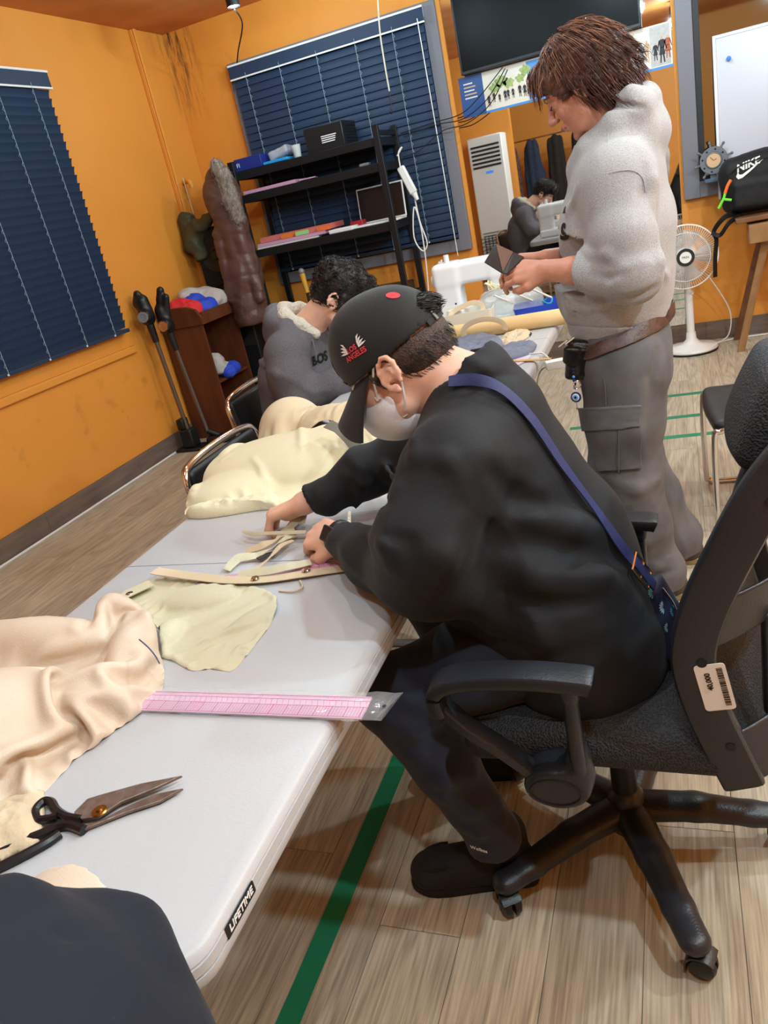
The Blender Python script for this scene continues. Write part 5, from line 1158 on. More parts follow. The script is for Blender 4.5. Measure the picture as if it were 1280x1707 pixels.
# ------------------------------------------------------------------ person at the near end of the table: padded navy jacket, head out of the picture
def near_person():
    JK = mat('dark_navy_padded_nylon', (22, 26, 37), 0.75, spec=0.25, bump=(14, 0.25), sheen=0.05); root = thing('person', 'person in dark navy padded jacket seated at the near end, lower left corner', 'person', (-0.62, 0.02, 0))
    B = SDF(); hf = headframe((-0.3, 0.85, -0.42)); ho = np.array([-0.745, 0.16, 1.17]); T = head(B, ho, hf); B.cap(T(-0.03, 0, -0.05), (-0.70, 0.06, 1.0), 0.055, 0.066, k=0.03)
    B.chain([(-0.69, 0.04, 0.95), (-0.64, 0.0, 0.55)], [0.1, 0.11], k=0.04)
    sr = np.array([-0.465, 0.135, 0.895]); er = np.array([-0.44, 0.18, 0.62]); wr = np.array([-0.60, 0.33, 0.62]); sl = np.array([-0.90, 0.15, 0.87]); el = np.array([-0.90, 0.24, 0.62]); wl = np.array([-0.78, 0.33, 0.63])
    for (a, b, c) in ((sr, er, wr), (sl, el, wl)): B.cap((-0.69, 0.05, 0.93), a, 0.06, 0.05, k=0.04); B.chain([a, b, c], [0.05, 0.04, 0.028], k=0.02)
    B.build('body', 0.006, SKIN, root)
    H = SDF(); H.ell(T(-0.018, 0, 0.042), (0.104, 0.086, 0.092), hf); H.ell(T(-0.05, 0, -0.01), (0.066, 0.074, 0.06), hf, k=0.03); H.ell(T(0.10, 0, -0.045), (0.080, 0.11, 0.090), hf, k=0.01, op=-1); H.build('hair', 0.006, HAIRBLK, root)
    W = SDF(); W.chain([(-0.62, 0.0, 0.52), (-0.64, 0.02, 0.72), (-0.675, 0.04, 0.88)], [0.20, 0.20, 0.16], k=0.06, flat=((1, 0, 0), 1.2))
    W.cap((-0.69, 0.05, 0.88), sr, 0.140, 0.160, k=0.12); W.cap((-0.69, 0.05, 0.90), sl, 0.12, 0.12, k=0.06)
    W.chain([sr, er, wr], [0.160, 0.110, 0.062], k=0.12); W.chain([sl, el, wl], [0.115, 0.10, 0.062], k=0.05)
    W.cap((-0.69, 0.05, 0.98), (-0.70, 0.06, 1.03), 0.10, 0.085, k=0.04); W.cap((-0.70, 0.06, 1.0), (-0.72, 0.09, 1.12), 0.062, 0.075, k=0.01, op=-1)
    W.disp = lambda P: 0.003*noise3(P, 12, 61)+0.001*noise3(P, 40, 62)
    folds(W, [([(95, 1562), (115, 1556), (132, 1558)], 0.006, 0.3, 0.01, -1), ([(180, 1505), (230, 1535), (270, 1585)], 0.012, 0.7, 0.04), ([(0, 1500), (20, 1490), (60, 1485)], 0.010, 0.6, 0.03)], 0.3, 1.6)
    W.build('jacket', 0.0065, JK, root)
    Pn = SDF(); Pn.cap((-0.70, 0.0, 0.5), (-0.54, 0.0, 0.5), 0.12, k=0.04)
    for s in (-1, 1): Pn.chain([(-0.63+s*0.1, 0.02, 0.5), (-0.66+s*0.1, 0.36, 0.54), (-0.66+s*0.1, 0.30, 0.1)], [0.09, 0.07, 0.055], k=0.03)
    Pn.build('trousers', 0.009, mat('dark_trousers', (34, 34, 38), 0.8), root)
    for s in (-1, 1): shoe((-0.66+s*0.1, 0.44, 0), (-0.66+s*0.1, 0.18, 0), 0.1, 'shoe', SHOEBLK, root)
    st = thing('stool', 'round stool under the person in the navy jacket', 'stool', (-0.62, 0.0, 0)); MB().cyl((-0.62, 0, 0.36), (-0.62, 0, 0.40), 0.17, n=28).build('seat', M_BLKLEA, st, bevel=0.01)
    for k in range(4): a = PI/4+k*PI/2; MB().tube([(-0.62+0.13*math.cos(a), 0.13*math.sin(a), 0.36), (-0.62+0.19*math.cos(a), 0.19*math.sin(a), 0.0)], 0.011).build('leg', M_CHROME, st)
near_person()
# ------------------------------------------------------------------ cloth lying on the tables
def cloth_mat(name, c1, c2, rough=0.75, bump=(300, 0.12), **k): return mat(name, c1, rough, bump=bump, var=(9, c2, 0.25), **k)
BEIGE = cloth_mat('beige_lining_satin', (222, 204, 184), (212, 190, 168), 0.42); OLIVE = cloth_mat('pale_olive_cotton', (208, 202, 172), (198, 194, 166)); CREAM = cloth_mat('pale_cream_cotton', (220, 212, 180), (212, 204, 172)); SAND = cloth_mat('sand_cotton', (212, 194, 164), (202, 182, 152)); GREYC = cloth_mat('grey_blue_cotton', (122, 128, 146), (106, 112, 130)); DKC = mat('charcoal_scrap', (44, 44, 46), 0.8)
def drape(name, label, cat, out, H, m, fl=(), z0=TZ, crump=0.004, cs=40, edge=0.10, seed=1, parent=None, world=False, rings=36, cen=None, thin=0.004, prof=None, lin_=False, zmin=0.0015, ncr=26, cdir=None):
    """a crumpled cloth lying on a table: outline, overall bulge and single folds (polyline, height, width)"""
    P = np.array([onz(x, y, z0)[:2] for x, y in out]) if not world else np.array(out, float)
    if lin_:
        per = max(3, 132//len(P)); Bd = np.concatenate([P[i]+(P[(i+1) % len(P)]-P[i])*np.arange(per)[:, None]/per for i in range(len(P))])
    else: Bd = smoothpts(P, 132, True)
    n = len(Bd); rg = np.random.RandomState(seed+90); c = (np.array(onz(*cen, z0)[:2]) if (cen is not None and not world) else (np.array(cen) if cen is not None else Bd.mean(0)))
    S_ = np.linspace(0, 1, rings+1)[1:]; XY = [c[None]]+[c+(Bd-c)*s for s in S_]; XY = np.concatenate(XY); s_all = np.concatenate([[0]]+[np.full(n, s) for s in S_])
    L = np.concatenate([[1e9]]+[np.linalg.norm(Bd-c, axis=1)*(1-s) for s in S_])      # distance to the rim along the spoke
    fade = np.clip(L/edge, 0, 1); fade = np.sqrt(np.clip(1-(1-fade)**2, 0, 1)); h = H*fade
    if prof is not None: h = h*prof(XY)
    P3 = np.c_[XY, np.zeros(len(XY))]; ef = np.clip(L/0.03, 0.15, 1)
    nz = noise3(P3, cs, seed, 2)*1.9; r1 = 0.8-np.sqrt(np.abs(nz)+0.002)*1.5; r2 = 0.6-np.sqrt(np.abs(noise3(P3, cs*1.9, seed+5, 1))*2+0.003); h = h+crump*0.55*r1*ef+crump*0.2*r2*ef+crump*0.6*noise3(P3, cs*0.45, seed+3, 2)*ef
    for (pts, a, wd) in fl:
        Q = np.array([onz(x, y, z0+H*0.5)[:2] for x, y in pts]) if not world else np.array(pts, float); Q = smoothpts(Q, 24); d = np.full(len(XY), 9.0)
        for i in range(len(Q)-1):
            ab = Q[i+1]-Q[i]; t = np.clip((XY-Q[i]) @ ab/(ab @ ab+1e-9), 0, 1); d = np.minimum(d, np.linalg.norm(XY-Q[i]-t[:, None]*ab, axis=1))
        h = h+a*np.exp(-np.sqrt((d/wd)**2+0.04)*1.25+0.25)*ef
    h = np.maximum(h, zmin)+thin*0.5
    for _ in range(ncr):      # single straight creases, as pressed cloth shows them
        q = XY[rg.randint(len(XY))]; a_ = rg.uniform(0, PI) if cdir is None else rg.normal(cdir, 0.5); ln = rg.uniform(0.03, 0.11); dv = np.array([math.cos(a_), math.sin(a_)])*ln; t = np.clip((XY-q) @ dv/(ln*ln), -0.5, 0.5); d = np.linalg.norm(XY-q-t[:, None]*dv, axis=1); h = h+rg.choice([-1, 1])*rg.uniform(0.4, 1)*crump*np.exp(-d/rg.uniform(0.004, 0.011))*ef*(1-np.abs(t)*1.5)
    h = np.maximum(h, zmin)
    XY = XY.copy(); XY[-n:] += rg.normal(size=(n, 2))*0.0012
    V = np.c_[XY, z0+h]; Fc = [(0, 1+i, 1+(i+1) % n) for i in range(n)]
    for k in range(rings-1):
        a, b = 1+k*n, 1+(k+1)*n
        for i in range(n): Fc.append((a+i, b+i, b+(i+1) % n, a+(i+1) % n))
    low = np.c_[c+(Bd-c)*0.985, np.full(n, z0+0.0008)]; base = len(V); V = np.concatenate([V, low]); a = 1+(rings-1)*n
    for i in range(n): Fc.append((a+i, base+i, base+(i+1) % n, a+(i+1) % n))
    Fc.append(tuple(range(base, base+n))[::-1])
    ob = mesh_obj(name, V, Fc, m, parent, ang=180)
    if label: tag(ob, label, cat)
    return ob
def inside(P, poly):
    x, y = P[:, 0], P[:, 1]; c = np.zeros(len(P), bool); n = len(poly)
    for i in range(n):
        (x0, y0), (x1, y1) = poly[i], poly[(i+1) % n]; c ^= ((y0 > y) != (y1 > y)) & (x < (x1-x0)*(y-y0)/(y1-y0+1e-12)+x0)
    return c
def cloth(name, out, m, parent, lumps=(), stretch=1.2, h=0.0085, steps=260, seed=1, z0=TZ, smooth=True, sx=None, bend=0.2, grav=0.0001, zstart=0.004, hold=0.5, thick=0.0018):
    """cloth bunched into an outline: a sheet larger than its footprint is relaxed over the table (and over what lies under it) until it buckles into folds
    lumps: (x, y, radius x, radius y, height, turn) of the padding underneath, placed on the table plane"""
    Q = np.array([onz(x, y, z0)[:2] for x, y in out]); Bd = smoothpts(Q, 140, True) if smooth else np.concatenate([Q[i]+(Q[(i+1) % len(Q)]-Q[i])*np.arange(10)[:, None]/10 for i in range(len(Q))])
    lo, hi = Bd.min(0)-h, Bd.max(0)+h; nx, ny = (np.ceil((hi-lo)/h)).astype(int)+1
    gi, gj = np.meshgrid(np.arange(nx), np.arange(ny), indexing='ij'); P = np.stack([lo[0]+gi*h, lo[1]+gj*h], -1).reshape(-1, 2); ins = inside(P, Bd)
    g = np.full(nx*ny, -1); g[ins] = np.arange(ins.sum()); g = g.reshape(nx, ny); X0 = P[ins]; N = len(X0)
    quads = np.stack([g[:-1, :-1], g[1:, :-1], g[1:, 1:], g[:-1, 1:]], -1).reshape(-1, 4); quads = quads[(quads >= 0).all(1)]
    used = np.zeros(N, bool); used[quads.ravel()] = True; re_ = np.full(N, -1); re_[used] = np.arange(used.sum()); quads = re_[quads]; g = np.where(g >= 0, re_[np.maximum(g, 0)], -1); X0 = X0[used]; N = len(X0)
    E = []
    for (a, b, w_) in ((1, 0, 1.0), (0, 1, 1.0), (1, 1, 0.7), (1, -1, 0.7), (2, 0, bend), (0, 2, bend), (3, 0, bend*0.6), (0, 3, bend*0.6)):
        A = g[max(0, -a):nx-max(0, a), max(0, -b):ny-max(0, b)]; B_ = g[max(0, a):nx-max(0, -a), max(0, b):ny-max(0, -b)]
        A = A.ravel(); B_ = B_.ravel(); k = (A >= 0) & (B_ >= 0); E.append(np.stack([A[k], B_[k], np.full(k.sum(), w_), np.full(k.sum(), math.hypot(a, b)*h*stretch)], 1))
    E = np.concatenate(E); ia, ib = E[:, 0].astype(int), E[:, 1].astype(int); wt, rest = E[:, 2], E[:, 3]
    cnt = np.bincount(quads.ravel(), minlength=N); bnd = np.where(cnt < 4)[0]; d2 = ((X0[bnd][:, None]-Bd[None])**2).sum(-1); tgt = Bd[np.argmin(d2, 1)]
    deg = np.bincount(ia, wt, N)+np.bincount(ib, wt, N)
    L = [(np.array(onz(x, y, z0)[:2]), rx, ry, hh, math.cos(a), math.sin(a)) for (x, y, rx, ry, hh, a) in lumps]
    def core(xy):
        z = np.zeros(len(xy))
        for (c, rx, ry, hh, ca, sa) in L:
            d = xy-c; u = (d[:, 0]*ca+d[:, 1]*sa)/rx; v = (-d[:, 0]*sa+d[:, 1]*ca)/ry; z = np.maximum(z, hh*np.sqrt(np.clip(1-u*u-v*v, 0, 1)))
        return z
    rs = np.random.RandomState(seed); P3 = np.c_[X0, np.zeros(N)]; X = np.c_[X0, z0+core(X0)+zstart*(1.2+noise3(P3, 45, seed, 2)+rs.normal(size=N)*0.15)]; Vv = np.zeros_like(X)
    for it in range(steps):
        Vv *= 0.93; Vv[:, 2] -= grav; X += Vv; old = X.copy()
        for _ in range(5):
            d = X[ib]-X[ia]; l = np.sqrt((d*d).sum(1))+1e-9; cor = d*(((l-rest)/l*0.5*wt)[:, None])
            cor[:, :] *= np.where((wt < 0.69) & (l > rest), 0.0, 1.0)[:, None]      # long links only resist folding
            dX = np.stack([np.bincount(ia, cor[:, k], N)-np.bincount(ib, cor[:, k], N) for k in range(3)], 1); X += dX/deg[:, None]*1.6
            X[bnd, :2] += (tgt-X[bnd, :2])*hold; X[bnd, 2] += (z0+core(X[bnd, :2])*0.15+0.001-X[bnd, 2])*0.12
            fl_ = z0+core(X[:, :2])+0.0012; low = X[:, 2] < fl_; X[low, 2] = fl_[low]
        Vv += (X-old)*0.9; sp_ = np.linalg.norm(Vv, axis=1); k = sp_ > 0.004; Vv[k] *= (0.004/sp_[k])[:, None]; Vv[low, :2] *= 0.3
    ob = mesh_obj(name, X, quads, m, parent, ang=180)
    md = ob.modifiers.new('s', 'SOLIDIFY'); md.thickness = thick; md.offset = -1
    md = ob.modifiers.new('u', 'SUBSURF'); md.levels = 1; md.render_levels = 2
    return ob
def ribbon(name, pts, wd, m, parent=None, z=TZ+0.002, lift=None, th=0.0012, roll=None):
    P = smoothpts(np.array([(*onz(x, y, z)[:2], z) for x, y in pts]), 48)
    if lift is not None: P[:, 2] += np.interp(np.linspace(0, 1, len(P)), np.linspace(0, 1, len(lift)), lift)
    U = np.tile([0, 0, 1.0], (len(P), 1))
    if roll is not None:
        r = np.interp(np.linspace(0, 1, len(P)), np.linspace(0, 1, len(roll)), roll)
        for i in range(len(P)):
            T = unit(P[min(i+1, len(P)-1)]-P[max(i-1, 0)]); s = unit(np.cross(T, [0, 0, 1.0])); U[i] = np.cos(r[i])*np.array([0, 0, 1.0])+np.sin(r[i])*s
    return MB().tube(P, 1.0, n=8, flat=(wd/2, th), up=U).build(name, m, parent)
# large coat across the middle of the tables
coat = thing('trench_coat', 'large pale cream coat spread across the table between the two seated people', 'coat', tuple(onz(520, 780, TZ)))
cloth('coat_body', [(308, 858), (340, 812), (395, 770), (440, 742), (500, 738), (570, 735), (640, 730), (700, 742), (720, 770), (660, 800), (600, 808), (540, 818), (515, 828), (470, 842), (455, 834), (420, 838), (380, 846)], CREAM, coat, lumps=[(500, 772, 0.34, 0.20, 0.085, 0.1), (400, 815, 0.16, 0.12, 0.05, 0.5), (640, 760, 0.16, 0.14, 0.09, 0.0)], stretch=1.10, h=0.011, seed=3, bend=0.35, thick=0.002)
cloth('lining_heap', [(432, 745), (445, 715), (470, 700), (500, 690), (530, 698), (560, 706), (600, 700), (650, 706), (680, 716), (650, 735), (600, 742), (560, 736), (520, 742), (480, 748)], SAND, coat, lumps=[(490, 722, 0.12, 0.12, 0.125, 0.0), (560, 724, 0.14, 0.11, 0.10, 0.0), (630, 722, 0.14, 0.10, 0.10, 0.0)], stretch=1.25, h=0.0105, seed=9, bend=0.12)
drape('sleeve_edge', None, None, [(312, 862), (360, 848), (420, 842), (462, 832), (466, 848), (430, 852), (370, 862), (330, 866)], 0.03, CREAM, [([(330, 860), (400, 850), (455, 842)], -0.014, 0.012)], crump=0.003, cs=60, edge=0.04, seed=5, parent=coat)
ribbon('drawcord', [(590, 695), (600, 708), (615, 712), (612, 698), (598, 690)], 0.012, SAND, coat, z=TZ+0.14)
# grey lining showing inside the coat
ribbon('grey_lining', [(548, 712), (566, 716), (582, 724), (594, 736)], 0.035, mat('grey_lining', (104, 104, 94), 0.7), coat, z=TZ+0.12, lift=[0.01, 0.0, -0.015, -0.03], roll=[0.3, 0.1, 0.5, 0.2])
drape('denim_scrap', 'folded blue denim scraps on the far table beside the capped head', 'fabric', [(585, 690), (620, 676), (660, 668), (690, 690), (640, 700)], 0.05, mat('blue_denim', (70, 92, 128), 0.8, bump=(400, 0.2)), crump=0.006, cs=50, edge=0.05, seed=8)
# cut trouser piece, near middle of the table
cut = thing('cut_garment', 'crumpled pale olive garment piece with ragged hem in the middle of the near table', 'garment', tuple(onz(350, 1040, TZ)))
cloth('cloth', [(196, 1004), (204, 988), (262, 962), (300, 966), (350, 972), (400, 976), (440, 982), (462, 996), (464, 1018), (448, 1048), (418, 1086), (388, 1122), (350, 1116), (318, 1120), (290, 1104), (268, 1098), (272, 1060), (250, 1030), (232, 1014)], OLIVE, cut, lumps=[(330, 1000, 0.09, 0.05, 0.022, 0.1), (280, 1060, 0.03, 0.05, 0.022, 0.3), (430, 1030, 0.03, 0.07, 0.014, -0.5)], stretch=1.10, h=0.0072, seed=21, bend=0.15, smooth=False)
ribbon('waistband_tab', [(196, 998), (222, 986), (252, 972)], 0.036, OLIVE, cut, z=TZ+0.012)
# beige satin heap at the left
heap = thing('satin_heap', 'big heap of beige satin lining at the left edge of the near table', 'garment', tuple(onz(90, 1200, TZ)))
cloth('cloth', [(-210, 1120), (-120, 1060), (0, 1052), (70, 1050), (130, 1044), (180, 1030), (216, 1016), (246, 1036), (262, 1080), (274, 1112), (270, 1152), (240, 1186), (212, 1208), (190, 1222), (160, 1246), (128, 1266), (108, 1288), (84, 1312), (30, 1372), (-60, 1420), (-200, 1420), (-280, 1260)], BEIGE, heap, lumps=[(-20, 1235, 0.15, 0.15, 0.10, 0.3), (60, 1085, 0.20, 0.06, 0.07, 0.1), (228, 1105, 0.045, 0.11, 0.07, 0.35), (160, 1190, 0.07, 0.055, 0.06, 0.2), (200, 1040, 0.05, 0.04, 0.07, 0.0)], stretch=1.32, h=0.0092, steps=340, seed=31, bend=0.12, grav=0.00008)
drape('flap', None, None, [(-80, 1370), (0, 1340), (52, 1322), (76, 1328), (68, 1402), (20, 1428), (-20, 1444), (-90, 1440)], 0.014, SAND, [([(0, 1400), (40, 1380), (70, 1360)], 0.008, 0.02)], crump=0.003, cs=40, edge=0.05, seed=37, parent=heap)
MB().tube(smoothpts([onz(232, 1066, TZ+0.10), onz(246, 1078, TZ+0.095), onz(258, 1092, TZ+0.085), onz(266, 1106, TZ+0.075)], 14), 0.0012, n=5).build('blue_thread', mat('blue_thread', (70, 84, 120), 0.8), heap)
tag(cloth('cloth_scrap', [(30, 1500), (60, 1462), (100, 1446), (150, 1462), (190, 1500), (230, 1560), (150, 1600), (60, 1560)], BEIGE, None, lumps=[(110, 1500, 0.07, 0.05, 0.02, 0.2)], stretch=1.12, seed=41), 'beige satin scrap peeking out beyond the navy jacket at the near end', 'fabric')
# waistband strip with snap fasteners
wb = thing('waistband_strip', 'long pale waistband strip with metal snaps beside the person\'s hands', 'fabric strip', tuple(onz(450, 960, TZ)))
ribbon('band', [(262, 964), (320, 968), (380, 972), (440, 970), (500, 962), (560, 952), (600, 946)], 0.030, SAND, wb, lift=[0.02, 0.012, 0.008, 0.006, 0.006, 0.004, 0.003])
ribbon('fold_over', [(400, 962), (440, 962), (480, 956), (520, 944)], 0.022, OLIVE, wb, lift=[0.008, 0.014, 0.016, 0.010], roll=[0.2, 0.5, 0.4, 0.2])
for (x, y) in ((425, 964), (510, 950), (216, 990)):
    p = onz(x, y, TZ+0.012); MB().lathe([(0, 0.003), (0.0035, 0.003), (0.004, 0.0015), (0.008, 0.0022), (0.0095, 0.0), (0, 0.0)], p, n=16).build('snap', M_CHROME, wb)
MB().tube(smoothpts([onz(465, 985, TZ+0.002), onz(490, 986, TZ+0.004), onz(504, 978, TZ+0.006), onz(500, 968, TZ+0.004)], 20), 0.002, n=6).build('cord_end', SAND, wb)
# strip held between the hands
hs = thing('fabric_strip', 'twisted pale olive strip pinched between the person\'s fingers', 'fabric strip', tuple(onz(470, 890, TZ)))
ribbon('strip', [(406, 885), (420, 890), (450, 889), (480, 888), (510, 887)], 0.010, OLIVE, hs, z=TZ+0.02, roll=[0.3, 0.8, 0.5, 0.7, 0.4])
ribbon('tail', [(378, 952), (400, 938), (430, 930), (462, 918), (480, 902), (494, 896)], 0.020, OLIVE, hs, z=TZ+0.004, lift=[0.002, 0.012, 0.006, 0.014, 0.01, 0.01], roll=[0.2, 0.9, 0.3, -0.6, 0.3, 0.2])
ribbon('tail', [(410, 920), (440, 915), (465, 905), (476, 892), (490, 886)], 0.022, SAND, hs, z=TZ+0.006, lift=[0.0, 0.01, 0.012, 0.006, 0.01], roll=[0.1, 0.5, -0.4, 0.6, 0.2])
ribbon('tail', [(424, 952), (450, 934), (470, 915), (490, 905)], 0.012, SAND, hs, z=TZ+0.012, lift=[0.0, 0.006, 0.008, 0.006], roll=[0.2, -0.5, 0.4, 0.0])
ribbon('dark_backing', [(430, 932), (445, 925), (458, 922)], 0.018, DKC, hs, z=TZ+0.010)
ribbon('loop', [(478, 886), (498, 874), (512, 866), (505, 878)], 0.016, OLIVE, hs, z=TZ+0.012, roll=[0.6, 0.9, 0.6, 0.2], lift=[0, 0.012, 0.02, 0.008])
# ------------------------------------------------------------------ rulers
PINK = mat('pink_ruler_acrylic', (224, 186, 214), 0.25, spec=0.6); PINKL = mat('magenta_print', (186, 62, 124), 0.5)
def ruler(name, label, a, b, wd, zz, L0=0.0, sleeve=True):
    root = thing(name, label, 'ruler', tuple((np.array(a)+np.array(b))/2)); a = np.array(a); b = np.array(b); ex = unit(b-a); ey = np.cross([0, 0, 1.0], ex); R = np.array([ex, ey, [0, 0, 1.0]]).T; L = np.linalg.norm(b-a)
    MB().prism(np.array(rrect(L, wd, 0.002))+[L/2, 0], 0, 0.0016, a, R).build('blade', PINK, root, smooth=False)
    mb = MB()
    def line(x0, y0, x1, y1, w): d = np.array([x1-x0, y1-y0]); l = np.linalg.norm(d); n = np.array([-d[1], d[0]])/l*w/2; q = [(x0+n[0], y0+n[1]), (x0-n[0], y0-n[1]), (x1-n[0], y1-n[1]), (x1+n[0], y1+n[1])]; mb.add([a+R @ np.array([u, v, 0.0018]) for u, v in q], [(0, 1, 2, 3)])
    for v in (-0.45, 0.0, 0.28, 0.45): line(0, v*wd, L, v*wd, 0.0012)
    for v in np.linspace(-0.40, -0.05, 6): line(0, v*wd, L, v*wd, 0.0004)
    n = int(L/0.005)
    for i in range(n+1):
        x = i*0.005; line(x, -0.45*wd, x, -0.0*wd if i % 5 else 0.02*wd, 0.0005 if i % 5 else 0.0014)
        if i % 2 == 0: line(x, 0.28*wd, x+0.004, 0.03*wd, 0.0005)
        line(x, 0.45*wd, x, 0.38*wd, 0.0005)
    mb.build('scale_print', PINKL, root, smooth=False)
    return root, ex, R, L
a = (onz(236, 1168, TZ+0.004)); b = onz(612, 1181, TZ+0.004); a[2] = b[2] = TZ+0.004
r1, ex, R, L = ruler('quilting_ruler', 'clear pink grid ruler in a plastic sleeve jutting over the table edge', a-unit(b-a)*0.10, b, 0.050, 0)
SLV = mat('clear_sleeve_film', (240, 238, 242), 0.07, alpha=0.13, spec=1.0, bump=(22, 0.5)); o = a-unit(b-a)*0.10
N = 40; V = []
for j in (0, 1):
    for i in range(N+1):
        for v in (-1, 1):
            x = -0.01+(L+0.058)*i/N-(0.022 if (i == N and v < 0) else 0); z = 0.0032+0.0012*math.sin(i*1.9)+0.001*math.sin(i*0.7+v)+(0.003*max(0, i-N+6)/6)
            V.append(o+R @ np.array([x, v*0.032, z if j else z-0.0006]))
m_ = 2*(N+1); Fc = []
for i in range(N): Fc += [(m_+2*i, m_+2*i+2, m_+2*i+3, m_+2*i+1), (2*i+1, 2*i+3, 2*i+2, 2*i), (2*i, 2*i+2, m_+2*i+2, m_+2*i), (2*i+3, 2*i+1, m_+2*i+1, m_+2*i+3)]
Fc += [(0, m_, m_+1, 1), (2*N+1, m_+2*N+1, m_+2*N, 2*N)]
sl = MB().add(V, Fc).build('plastic_sleeve', SLV, r1, ang=180); q = o+R @ np.array([L+0.030, -0.004, 0.0085]); MB().cyl(q, q+[0, 0, 0.0008], 0.003, n=10).build('hang_hole', M_BLK, r1)
PINK2 = mat('lilac_ruler_acrylic', (206, 180, 214), 0.3)
a2 = onz(330, 972, TZ+0.003); b2 = onz(640, 930, TZ+0.003); ruler('quilting_ruler', 'lilac grid ruler lying under the waistband strip', a2, b2, 0.034, 0)[0]
# clear acrylic sheet with metal end near the far sleeve
pc = thing('acrylic_sheet', 'clear acrylic sheet with a steel edge under the far sleeve', 'sheet', tuple(onz(620, 870, TZ)))
CLR = mat('clear_acrylic', (214, 226, 232), 0.08, alpha=0.35, spec=0.9)
A, B_, C_, D = onz(583, 890, TZ), onz(583, 858, TZ), onz(700, 845, TZ), onz(700, 880, TZ)
MB().add([p+[0, 0, 0.001] for p in (A, D, C_, B_)]+[p+[0, 0, 0.004] for p in (A, D, C_, B_)], [(3, 2, 1, 0), (4, 5, 6, 7), (0, 1, 5, 4), (1, 2, 6, 5), (2, 3, 7, 6), (3, 0, 4, 7)]).build('sheet', CLR, pc, smooth=False)
MB().tube([A+[0, 0, 0.006], B_+[0, 0, 0.006]], 0.005, n=8).build('steel_edge', M_CHROME, pc)
# ------------------------------------------------------------------ tailor's shears
STEEL = mat('aged_steel', (150, 134, 124), 0.36, metal=0.6, var=(60, (116, 98, 88), 0.25), bump=(90, 0.1)); BRASS = mat('brass', (176, 132, 72), 0.3, metal=1.0); HNDL = mat('black_enamel', (24, 24, 28), 0.28)
def shears():
    z = TZ; root = thing('tailor_shears', 'large steel tailor shears with black handles lying open on the near table', 'scissors', tuple(onz(165, 1352, z)))
    P = lambda x, y: onz(x, y, z)[:2]
    b1 = [P(150, 1342), P(168, 1336), P(240, 1316), P(308, 1303), P(262, 1325), P(205, 1348), P(170, 1372), P(140, 1376), P(128, 1364)]
    b2 = [P(134, 1384), P(170, 1374), P(215, 1350), P(260, 1330), P(308, 1320), P(270, 1342), P(215, 1360), P(170, 1378), P(140, 1390)]
    for o, z0 in ((b2, 0.003), (b1, 0.0075)):
        o = np.array(o); 
        ar = 0.5*np.sum(o[:, 0]*np.roll(o[:, 1], -1)-o[:, 1]*np.roll(o[:, 0], -1)); o = o if ar > 0 else o[::-1]
        MB().prism(o, z+z0, z+z0+0.0042).build('blade', STEEL, root, smooth=False, bevel=0.0012)
    pv = onz(166, 1352, z+0.012); MB().lathe([(0, 0.005), (0.004, 0.0048), (0.0055, 0.002), (0.0095, 0.002), (0.011, 0.0), (0, 0)], pv, n=18).build('pivot_screw', BRASS, root)
    T = lambda pts, h: smoothpts([onz(x, y, z+hh) for (x, y), hh in zip(pts, h)], 40)
    MB().tube(T([(134, 1366), (112, 1362), (95, 1352), (86, 1338), (74, 1336), (60, 1350), (62, 1366), (78, 1366), (96, 1362)], [0.009]*9), 0.0065, n=8).build('handle', HNDL, root)
    MB().tube(T([(140, 1384), (118, 1376), (98, 1378), (70, 1390), (40, 1402), (0, 1420), (-40, 1440), (-60, 1462), (-30, 1460), (0, 1446), (40, 1426), (80, 1404), (100, 1390)], [0.006]*13), 0.0068, n=8).build('handle', HNDL, root)
shears()
# ------------------------------------------------------------------ far table: sewing machine, bins, paper roll, scraps
def sewing_machine():
    WP = mat('glossy_white_casing', (234, 235, 238), 0.28); root = thing('sewing_machine', 'white domestic sewing machine at the far end of the tables', 'sewing machine', (-0.98, 4.06, TZ)); x0, x1, y = -1.175, -0.795, 4.06
    S = SDF(); S.box(((x0+x1)/2, y, 0.775), (0.19, 0.088, 0.034), rad=0.014); S.build('bed', 0.007, WP, root)
    S = SDF(); S.box((x0+0.065, y, 0.90), (0.066, 0.07, 0.128), rad=0.022); S.box(((x0+x1)/2-0.0, y, 0.975), (0.19, 0.066, 0.055), rad=0.022, k=0.03); S.box((x1-0.045, y, 0.925), (0.046, 0.062, 0.085), rad=0.02, k=0.02); S.build('arm', 0.006, WP, root)
    MB().lathe([(0, 0.024), (0.026, 0.024), (0.032, 0.018), (0.032, 0.002), (0.028, 0.0), (0, 0)], (x0-0.001, y, 0.955), frame((-1, 0, 0), (0, 0, 1)), n=24).build('handwheel', WP, root)
    MB().cyl((x0+0.075, y-0.02, 1.025), (x0+0.075, y-0.02, 1.075), 0.014).build('spool_pin', WP, root); MB().cyl((x0+0.045, y-0.01, 1.025), (x0+0.045, y-0.01, 1.055), 0.005).build('bobbin_winder', WP, root); MB().cyl((x0+0.03, y+0.01, 1.025), (x0+0.03, y+0.01, 1.045), 0.01).build('winder_stop', WP, root)
    MB().box(((x0+x1)/2+0.03, y-0.02, 1.032), (0.16, 0.05, 0.012)).build('carry_handle', WP, root, bevel=0.005)
    MB().cyl((x1-0.045, y, 0.86), (x1-0.045, y, 0.812), 0.004).box((x1-0.045, y-0.004, 0.815), (0.024, 0.03, 0.005)).build('needle_bar', M_CHROME, root)
    MB().cyl((x0+0.10, y-0.069, 0.83), (x0+0.10, y-0.071, 0.83), 0.005).build('casing_screw', M_BLK, root)
sewing_machine()
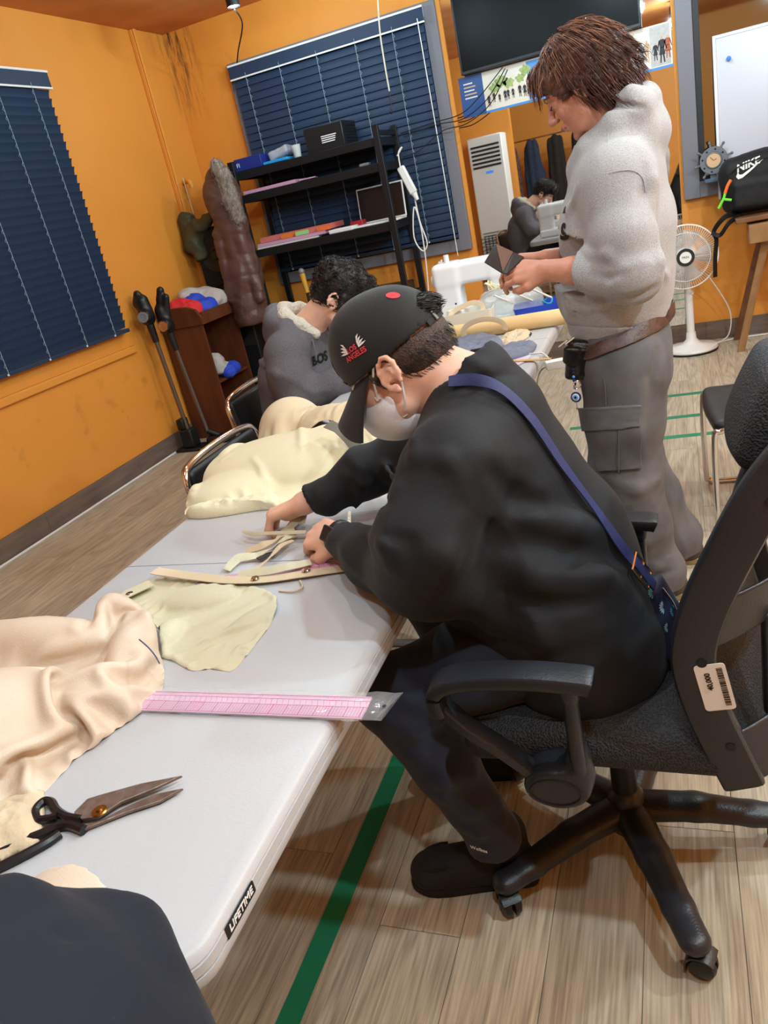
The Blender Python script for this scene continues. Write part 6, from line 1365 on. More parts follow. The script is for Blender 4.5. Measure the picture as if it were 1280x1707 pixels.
def open_tray(name, label, c, d, h, ang, m, cat, taper=0.85, th=0.004, loc=None):
    R = rotz(ang); root = thing(name, label, cat, tuple(c)); V = []; w, l = d
    for (s, z, ins) in ((taper, 0, 0), (1, h, 0), (1, h, th), (taper, th, th)):
        for (a, b) in rrect(w*s-2*ins, l*s-2*ins, 0.02, 4): V.append(np.array(c)+R @ np.array([a, b, z]))
    n = 20; Fc = [tuple(range(n))[::-1]]
    for k in range(3):
        for i in range(n): Fc.append((k*n+i, k*n+(i+1) % n, (k+1)*n+(i+1) % n, (k+1)*n+i))
    Fc.append(tuple(range(3*n, 4*n))); MB().add(V, Fc).build('shell', m, root, ang=40); return root
TRW = mat('white_tray_plastic', (226, 224, 214), 0.4); tc = onz(768, 545, TZ)
tr = open_tray('storage_tray', 'open white tray full of small packets beside the capped head', (-1.01, 3.68, TZ+0.001), (0.40, 0.27), 0.105, 0.12, TRW, 'tray', 0.92)
CLP = mat('clear_plastic_box', (214, 222, 224), 0.2, alpha=0.5)
for k, (dx, dy, sx, sy, sz, a) in enumerate(((-0.10, 0.02, 0.10, 0.13, 0.06, 0.2), (0.0, 0.04, 0.09, 0.12, 0.08, -0.3), (0.09, -0.02, 0.10, 0.10, 0.05, 0.5))):
    b = MB().box((-0.98+dx, 3.66+dy, TZ+0.01+sz/2+0.02), (sx, sy, sz), rotz(a)).build('packet', (CLP, TRW, CLP)[k], None, bevel=0.004); tag(b, ('clear plastic packet at the left in the white tray', 'small white carton in the white tray', 'clear plastic packet at the right in the white tray')[k], 'packet')
tag(MB().tube([np.array([-0.93, 3.62, TZ+0.10])+np.array([0.075*math.cos(a), 0.03*math.sin(a)+0.02*math.cos(a), 0.042*math.sin(a)*(0.7+0.3*math.cos(a))]) for a in np.linspace(0, 2*PI, 30)[:-1]], 1.0, n=8, closed=True, flat=(0.012, 0.0015), up=(0.2, -1, 0.3)).build('bias_tape', SAND), 'cream bias tape loop standing in the white tray', 'tape')
# clear storage bags / bin
CB = mat('clear_bag_film', (222, 232, 232), 0.16, alpha=0.42, spec=0.8, bump=(16, 0.6))
S = SDF(); S.box((-0.76, 3.83, TZ+0.072), (0.145, 0.12, 0.07), rotz(0.3), rad=0.04); S.disp = lambda P: 0.010*noise3(P, 30, 3); tag(S.build('plastic_bag', 0.008, CB), 'crinkled clear plastic bag of notions between tray and blue basket', 'bag')
WR_ = mat('ivory_cable', (224, 214, 176), 0.5)
tag(MB().tube(smoothpts([np.array([-0.82, 3.90, TZ+0.165])+np.array([0.06*math.cos(a*1.3+0.4*math.sin(a*3)), 0.045*math.sin(a), 0.018*math.sin(a*2.7)]) for a in np.linspace(0, 18, 60)], 180), 0.003, n=5).build('cord_bundle', WR_), 'tangled ivory cord heaped on the clear bag', 'cord')
BLU = mat('bright_blue_plastic', (24, 62, 176), 0.35); tb = open_tray('plastic_basket', 'bright blue open basket by the standing person\'s waist', (-0.62, 3.80, TZ+0.001), (0.24, 0.19), 0.06, 0.15, BLU, 'basket', 0.9)
for k in range(3): tag(MB().tube([(-0.80+0.09*k, 3.66, TZ+0.15), (-0.73+0.09*k, 3.74, TZ+0.085)], 1.0, n=8, flat=(0.008, 0.004), up=(0, 0, 1)).build('plastic_divider', TRW), ('white plastic divider leaning at the left on the clear bag', 'white plastic divider leaning in the middle over the blue basket', 'white plastic divider leaning at the right over the blue basket')[k], 'divider')
tag(MB().tube(smoothpts([np.array([-0.59, 3.80, TZ+0.065])+np.array([0.035*math.cos(a), 0.03*math.sin(a), 0.012*math.sin(a*2)]) for a in np.linspace(0, 12, 40)], 100), 0.004, n=5).build('cord_bundle', mat('teal_cord', (30, 150, 160), 0.6)), 'coiled teal cord lying in the blue basket', 'cord')
# kraft paper roll
KR = mat('kraft_paper', (222, 190, 136), 0.6, bump=(60, 0.05)); a = np.array([-1.20, 3.46, TZ+0.036]); b = np.array([-0.43, 3.49, TZ+0.036]); rl = thing('paper_roll', 'long roll of pale kraft paper lying across the far table', 'paper roll', tuple((a+b)/2))
d = unit(b-a); R = frame(d, (0, 0, 1)); Lr = np.linalg.norm(b-a); MB().lathe([(0.016, 0), (0.034, 0), (0.034, Lr), (0.016, Lr), (0.016, 0)], a, R, n=28).build('roll', KR, rl); MB().lathe([(0.0335, 0.02), (0.0362, 0.021), (0.0362, Lr-0.02), (0.0335, Lr-0.021)], a, R, n=28, arc=4.4).build('paper_end', KR, rl)
tag(MB().tube([np.array([-0.80, 3.36, TZ+0.05])+np.array([0.095*math.cos(t), 0.0, 0.048*math.sin(t)]) for t in np.linspace(-0.25, 3.4, 26)], 1.0, n=8, flat=(0.0018, 0.012), up=[(math.cos(t), 0, math.sin(t)) for t in np.linspace(-0.25, 3.4, 26)]).build('waistband_loop', SAND), 'curved beige waistband standing as an arch before the paper roll', 'fabric strip')
drape('folded_cloth', 'grey-blue folded cloth under the paper roll beside the capped head', 'fabric', [(752, 600), (762, 572), (800, 562), (832, 566), (838, 584), (800, 604), (770, 612)], 0.03, GREYC, [([(765, 585), (800, 580), (830, 578)], 0.012, 0.02)], crump=0.006, cs=40, edge=0.06, seed=51)
drape('folded_cloth', 'grey-blue cloth scrap near the right edge of the far table', 'fabric', [(832, 588), (850, 577), (880, 573), (894, 576), (886, 590), (860, 600), (838, 602)], 0.022, GREYC, [([(840, 595), (870, 585), (890, 580)], 0.01, 0.02)], crump=0.005, cs=40, edge=0.05, seed=52)
drape('folded_cloth', 'cream paper scraps heaped before the paper roll', 'fabric', [(832, 572), (846, 558), (878, 552), (884, 560), (866, 572), (846, 580)], 0.014, SAND, [], crump=0.008, cs=70, edge=0.03, seed=53)
drape('folded_cloth', 'small dark scrap behind the cream paper scraps', 'fabric', [(862, 560), (874, 555), (886, 556), (882, 562), (868, 565)], 0.008, DKC, [], crump=0.003, cs=60, edge=0.02, seed=54)
drape('pattern_paper', 'lilac paper sheet under the cloth at the right table edge', 'paper', [(838, 606), (862, 598), (884, 592), (878, 602), (856, 612)], 0.002, mat('lilac_paper', (206, 192, 208), 0.6), [], crump=0.001, cs=20, edge=0.02, seed=55)
a = onz(838, 603, TZ+0.006); b = onz(918, 598, TZ+0.006); tag(MB().box((a+b)/2, (np.linalg.norm(b-a), 0.022, 0.003), rotz(math.atan2(b[1]-a[1], b[0]-a[0]))).build('wooden_ruler', mat('varnished_wood', (214, 168, 104), 0.45), bevel=0.001), 'flat wooden ruler sticking out over the far table edge', 'ruler')
tag(MB().box((-0.45, 2.95, 0.70), (0.07, 0.045, 0.03), rotz(0.3)).tube(smoothpts([(-0.46, 2.955, 0.71), (-0.488, 2.96, 0.742), (-0.51, 2.97, 0.745), (-0.60, 3.0, 0.744)], 16), 0.0035, n=6).tube(smoothpts([(-0.45, 2.95, 0.70), (-0.52, 3.0, 0.66), (-0.56, 3.1, 0.5), (-0.60, 3.2, 0.02)], 20), 0.004, n=6).build('power_strip', M_WHITEPL, bevel=0.004), 'white power adapter dangling from the far table edge', 'adapter')
# ------------------------------------------------------------------ back wall: mirror, screen, printed strip
mir = MB().bx(-1.37, 0.062, YB-0.008, YB, 0.135, 2.70).build('mirror', M_MIRROR, smooth=False); tag(mir, 'large frameless mirror covering the back wall behind the standing person', 'mirror')
tv = thing('television', 'large black flat television mounted above the printed strip', 'television', (-0.69, YB-0.05, 2.05)); tx0, tx1, tz0, tz1 = -1.285, -0.112, 2.052, 2.72
MB().bx(tx0, tx1, YB-0.075, YB-0.03, tz0, tz1).build('casing', M_BLKPL, tv, bevel=0.004)
MB().bx(tx0+0.012, tx1-0.012, YB-0.0765, YB-0.0745, tz0+0.02, tz1-0.012).build('screen', mat('switched_off_screen', (7, 7, 9), 0.3, spec=0.12), tv, smooth=False)
MB().bx(-0.9, -0.5, YB-0.03, YB-0.008, 2.25, 2.5).build('wall_bracket', M_BLK, tv, smooth=False)
MB().ball((tx1-0.10, YB-0.07, tz0-0.006), 0.006, 8, 6).build('standby_light', mat('red_led', (255, 30, 30), 0.4, emit=((255, 20, 20), 4.0)), tv)
def banner():
    x0, x1, z0, z1, y = -1.325, 0.060, 1.792, 2.046, YB-0.012
    root = thing('fashion_banner', 'long printed strip with fashion figures below the television', 'banner', ((x0+x1)/2, y, z0)); GRN = mat('printed_green', (110, 146, 84), 0.6, var=(60, (176, 186, 120), 0.3)); INK = mat('printed_ink', (44, 42, 46), 0.6); SKN = mat('printed_tan', (196, 160, 130), 0.6); PNL = mat('printed_cream', (224, 216, 200), 0.25, var=(5, (206, 200, 190), 0.3)); BLUE = mat('printed_blue', (40, 76, 132), 0.3); SKY = mat('printed_sky_blue', (64, 134, 206), 0.3); RD = mat('printed_rust', (160, 84, 60), 0.6); PNL2 = mat('printed_ivory', (232, 226, 214), 0.4); TAN = mat('printed_sand', (206, 190, 166), 0.4, var=(30, (180, 160, 138), 0.3)); GRY = mat('printed_grey', (190, 190, 192), 0.4, var=(26, (160, 156, 150), 0.3)); OCH = mat('printed_ochre', (206, 150, 70), 0.6); NVY = mat('printed_navy', (60, 66, 96), 0.6)
    MB().bx(x0, x1, y, y+0.004, z0, z1).build('panel', PNL, root, smooth=False); MB().bx(x0, x0+0.165, y-0.0006, y, z0, z1).build('blue_field', BLUE, root, smooth=False); MB().bx(x0+0.165, x1, y-0.0006, y, z0, z0+0.014).build('blue_border', SKY, root, smooth=False)
    rr = random.Random(3)
    for k in range(5): MB().bx(x0+0.03, x0+0.03+rr.uniform(0.05, 0.11), y-0.0010, y-0.0006, z1-0.05-0.022*k, z1-0.042-0.022*k).build('printed_line', SKN if k % 2 else PNL, root, smooth=False)
    def fig(cx, zb, h, m, skirt):
        V = []; Fc = []
        def poly(P):
            k = len(V); V.extend([(cx+a*h, y-0.0012, zb+b*h) for a, b in P]); Fc.append(tuple(range(k, k+len(P))))
        mesh_obj('printed_head', [(cx+0.055*h*math.cos(t), y-0.0013, zb+(0.93+0.065*math.sin(t))*h) for t in np.linspace(0, 2*PI, 11)[:-1]], [tuple(range(10))], SKN, root, smooth=False)
        poly([(-0.12, 0.84), (-0.085, 0.55), (0.085, 0.55), (0.12, 0.84), (0.03, 0.88), (-0.03, 0.88)]); poly([(-0.085, 0.57), (-0.10-0.08*skirt, 0.30), (0.10+0.08*skirt, 0.30), (0.085, 0.57)])
        poly([(-0.08, 0.32), (-0.10, 0.0), (-0.05, 0.0), (-0.015, 0.32)]); poly([(0.015, 0.32), (0.05, 0.0), (0.11, 0.0), (0.08, 0.32)]); poly([(-0.12, 0.83), (-0.2, 0.5), (-0.16, 0.49), (-0.08, 0.78)]); poly([(0.12, 0.83), (0.2, 0.5), (0.16, 0.49), (0.08, 0.78)])
        mesh_obj('printed_figure', V, Fc, m, root, smooth=False)
    for k, (a, b_, mm) in enumerate(((0.47, 0.64, SKY), (0.66, 0.78, PNL2), (0.79, 0.90, TAN), (0.915, 1.0, PNL2), (1.01, 1.125, TAN), (1.14, 1.25, PNL2), (1.255, 1.375, GRY))): MB().bx(x0+a, x0+b_, y-0.0005, y, z0+0.02, z1-0.008).build('printed_photo', mm, root, smooth=False)
    for i in range(9): fig(x0+0.20+0.034*i+rr.uniform(-0.008, 0.008), z0+0.035+rr.uniform(0, 0.02), rr.uniform(0.05, 0.08), INK, rr.random())
    for (dx, h, m) in ((0.50, 0.15, OCH), (0.55, 0.16, RD), (0.60, 0.14, NVY), (0.70, 0.17, INK), (0.75, 0.12, OCH), (0.82, 0.16, SKN), (0.87, 0.13, NVY), (0.95, 0.18, INK), (1.03, 0.11, NVY), (1.065, 0.12, RD), (1.10, 0.10, INK), (1.16, 0.12, OCH), (1.20, 0.14, NVY), (1.235, 0.12, SKN), (1.285, 0.10, INK), (1.325, 0.15, INK), (1.36, 0.13, RD)): fig(x0+dx, z0+0.03+rr.uniform(0, 0.03), h, m, rr.random())
    for (dx, dz, r) in ((0.24, 0.14, 0.03), (0.29, 0.17, 0.035), (0.34, 0.15, 0.03), (0.46, 0.2, 0.03), (0.42, 0.16, 0.025)): mesh_obj('printed_foliage', [(x0+dx+r*1.2*math.cos(t)*(1+0.2*math.sin(5*t)), y-0.0009, z0+dz+r*math.sin(t)*(1+0.2*math.cos(7*t))) for t in np.linspace(0, 2*PI, 33)[:-1]], [tuple(range(32))], GRN, root, smooth=False)
banner()
# cables from the screen to the rack
for k, (pts, lb) in enumerate((([(838, 112), (800, 160), (768, 190), (720, 205), (668, 222)], 'upper black cable strung from the television to the metal rack'), ([(842, 114), (812, 165), (772, 198), (728, 208), (672, 228)], 'middle black cable strung from the television to the metal rack'), ([(846, 116), (818, 172), (778, 206), (738, 218), (700, 250), (672, 262)], 'lowest black cable sagging from the television to the metal rack'))):
    tag(MB().tube(smoothpts([ony(x, y, 5.86-0.01*k) for x, y in pts], 30), 0.0035, n=6).build('cable', M_BLK), lb, 'cable', 'black cables below the television')
# ------------------------------------------------------------------ metal rack with its load
RX0, RX1, RY0, RY1 = -2.96, -1.825, 5.47, 5.89
rk = thing('storage_rack', 'black metal storage rack standing before the wide blind', 'rack', ((RX0+RX1)/2, 5.68, 0)); RM = mat('black_powder_steel', (26, 27, 30), 0.42, metal=0.3)
for (x, y) in ((RX0, RY0), (RX1, RY0), (RX0, RY1), (RX1, RY1)): MB().bx(x-0.022, x+0.022, y-0.018, y+0.018, 0, 1.865).build('post', RM, rk, bevel=0.003)
for z in (0.25, 0.715, 1.235, 1.625, 1.785):
    sh = MB().bx(RX0+0.02, RX1-0.02, RY0, RY1, z-0.012, z).build('shelf', M_BLKPL, rk, smooth=False)
    for (a, b, c, d) in ((RX0, RX1, RY0-0.004, RY0+0.02), (RX0, RX1, RY1-0.02, RY1+0.004), (RX0-0.002, RX0+0.02, RY0, RY1), (RX1-0.02, RX1+0.002, RY0, RY1)): MB().bx(a, b, c, d, z-0.05, z+0.004).build('shelf_beam', RM, sh, smooth=False, bevel=0.003)
for (x0, x1) in ((RX0, RX1),): MB().bx(RX1-0.01, RX1+0.01, RY0, RY1, 1.80, 1.83).build('side_rail', RM, rk, smooth=False)
ZS = 1.790
pcx = thing('amplifier', 'black metal amplifier case lying on top of the rack', 'amplifier', (-2.22, 5.68, ZS)); MB().bx(-2.385, -2.09, 5.56, 5.84, ZS+0.002, ZS+0.165).build('case', M_BLKPL, pcx, bevel=0.006)
for i in range(6): MB().bx(-2.089, -2.085, 5.60, 5.82, ZS+0.03+0.02*i, ZS+0.042+0.02*i).build('vent_rib', RM, pcx, smooth=False)
R = np.array([[1.0, 0, 0], [0, 0, -1.0], [0, 1.0, 0]]); rr = random.Random(5)
for i in range(4): MB().bx(-2.26, -2.26+rr.uniform(0.07, 0.12), 5.5585, 5.5598, ZS+0.05+0.013*i, ZS+0.056+0.013*i).build('printed_line', M_WHITE, pcx, smooth=False)
bb_ = thing('box', 'dark blue cardboard box at the left end of the rack top', 'box', (-2.83, 5.62, ZS)); MB().bx(-2.95, -2.73, 5.50, 5.72, ZS+0.002, ZS+0.085).build('carton', mat('royal_blue_card', (30, 44, 122), 0.4), bb_, bevel=0.003); text_mesh('lettering', 'FI', 0.04, M_WHITE, bb_, (-2.92, 5.4985, ZS+0.04), R)
fo = thing('folder', 'bright cyan flat case on the rack top', 'folder', (-2.6, 5.6, ZS)); MB().bx(-2.72, -2.52, 5.50, 5.68, ZS+0.003, ZS+0.022).build('case', mat('cyan_plastic', (36, 150, 214), 0.35), fo, bevel=0.004)
S = SDF(); S.box((-2.62, 5.63, ZS+0.065), (0.085, 0.06, 0.035), roty(-0.2), rad=0.02); S.disp = lambda P: 0.008*noise3(P, 45, 2); tag(S.build('plastic_bag', 0.008, mat('grey_plastic_bag', (176, 176, 186), 0.3, alpha=0.75)), 'grey-white plastic bag on the cyan case on the rack', 'bag')
cp = thing('cup', 'clear cup of white wax on the rack top beside the amplifier', 'cup', (-2.46, 5.55, ZS)); MB().lathe([(0.026, 0.002), (0.034, 0.085), (0.032, 0.085), (0.024, 0.006), (0, 0.006)], (-2.46, 5.55, ZS), n=20).build('glass', CLP, cp); MB().cyl((-2.46, 5.55, ZS+0.008), (-2.46, 5.55, ZS+0.06), 0.022, 0.026).build('wax', M_WHITE, cp)
PK = mat('pink_foam_board', (196, 146, 176), 0.6); tag(MB().bx(-2.93, -2.50, 5.49, 5.80, 1.632, 1.655).build('foam_board', PK, bevel=0.002), 'pink board on the second shelf of the rack', 'board')
tag(MB().box((-2.44, 5.6, 1.642), (0.12, 0.18, 0.008), rotz(0.3)).build('foam_board', PK), 'small loose pink sheet on the second shelf of the rack', 'board'); tag(MB().bx(-2.0, -1.93, 5.5, 5.55, 1.632, 1.65).build('eraser_block', M_GREYMET, bevel=0.003), 'small grey block on the second shelf of the rack', 'block')
Z3 = 1.241
tag(MB().bx(-2.93, -2.42, 5.49, 5.82, Z3, Z3+0.012).build('foam_board', mat('white_board', (214, 206, 206), 0.6)), 'white board at the bottom of the stack on the third shelf', 'board'); tag(MB().bx(-2.93, -2.36, 5.50, 5.82, Z3+0.014, Z3+0.036).build('foam_board', PK), 'pink board in the stack on the third shelf', 'board'); tag(MB().bx(-2.93, -2.33, 5.56, 5.82, Z3+0.038, Z3+0.075).build('foam_board', mat('salmon_board', (206, 112, 104), 0.6)), 'salmon board on top of the stack on the third shelf', 'board')
for k, (x, c, n) in enumerate(((-2.72, (232, 120, 40), 'orange'), (-2.60, (150, 206, 130), 'green'), (-2.42, (228, 108, 48), 'deep orange'))): tag(MB().bx(x, x+0.09, 5.50, 5.55, Z3+0.038, Z3+0.066).build('sticky_pad', mat('pad_'+n, c, 0.6)), n+' pad on the boards of the third shelf', 'notepad')
tag(MB().bx(-2.33, -2.14, 5.49, 5.62, Z3, Z3+0.028).build('keyboard', M_WHITEPL, bevel=0.005), 'white keyboard on the third shelf of the rack', 'keyboard'); tag(MB().bx(-2.22, -2.12, 5.66, 5.76, Z3, Z3+0.05).build('box', mat('red_card', (176, 34, 46), 0.5), bevel=0.004), 'small red box behind the keyboard on the rack', 'box')
lp = thing('laptop', 'open laptop with white rim on the third shelf of the rack', 'laptop', (-1.98, 5.68, Z3)); MB().bx(-2.165, -1.80, 5.50, 5.74, Z3+0.001, Z3+0.016).build('keyboard_deck', M_WHITEPL, lp, bevel=0.004)
Rl = rotx(math.radians(-8)); MB().box((-1.982, 5.762, Z3+0.135), (0.365, 0.008, 0.245), Rl).build('lid', M_WHITEPL, lp, bevel=0.003); MB().box((-1.982, 5.757, Z3+0.136), (0.345, 0.003, 0.225), Rl).build('screen', mat('laptop_screen', (26, 26, 30), 0.2), lp, smooth=False)
am = thing('disc_player', 'black disc player on the low shelf of the rack', 'player', (-1.98, 5.65, 0.72)); MB().bx(-2.14, -1.85, 5.50, 5.78, 0.722, 0.80).build('case', M_BLKPL, am, bevel=0.004); MB().bx(-2.12, -2.02, 5.4985, 5.50, 0.745, 0.775).build('disc_tray', M_GREYMET, am, smooth=False)
for i in range(6): MB().cyl((-1.99+0.02*i, 5.50, 0.755), (-1.99+0.02*i, 5.495, 0.755), 0.006).build('knob', M_GREYMET, am)
am2 = thing('disc_player', 'second black player beneath the disc player on the rack', 'player', (-1.98, 5.65, 0.25)); MB().bx(-2.2, -1.85, 5.50, 5.80, 0.252, 0.36).build('case', M_BLKPL, am2, bevel=0.004)
mc = thing('microphone', 'microphone with yellow body on a stand before the rack', 'microphone', (-2.56, 5.38, 0)); MB().ball((-2.565, 5.38, 1.035), 0.024, 14, 8).build('grille', M_GREYMET, mc); MB().cyl((-2.565, 5.38, 1.02), (-2.555, 5.375, 0.88), 0.022, 0.015).build('barrel', mat('yellow_gold_paint', (196, 150, 60), 0.35), mc); MB().cyl((-2.555, 5.375, 0.88), (-2.55, 5.38, 0.02), 0.011).build('stand', M_BLK, mc); MB().cyl((-2.55, 5.38, 0.0), (-2.55, 5.38, 0.02), 0.13, n=24).build('base', M_BLK, mc)
ps = thing('power_strip', 'white power strip hanging from the right end of the rack', 'power strip', tuple(ony(680, 300, 5.60))); a, b = ony(667, 278, 5.56), ony(690, 322, 5.56); d = unit(b-a)
MB().box((a+b)/2, (0.055, 0.035, np.linalg.norm(b-a)), frame(d)).build('block', M_WHITEPL, ps, bevel=0.01); MB().cyl(b, b+d*0.05, 0.022, 0.012).build('plug', M_WHITEPL, ps); MB().tube(smoothpts([a, ony(664, 255, 5.56), ony(670, 245, 5.56), ony(662, 260, 5.56)], 14), 0.005, n=6).build('hang_loop', M_WHITEPL, ps)
MB().tube(smoothpts([ony(691, 330, 5.57), ony(700, 370, 5.57), ony(712, 405, 5.57), ony(704, 418, 5.57), ony(690, 395, 5.57), ony(690, 345, 5.57), ony(700, 372, 5.57), ony(708, 420, 5.57), ony(713, 470, 5.57), ony(716, 520, 5.57), ony(722, 600, 5.57)], 60), 0.005, n=6).build('cord', M_WHITEPL, ps)
# ------------------------------------------------------------------ left corner: lectern, loudspeaker, coats, vacuum cleaners
WOOD = mat('walnut_veneer', (104, 56, 32), 0.42, bump=(40, 0.1, (1, 1, 0.1)), var=(7, (82, 42, 24), 0.25, (3, 3, 0.5)))
lc = thing('lectern', 'dark brown wooden lectern in the left corner', 'lectern', (-3.35, 5.1, 0)); LX0, LX1, LY0, LY1 = -3.52, -3.19, 4.86, 5.36
MB().bx(LX0, LX1, LY0, LY0+0.02, 0, 0.86).build('side_panel', WOOD, lc, smooth=False); MB().bx(LX0, LX1, LY1-0.02, LY1, 0, 0.86).build('side_panel', WOOD, lc, smooth=False); MB().bx(LX0, LX0+0.02, LY0+0.02, LY1-0.02, 0, 0.86).build('front_panel', WOOD, lc, smooth=False)
for z in (0.06, 0.40): MB().bx(LX0+0.02, LX1-0.01, LY0+0.02, LY1-0.02, z, z+0.018).build('shelf', WOOD, lc, smooth=False)
MB().bx(LX1-0.02, LX1, LY0+0.02, LY1-0.02, 0, 0.06).build('plinth', WOOD, lc, smooth=False)
cs_ = smoothpts([(LX0-0.005, 0.845), (LX1+0.02, 0.845), (LX1+0.025, 0.93), (LX1-0.03, 0.985), (LX0+0.02, 1.0), (LX0-0.005, 1.0)], 6, True)
pr_ = [(-3.525, 0.845), (-3.165, 0.845), (-3.165, 0.90), (-3.20, 0.955), (-3.27, 0.985), (-3.525, 1.0)]
Rxz = np.array([[1.0, 0, 0], [0, 0, -1.0], [0, 1.0, 0]])
for (ya, yb) in ((LY0-0.02, LY0+0.005), (LY1-0.005, LY1+0.02)): MB().prism(pr_, -yb, -ya, (0, 0, 0), Rxz).build('top_cheek', WOOD, lc, smooth=False, bevel=0.004)
MB().bx(-3.525, -3.165, LY0, LY1, 0.845, 0.865).bx(-3.185, -3.165, LY0+0.005, LY1-0.005, 0.865, 0.93).build('top_tray', WOOD, lc, smooth=False)
REDC = mat('red_jersey', (206, 40, 46), 0.75, bump=(300, 0.15)); BLUC = mat('blue_jersey', (38, 70, 190), 0.7, bump=(300, 0.15)); GRC = mat('stone_grey_jersey', (176, 170, 166), 0.8, bump=(300, 0.15))
def blob(name, label, cat, parts, m, vox=0.007, disp=0.013, sc=30, seed=1, group=None):
    S = SDF()
    for p in parts: S.ell(p[0], p[1], rotz(p[2]) if len(p) > 2 else None, k=0.03)
    S.disp = lambda P: disp*(np.abs(noise3(P, sc, seed, 2))*1.6-0.5); o = S.build(name, vox, m); tag(o, label, cat, group); return o
blob('folded_shirt', 'red shirt heaped on top of the lectern', 'shirt', [((-3.40, 4.97, 0.955), (0.11, 0.10, 0.085)), ((-3.30, 4.97, 0.94), (0.08, 0.09, 0.07))], REDC, seed=2)
blob('folded_shirt', 'royal blue shirt lying between the red shirt and the grey cloth on the lectern', 'shirt', [((-3.26, 5.08, 0.94), (0.09, 0.11, 0.07)), ((-3.36, 5.1, 0.99), (0.1, 0.09, 0.06))], BLUC, seed=3)
blob('folded_shirt', 'stone grey shirt bunched over the lectern top', 'shirt', [((-3.34, 5.24, 0.97), (0.13, 0.12, 0.10)), ((-3.25, 5.22, 0.97), (0.09, 0.12, 0.075)), ((-3.40, 5.12, 1.04), (0.08, 0.10, 0.05))], GRC, seed=4)
blob('folded_shirt', 'grey jersey stuffed into the lectern shelf', 'shirt', [((-3.27, 5.02, 0.52), (0.07, 0.07, 0.085)), ((-3.24, 5.06, 0.47), (0.06, 0.08, 0.05))], GRC, seed=5)
blob('folded_shirt', 'blue jersey hanging out of the lectern shelf', 'shirt', [((-3.20, 5.10, 0.455), (0.06, 0.09, 0.055)), ((-3.19, 5.04, 0.445), (0.05, 0.06, 0.04))], BLUC, seed=6)
sp = thing('loudspeaker', 'tall black loudspeaker in the corner behind the lectern', 'loudspeaker', (-3.28, 5.62, 0)); MB().bx(-3.44, -3.12, 5.46, 5.78, 0.0, 1.475).build('cabinet', M_BLKPL, sp, bevel=0.012); MB().bx(-3.43, -3.13, 5.452, 5.46, 0.55, 1.46).build('grille', mat('black_grille', (18, 18, 20), 0.7, bump=(400, 0.6)), sp, smooth=False)
for z, r in ((1.27, 0.125), (0.95, 0.11), (0.70, 0.11)): MB().lathe([(r*0.25, 0.012), (r*0.3, 0.002), (r*0.85, 0.003), (r*0.92, 0.010), (r, 0.010), (r, 0.0)], (-3.28, 5.452, z), frame((0, -1, 0), (1, 0, 0)), n=32).build('cone', M_BLK, sp)
# brown down coat with fur-trimmed hood hung on the rack's end
dc = thing('down_coat', 'long brown padded coat with fur-trimmed hood hanging on the rack end', 'coat', (-3.03, 5.36, 0.7)); DOWN = mat('brown_nylon', (82, 56, 50), 0.42, bump=(30, 0.35), var=(8, (98, 70, 62), 0.3)); FUR = mat('taupe_fur', (150, 138, 126), 0.95, bump=(120, 0.8))
S = SDF(); S.chain([(-3.02, 5.36, 1.77), (-3.035, 5.36, 1.66), (-3.02, 5.36, 1.45), (-3.02, 5.36, 1.10), (-3.05, 5.36, 0.80)], [0.085, 0.125, 0.115, 0.125, 0.135], k=0.05); S.cap((-2.955, 5.31, 1.40), (-2.915, 5.30, 0.92), 0.058, 0.045, k=0.015); S.cap((-3.10, 5.29, 1.40), (-3.13, 5.28, 0.95), 0.055, 0.045, k=0.015); S.ell((-3.035, 5.36, 1.70), (0.115, 0.12, 0.15), k=0.04); S.box((-3.04, 5.36, 0.62), (0.4, 0.4, 0.11), None, rad=0.01, k=0.01, op=-1)
def ddisp(P): u = P[:, 2]*46+np.sin(P[:, 0]*22)*0.7+noise3(P, 9, 3)*0.9; return -0.008*np.abs(np.sin(u/2))**0.6+0.006*noise3(P, 30, 7)-0.007*ridge(P, 14, 8, (1.6, 1.6, 0.5))+0.006
S.disp = ddisp; S.build('coat_body', 0.008, DOWN, dc)
F_ = SDF(); F_.chain([(-2.985, 5.30, 1.855), (-2.945, 5.28, 1.78), (-2.925, 5.27, 1.62), (-2.905, 5.27, 1.49)], [0.042, 0.054, 0.054, 0.044], k=0.02); F_.disp = lambda P: 0.009*noise3(P, 130, 3); V, Q = F_.mesh(0.007); build_sdf_from(V, Q, 'fur_trim', FUR, dc)
strands(V, Q, 1600, 0.026, 0.0011, FUR, 'fur_strands', dc, lambda P: np.tile([0.2, -0.5, -0.6], (len(P), 1)), lift=0.01, seg=3, jitter=0.8)
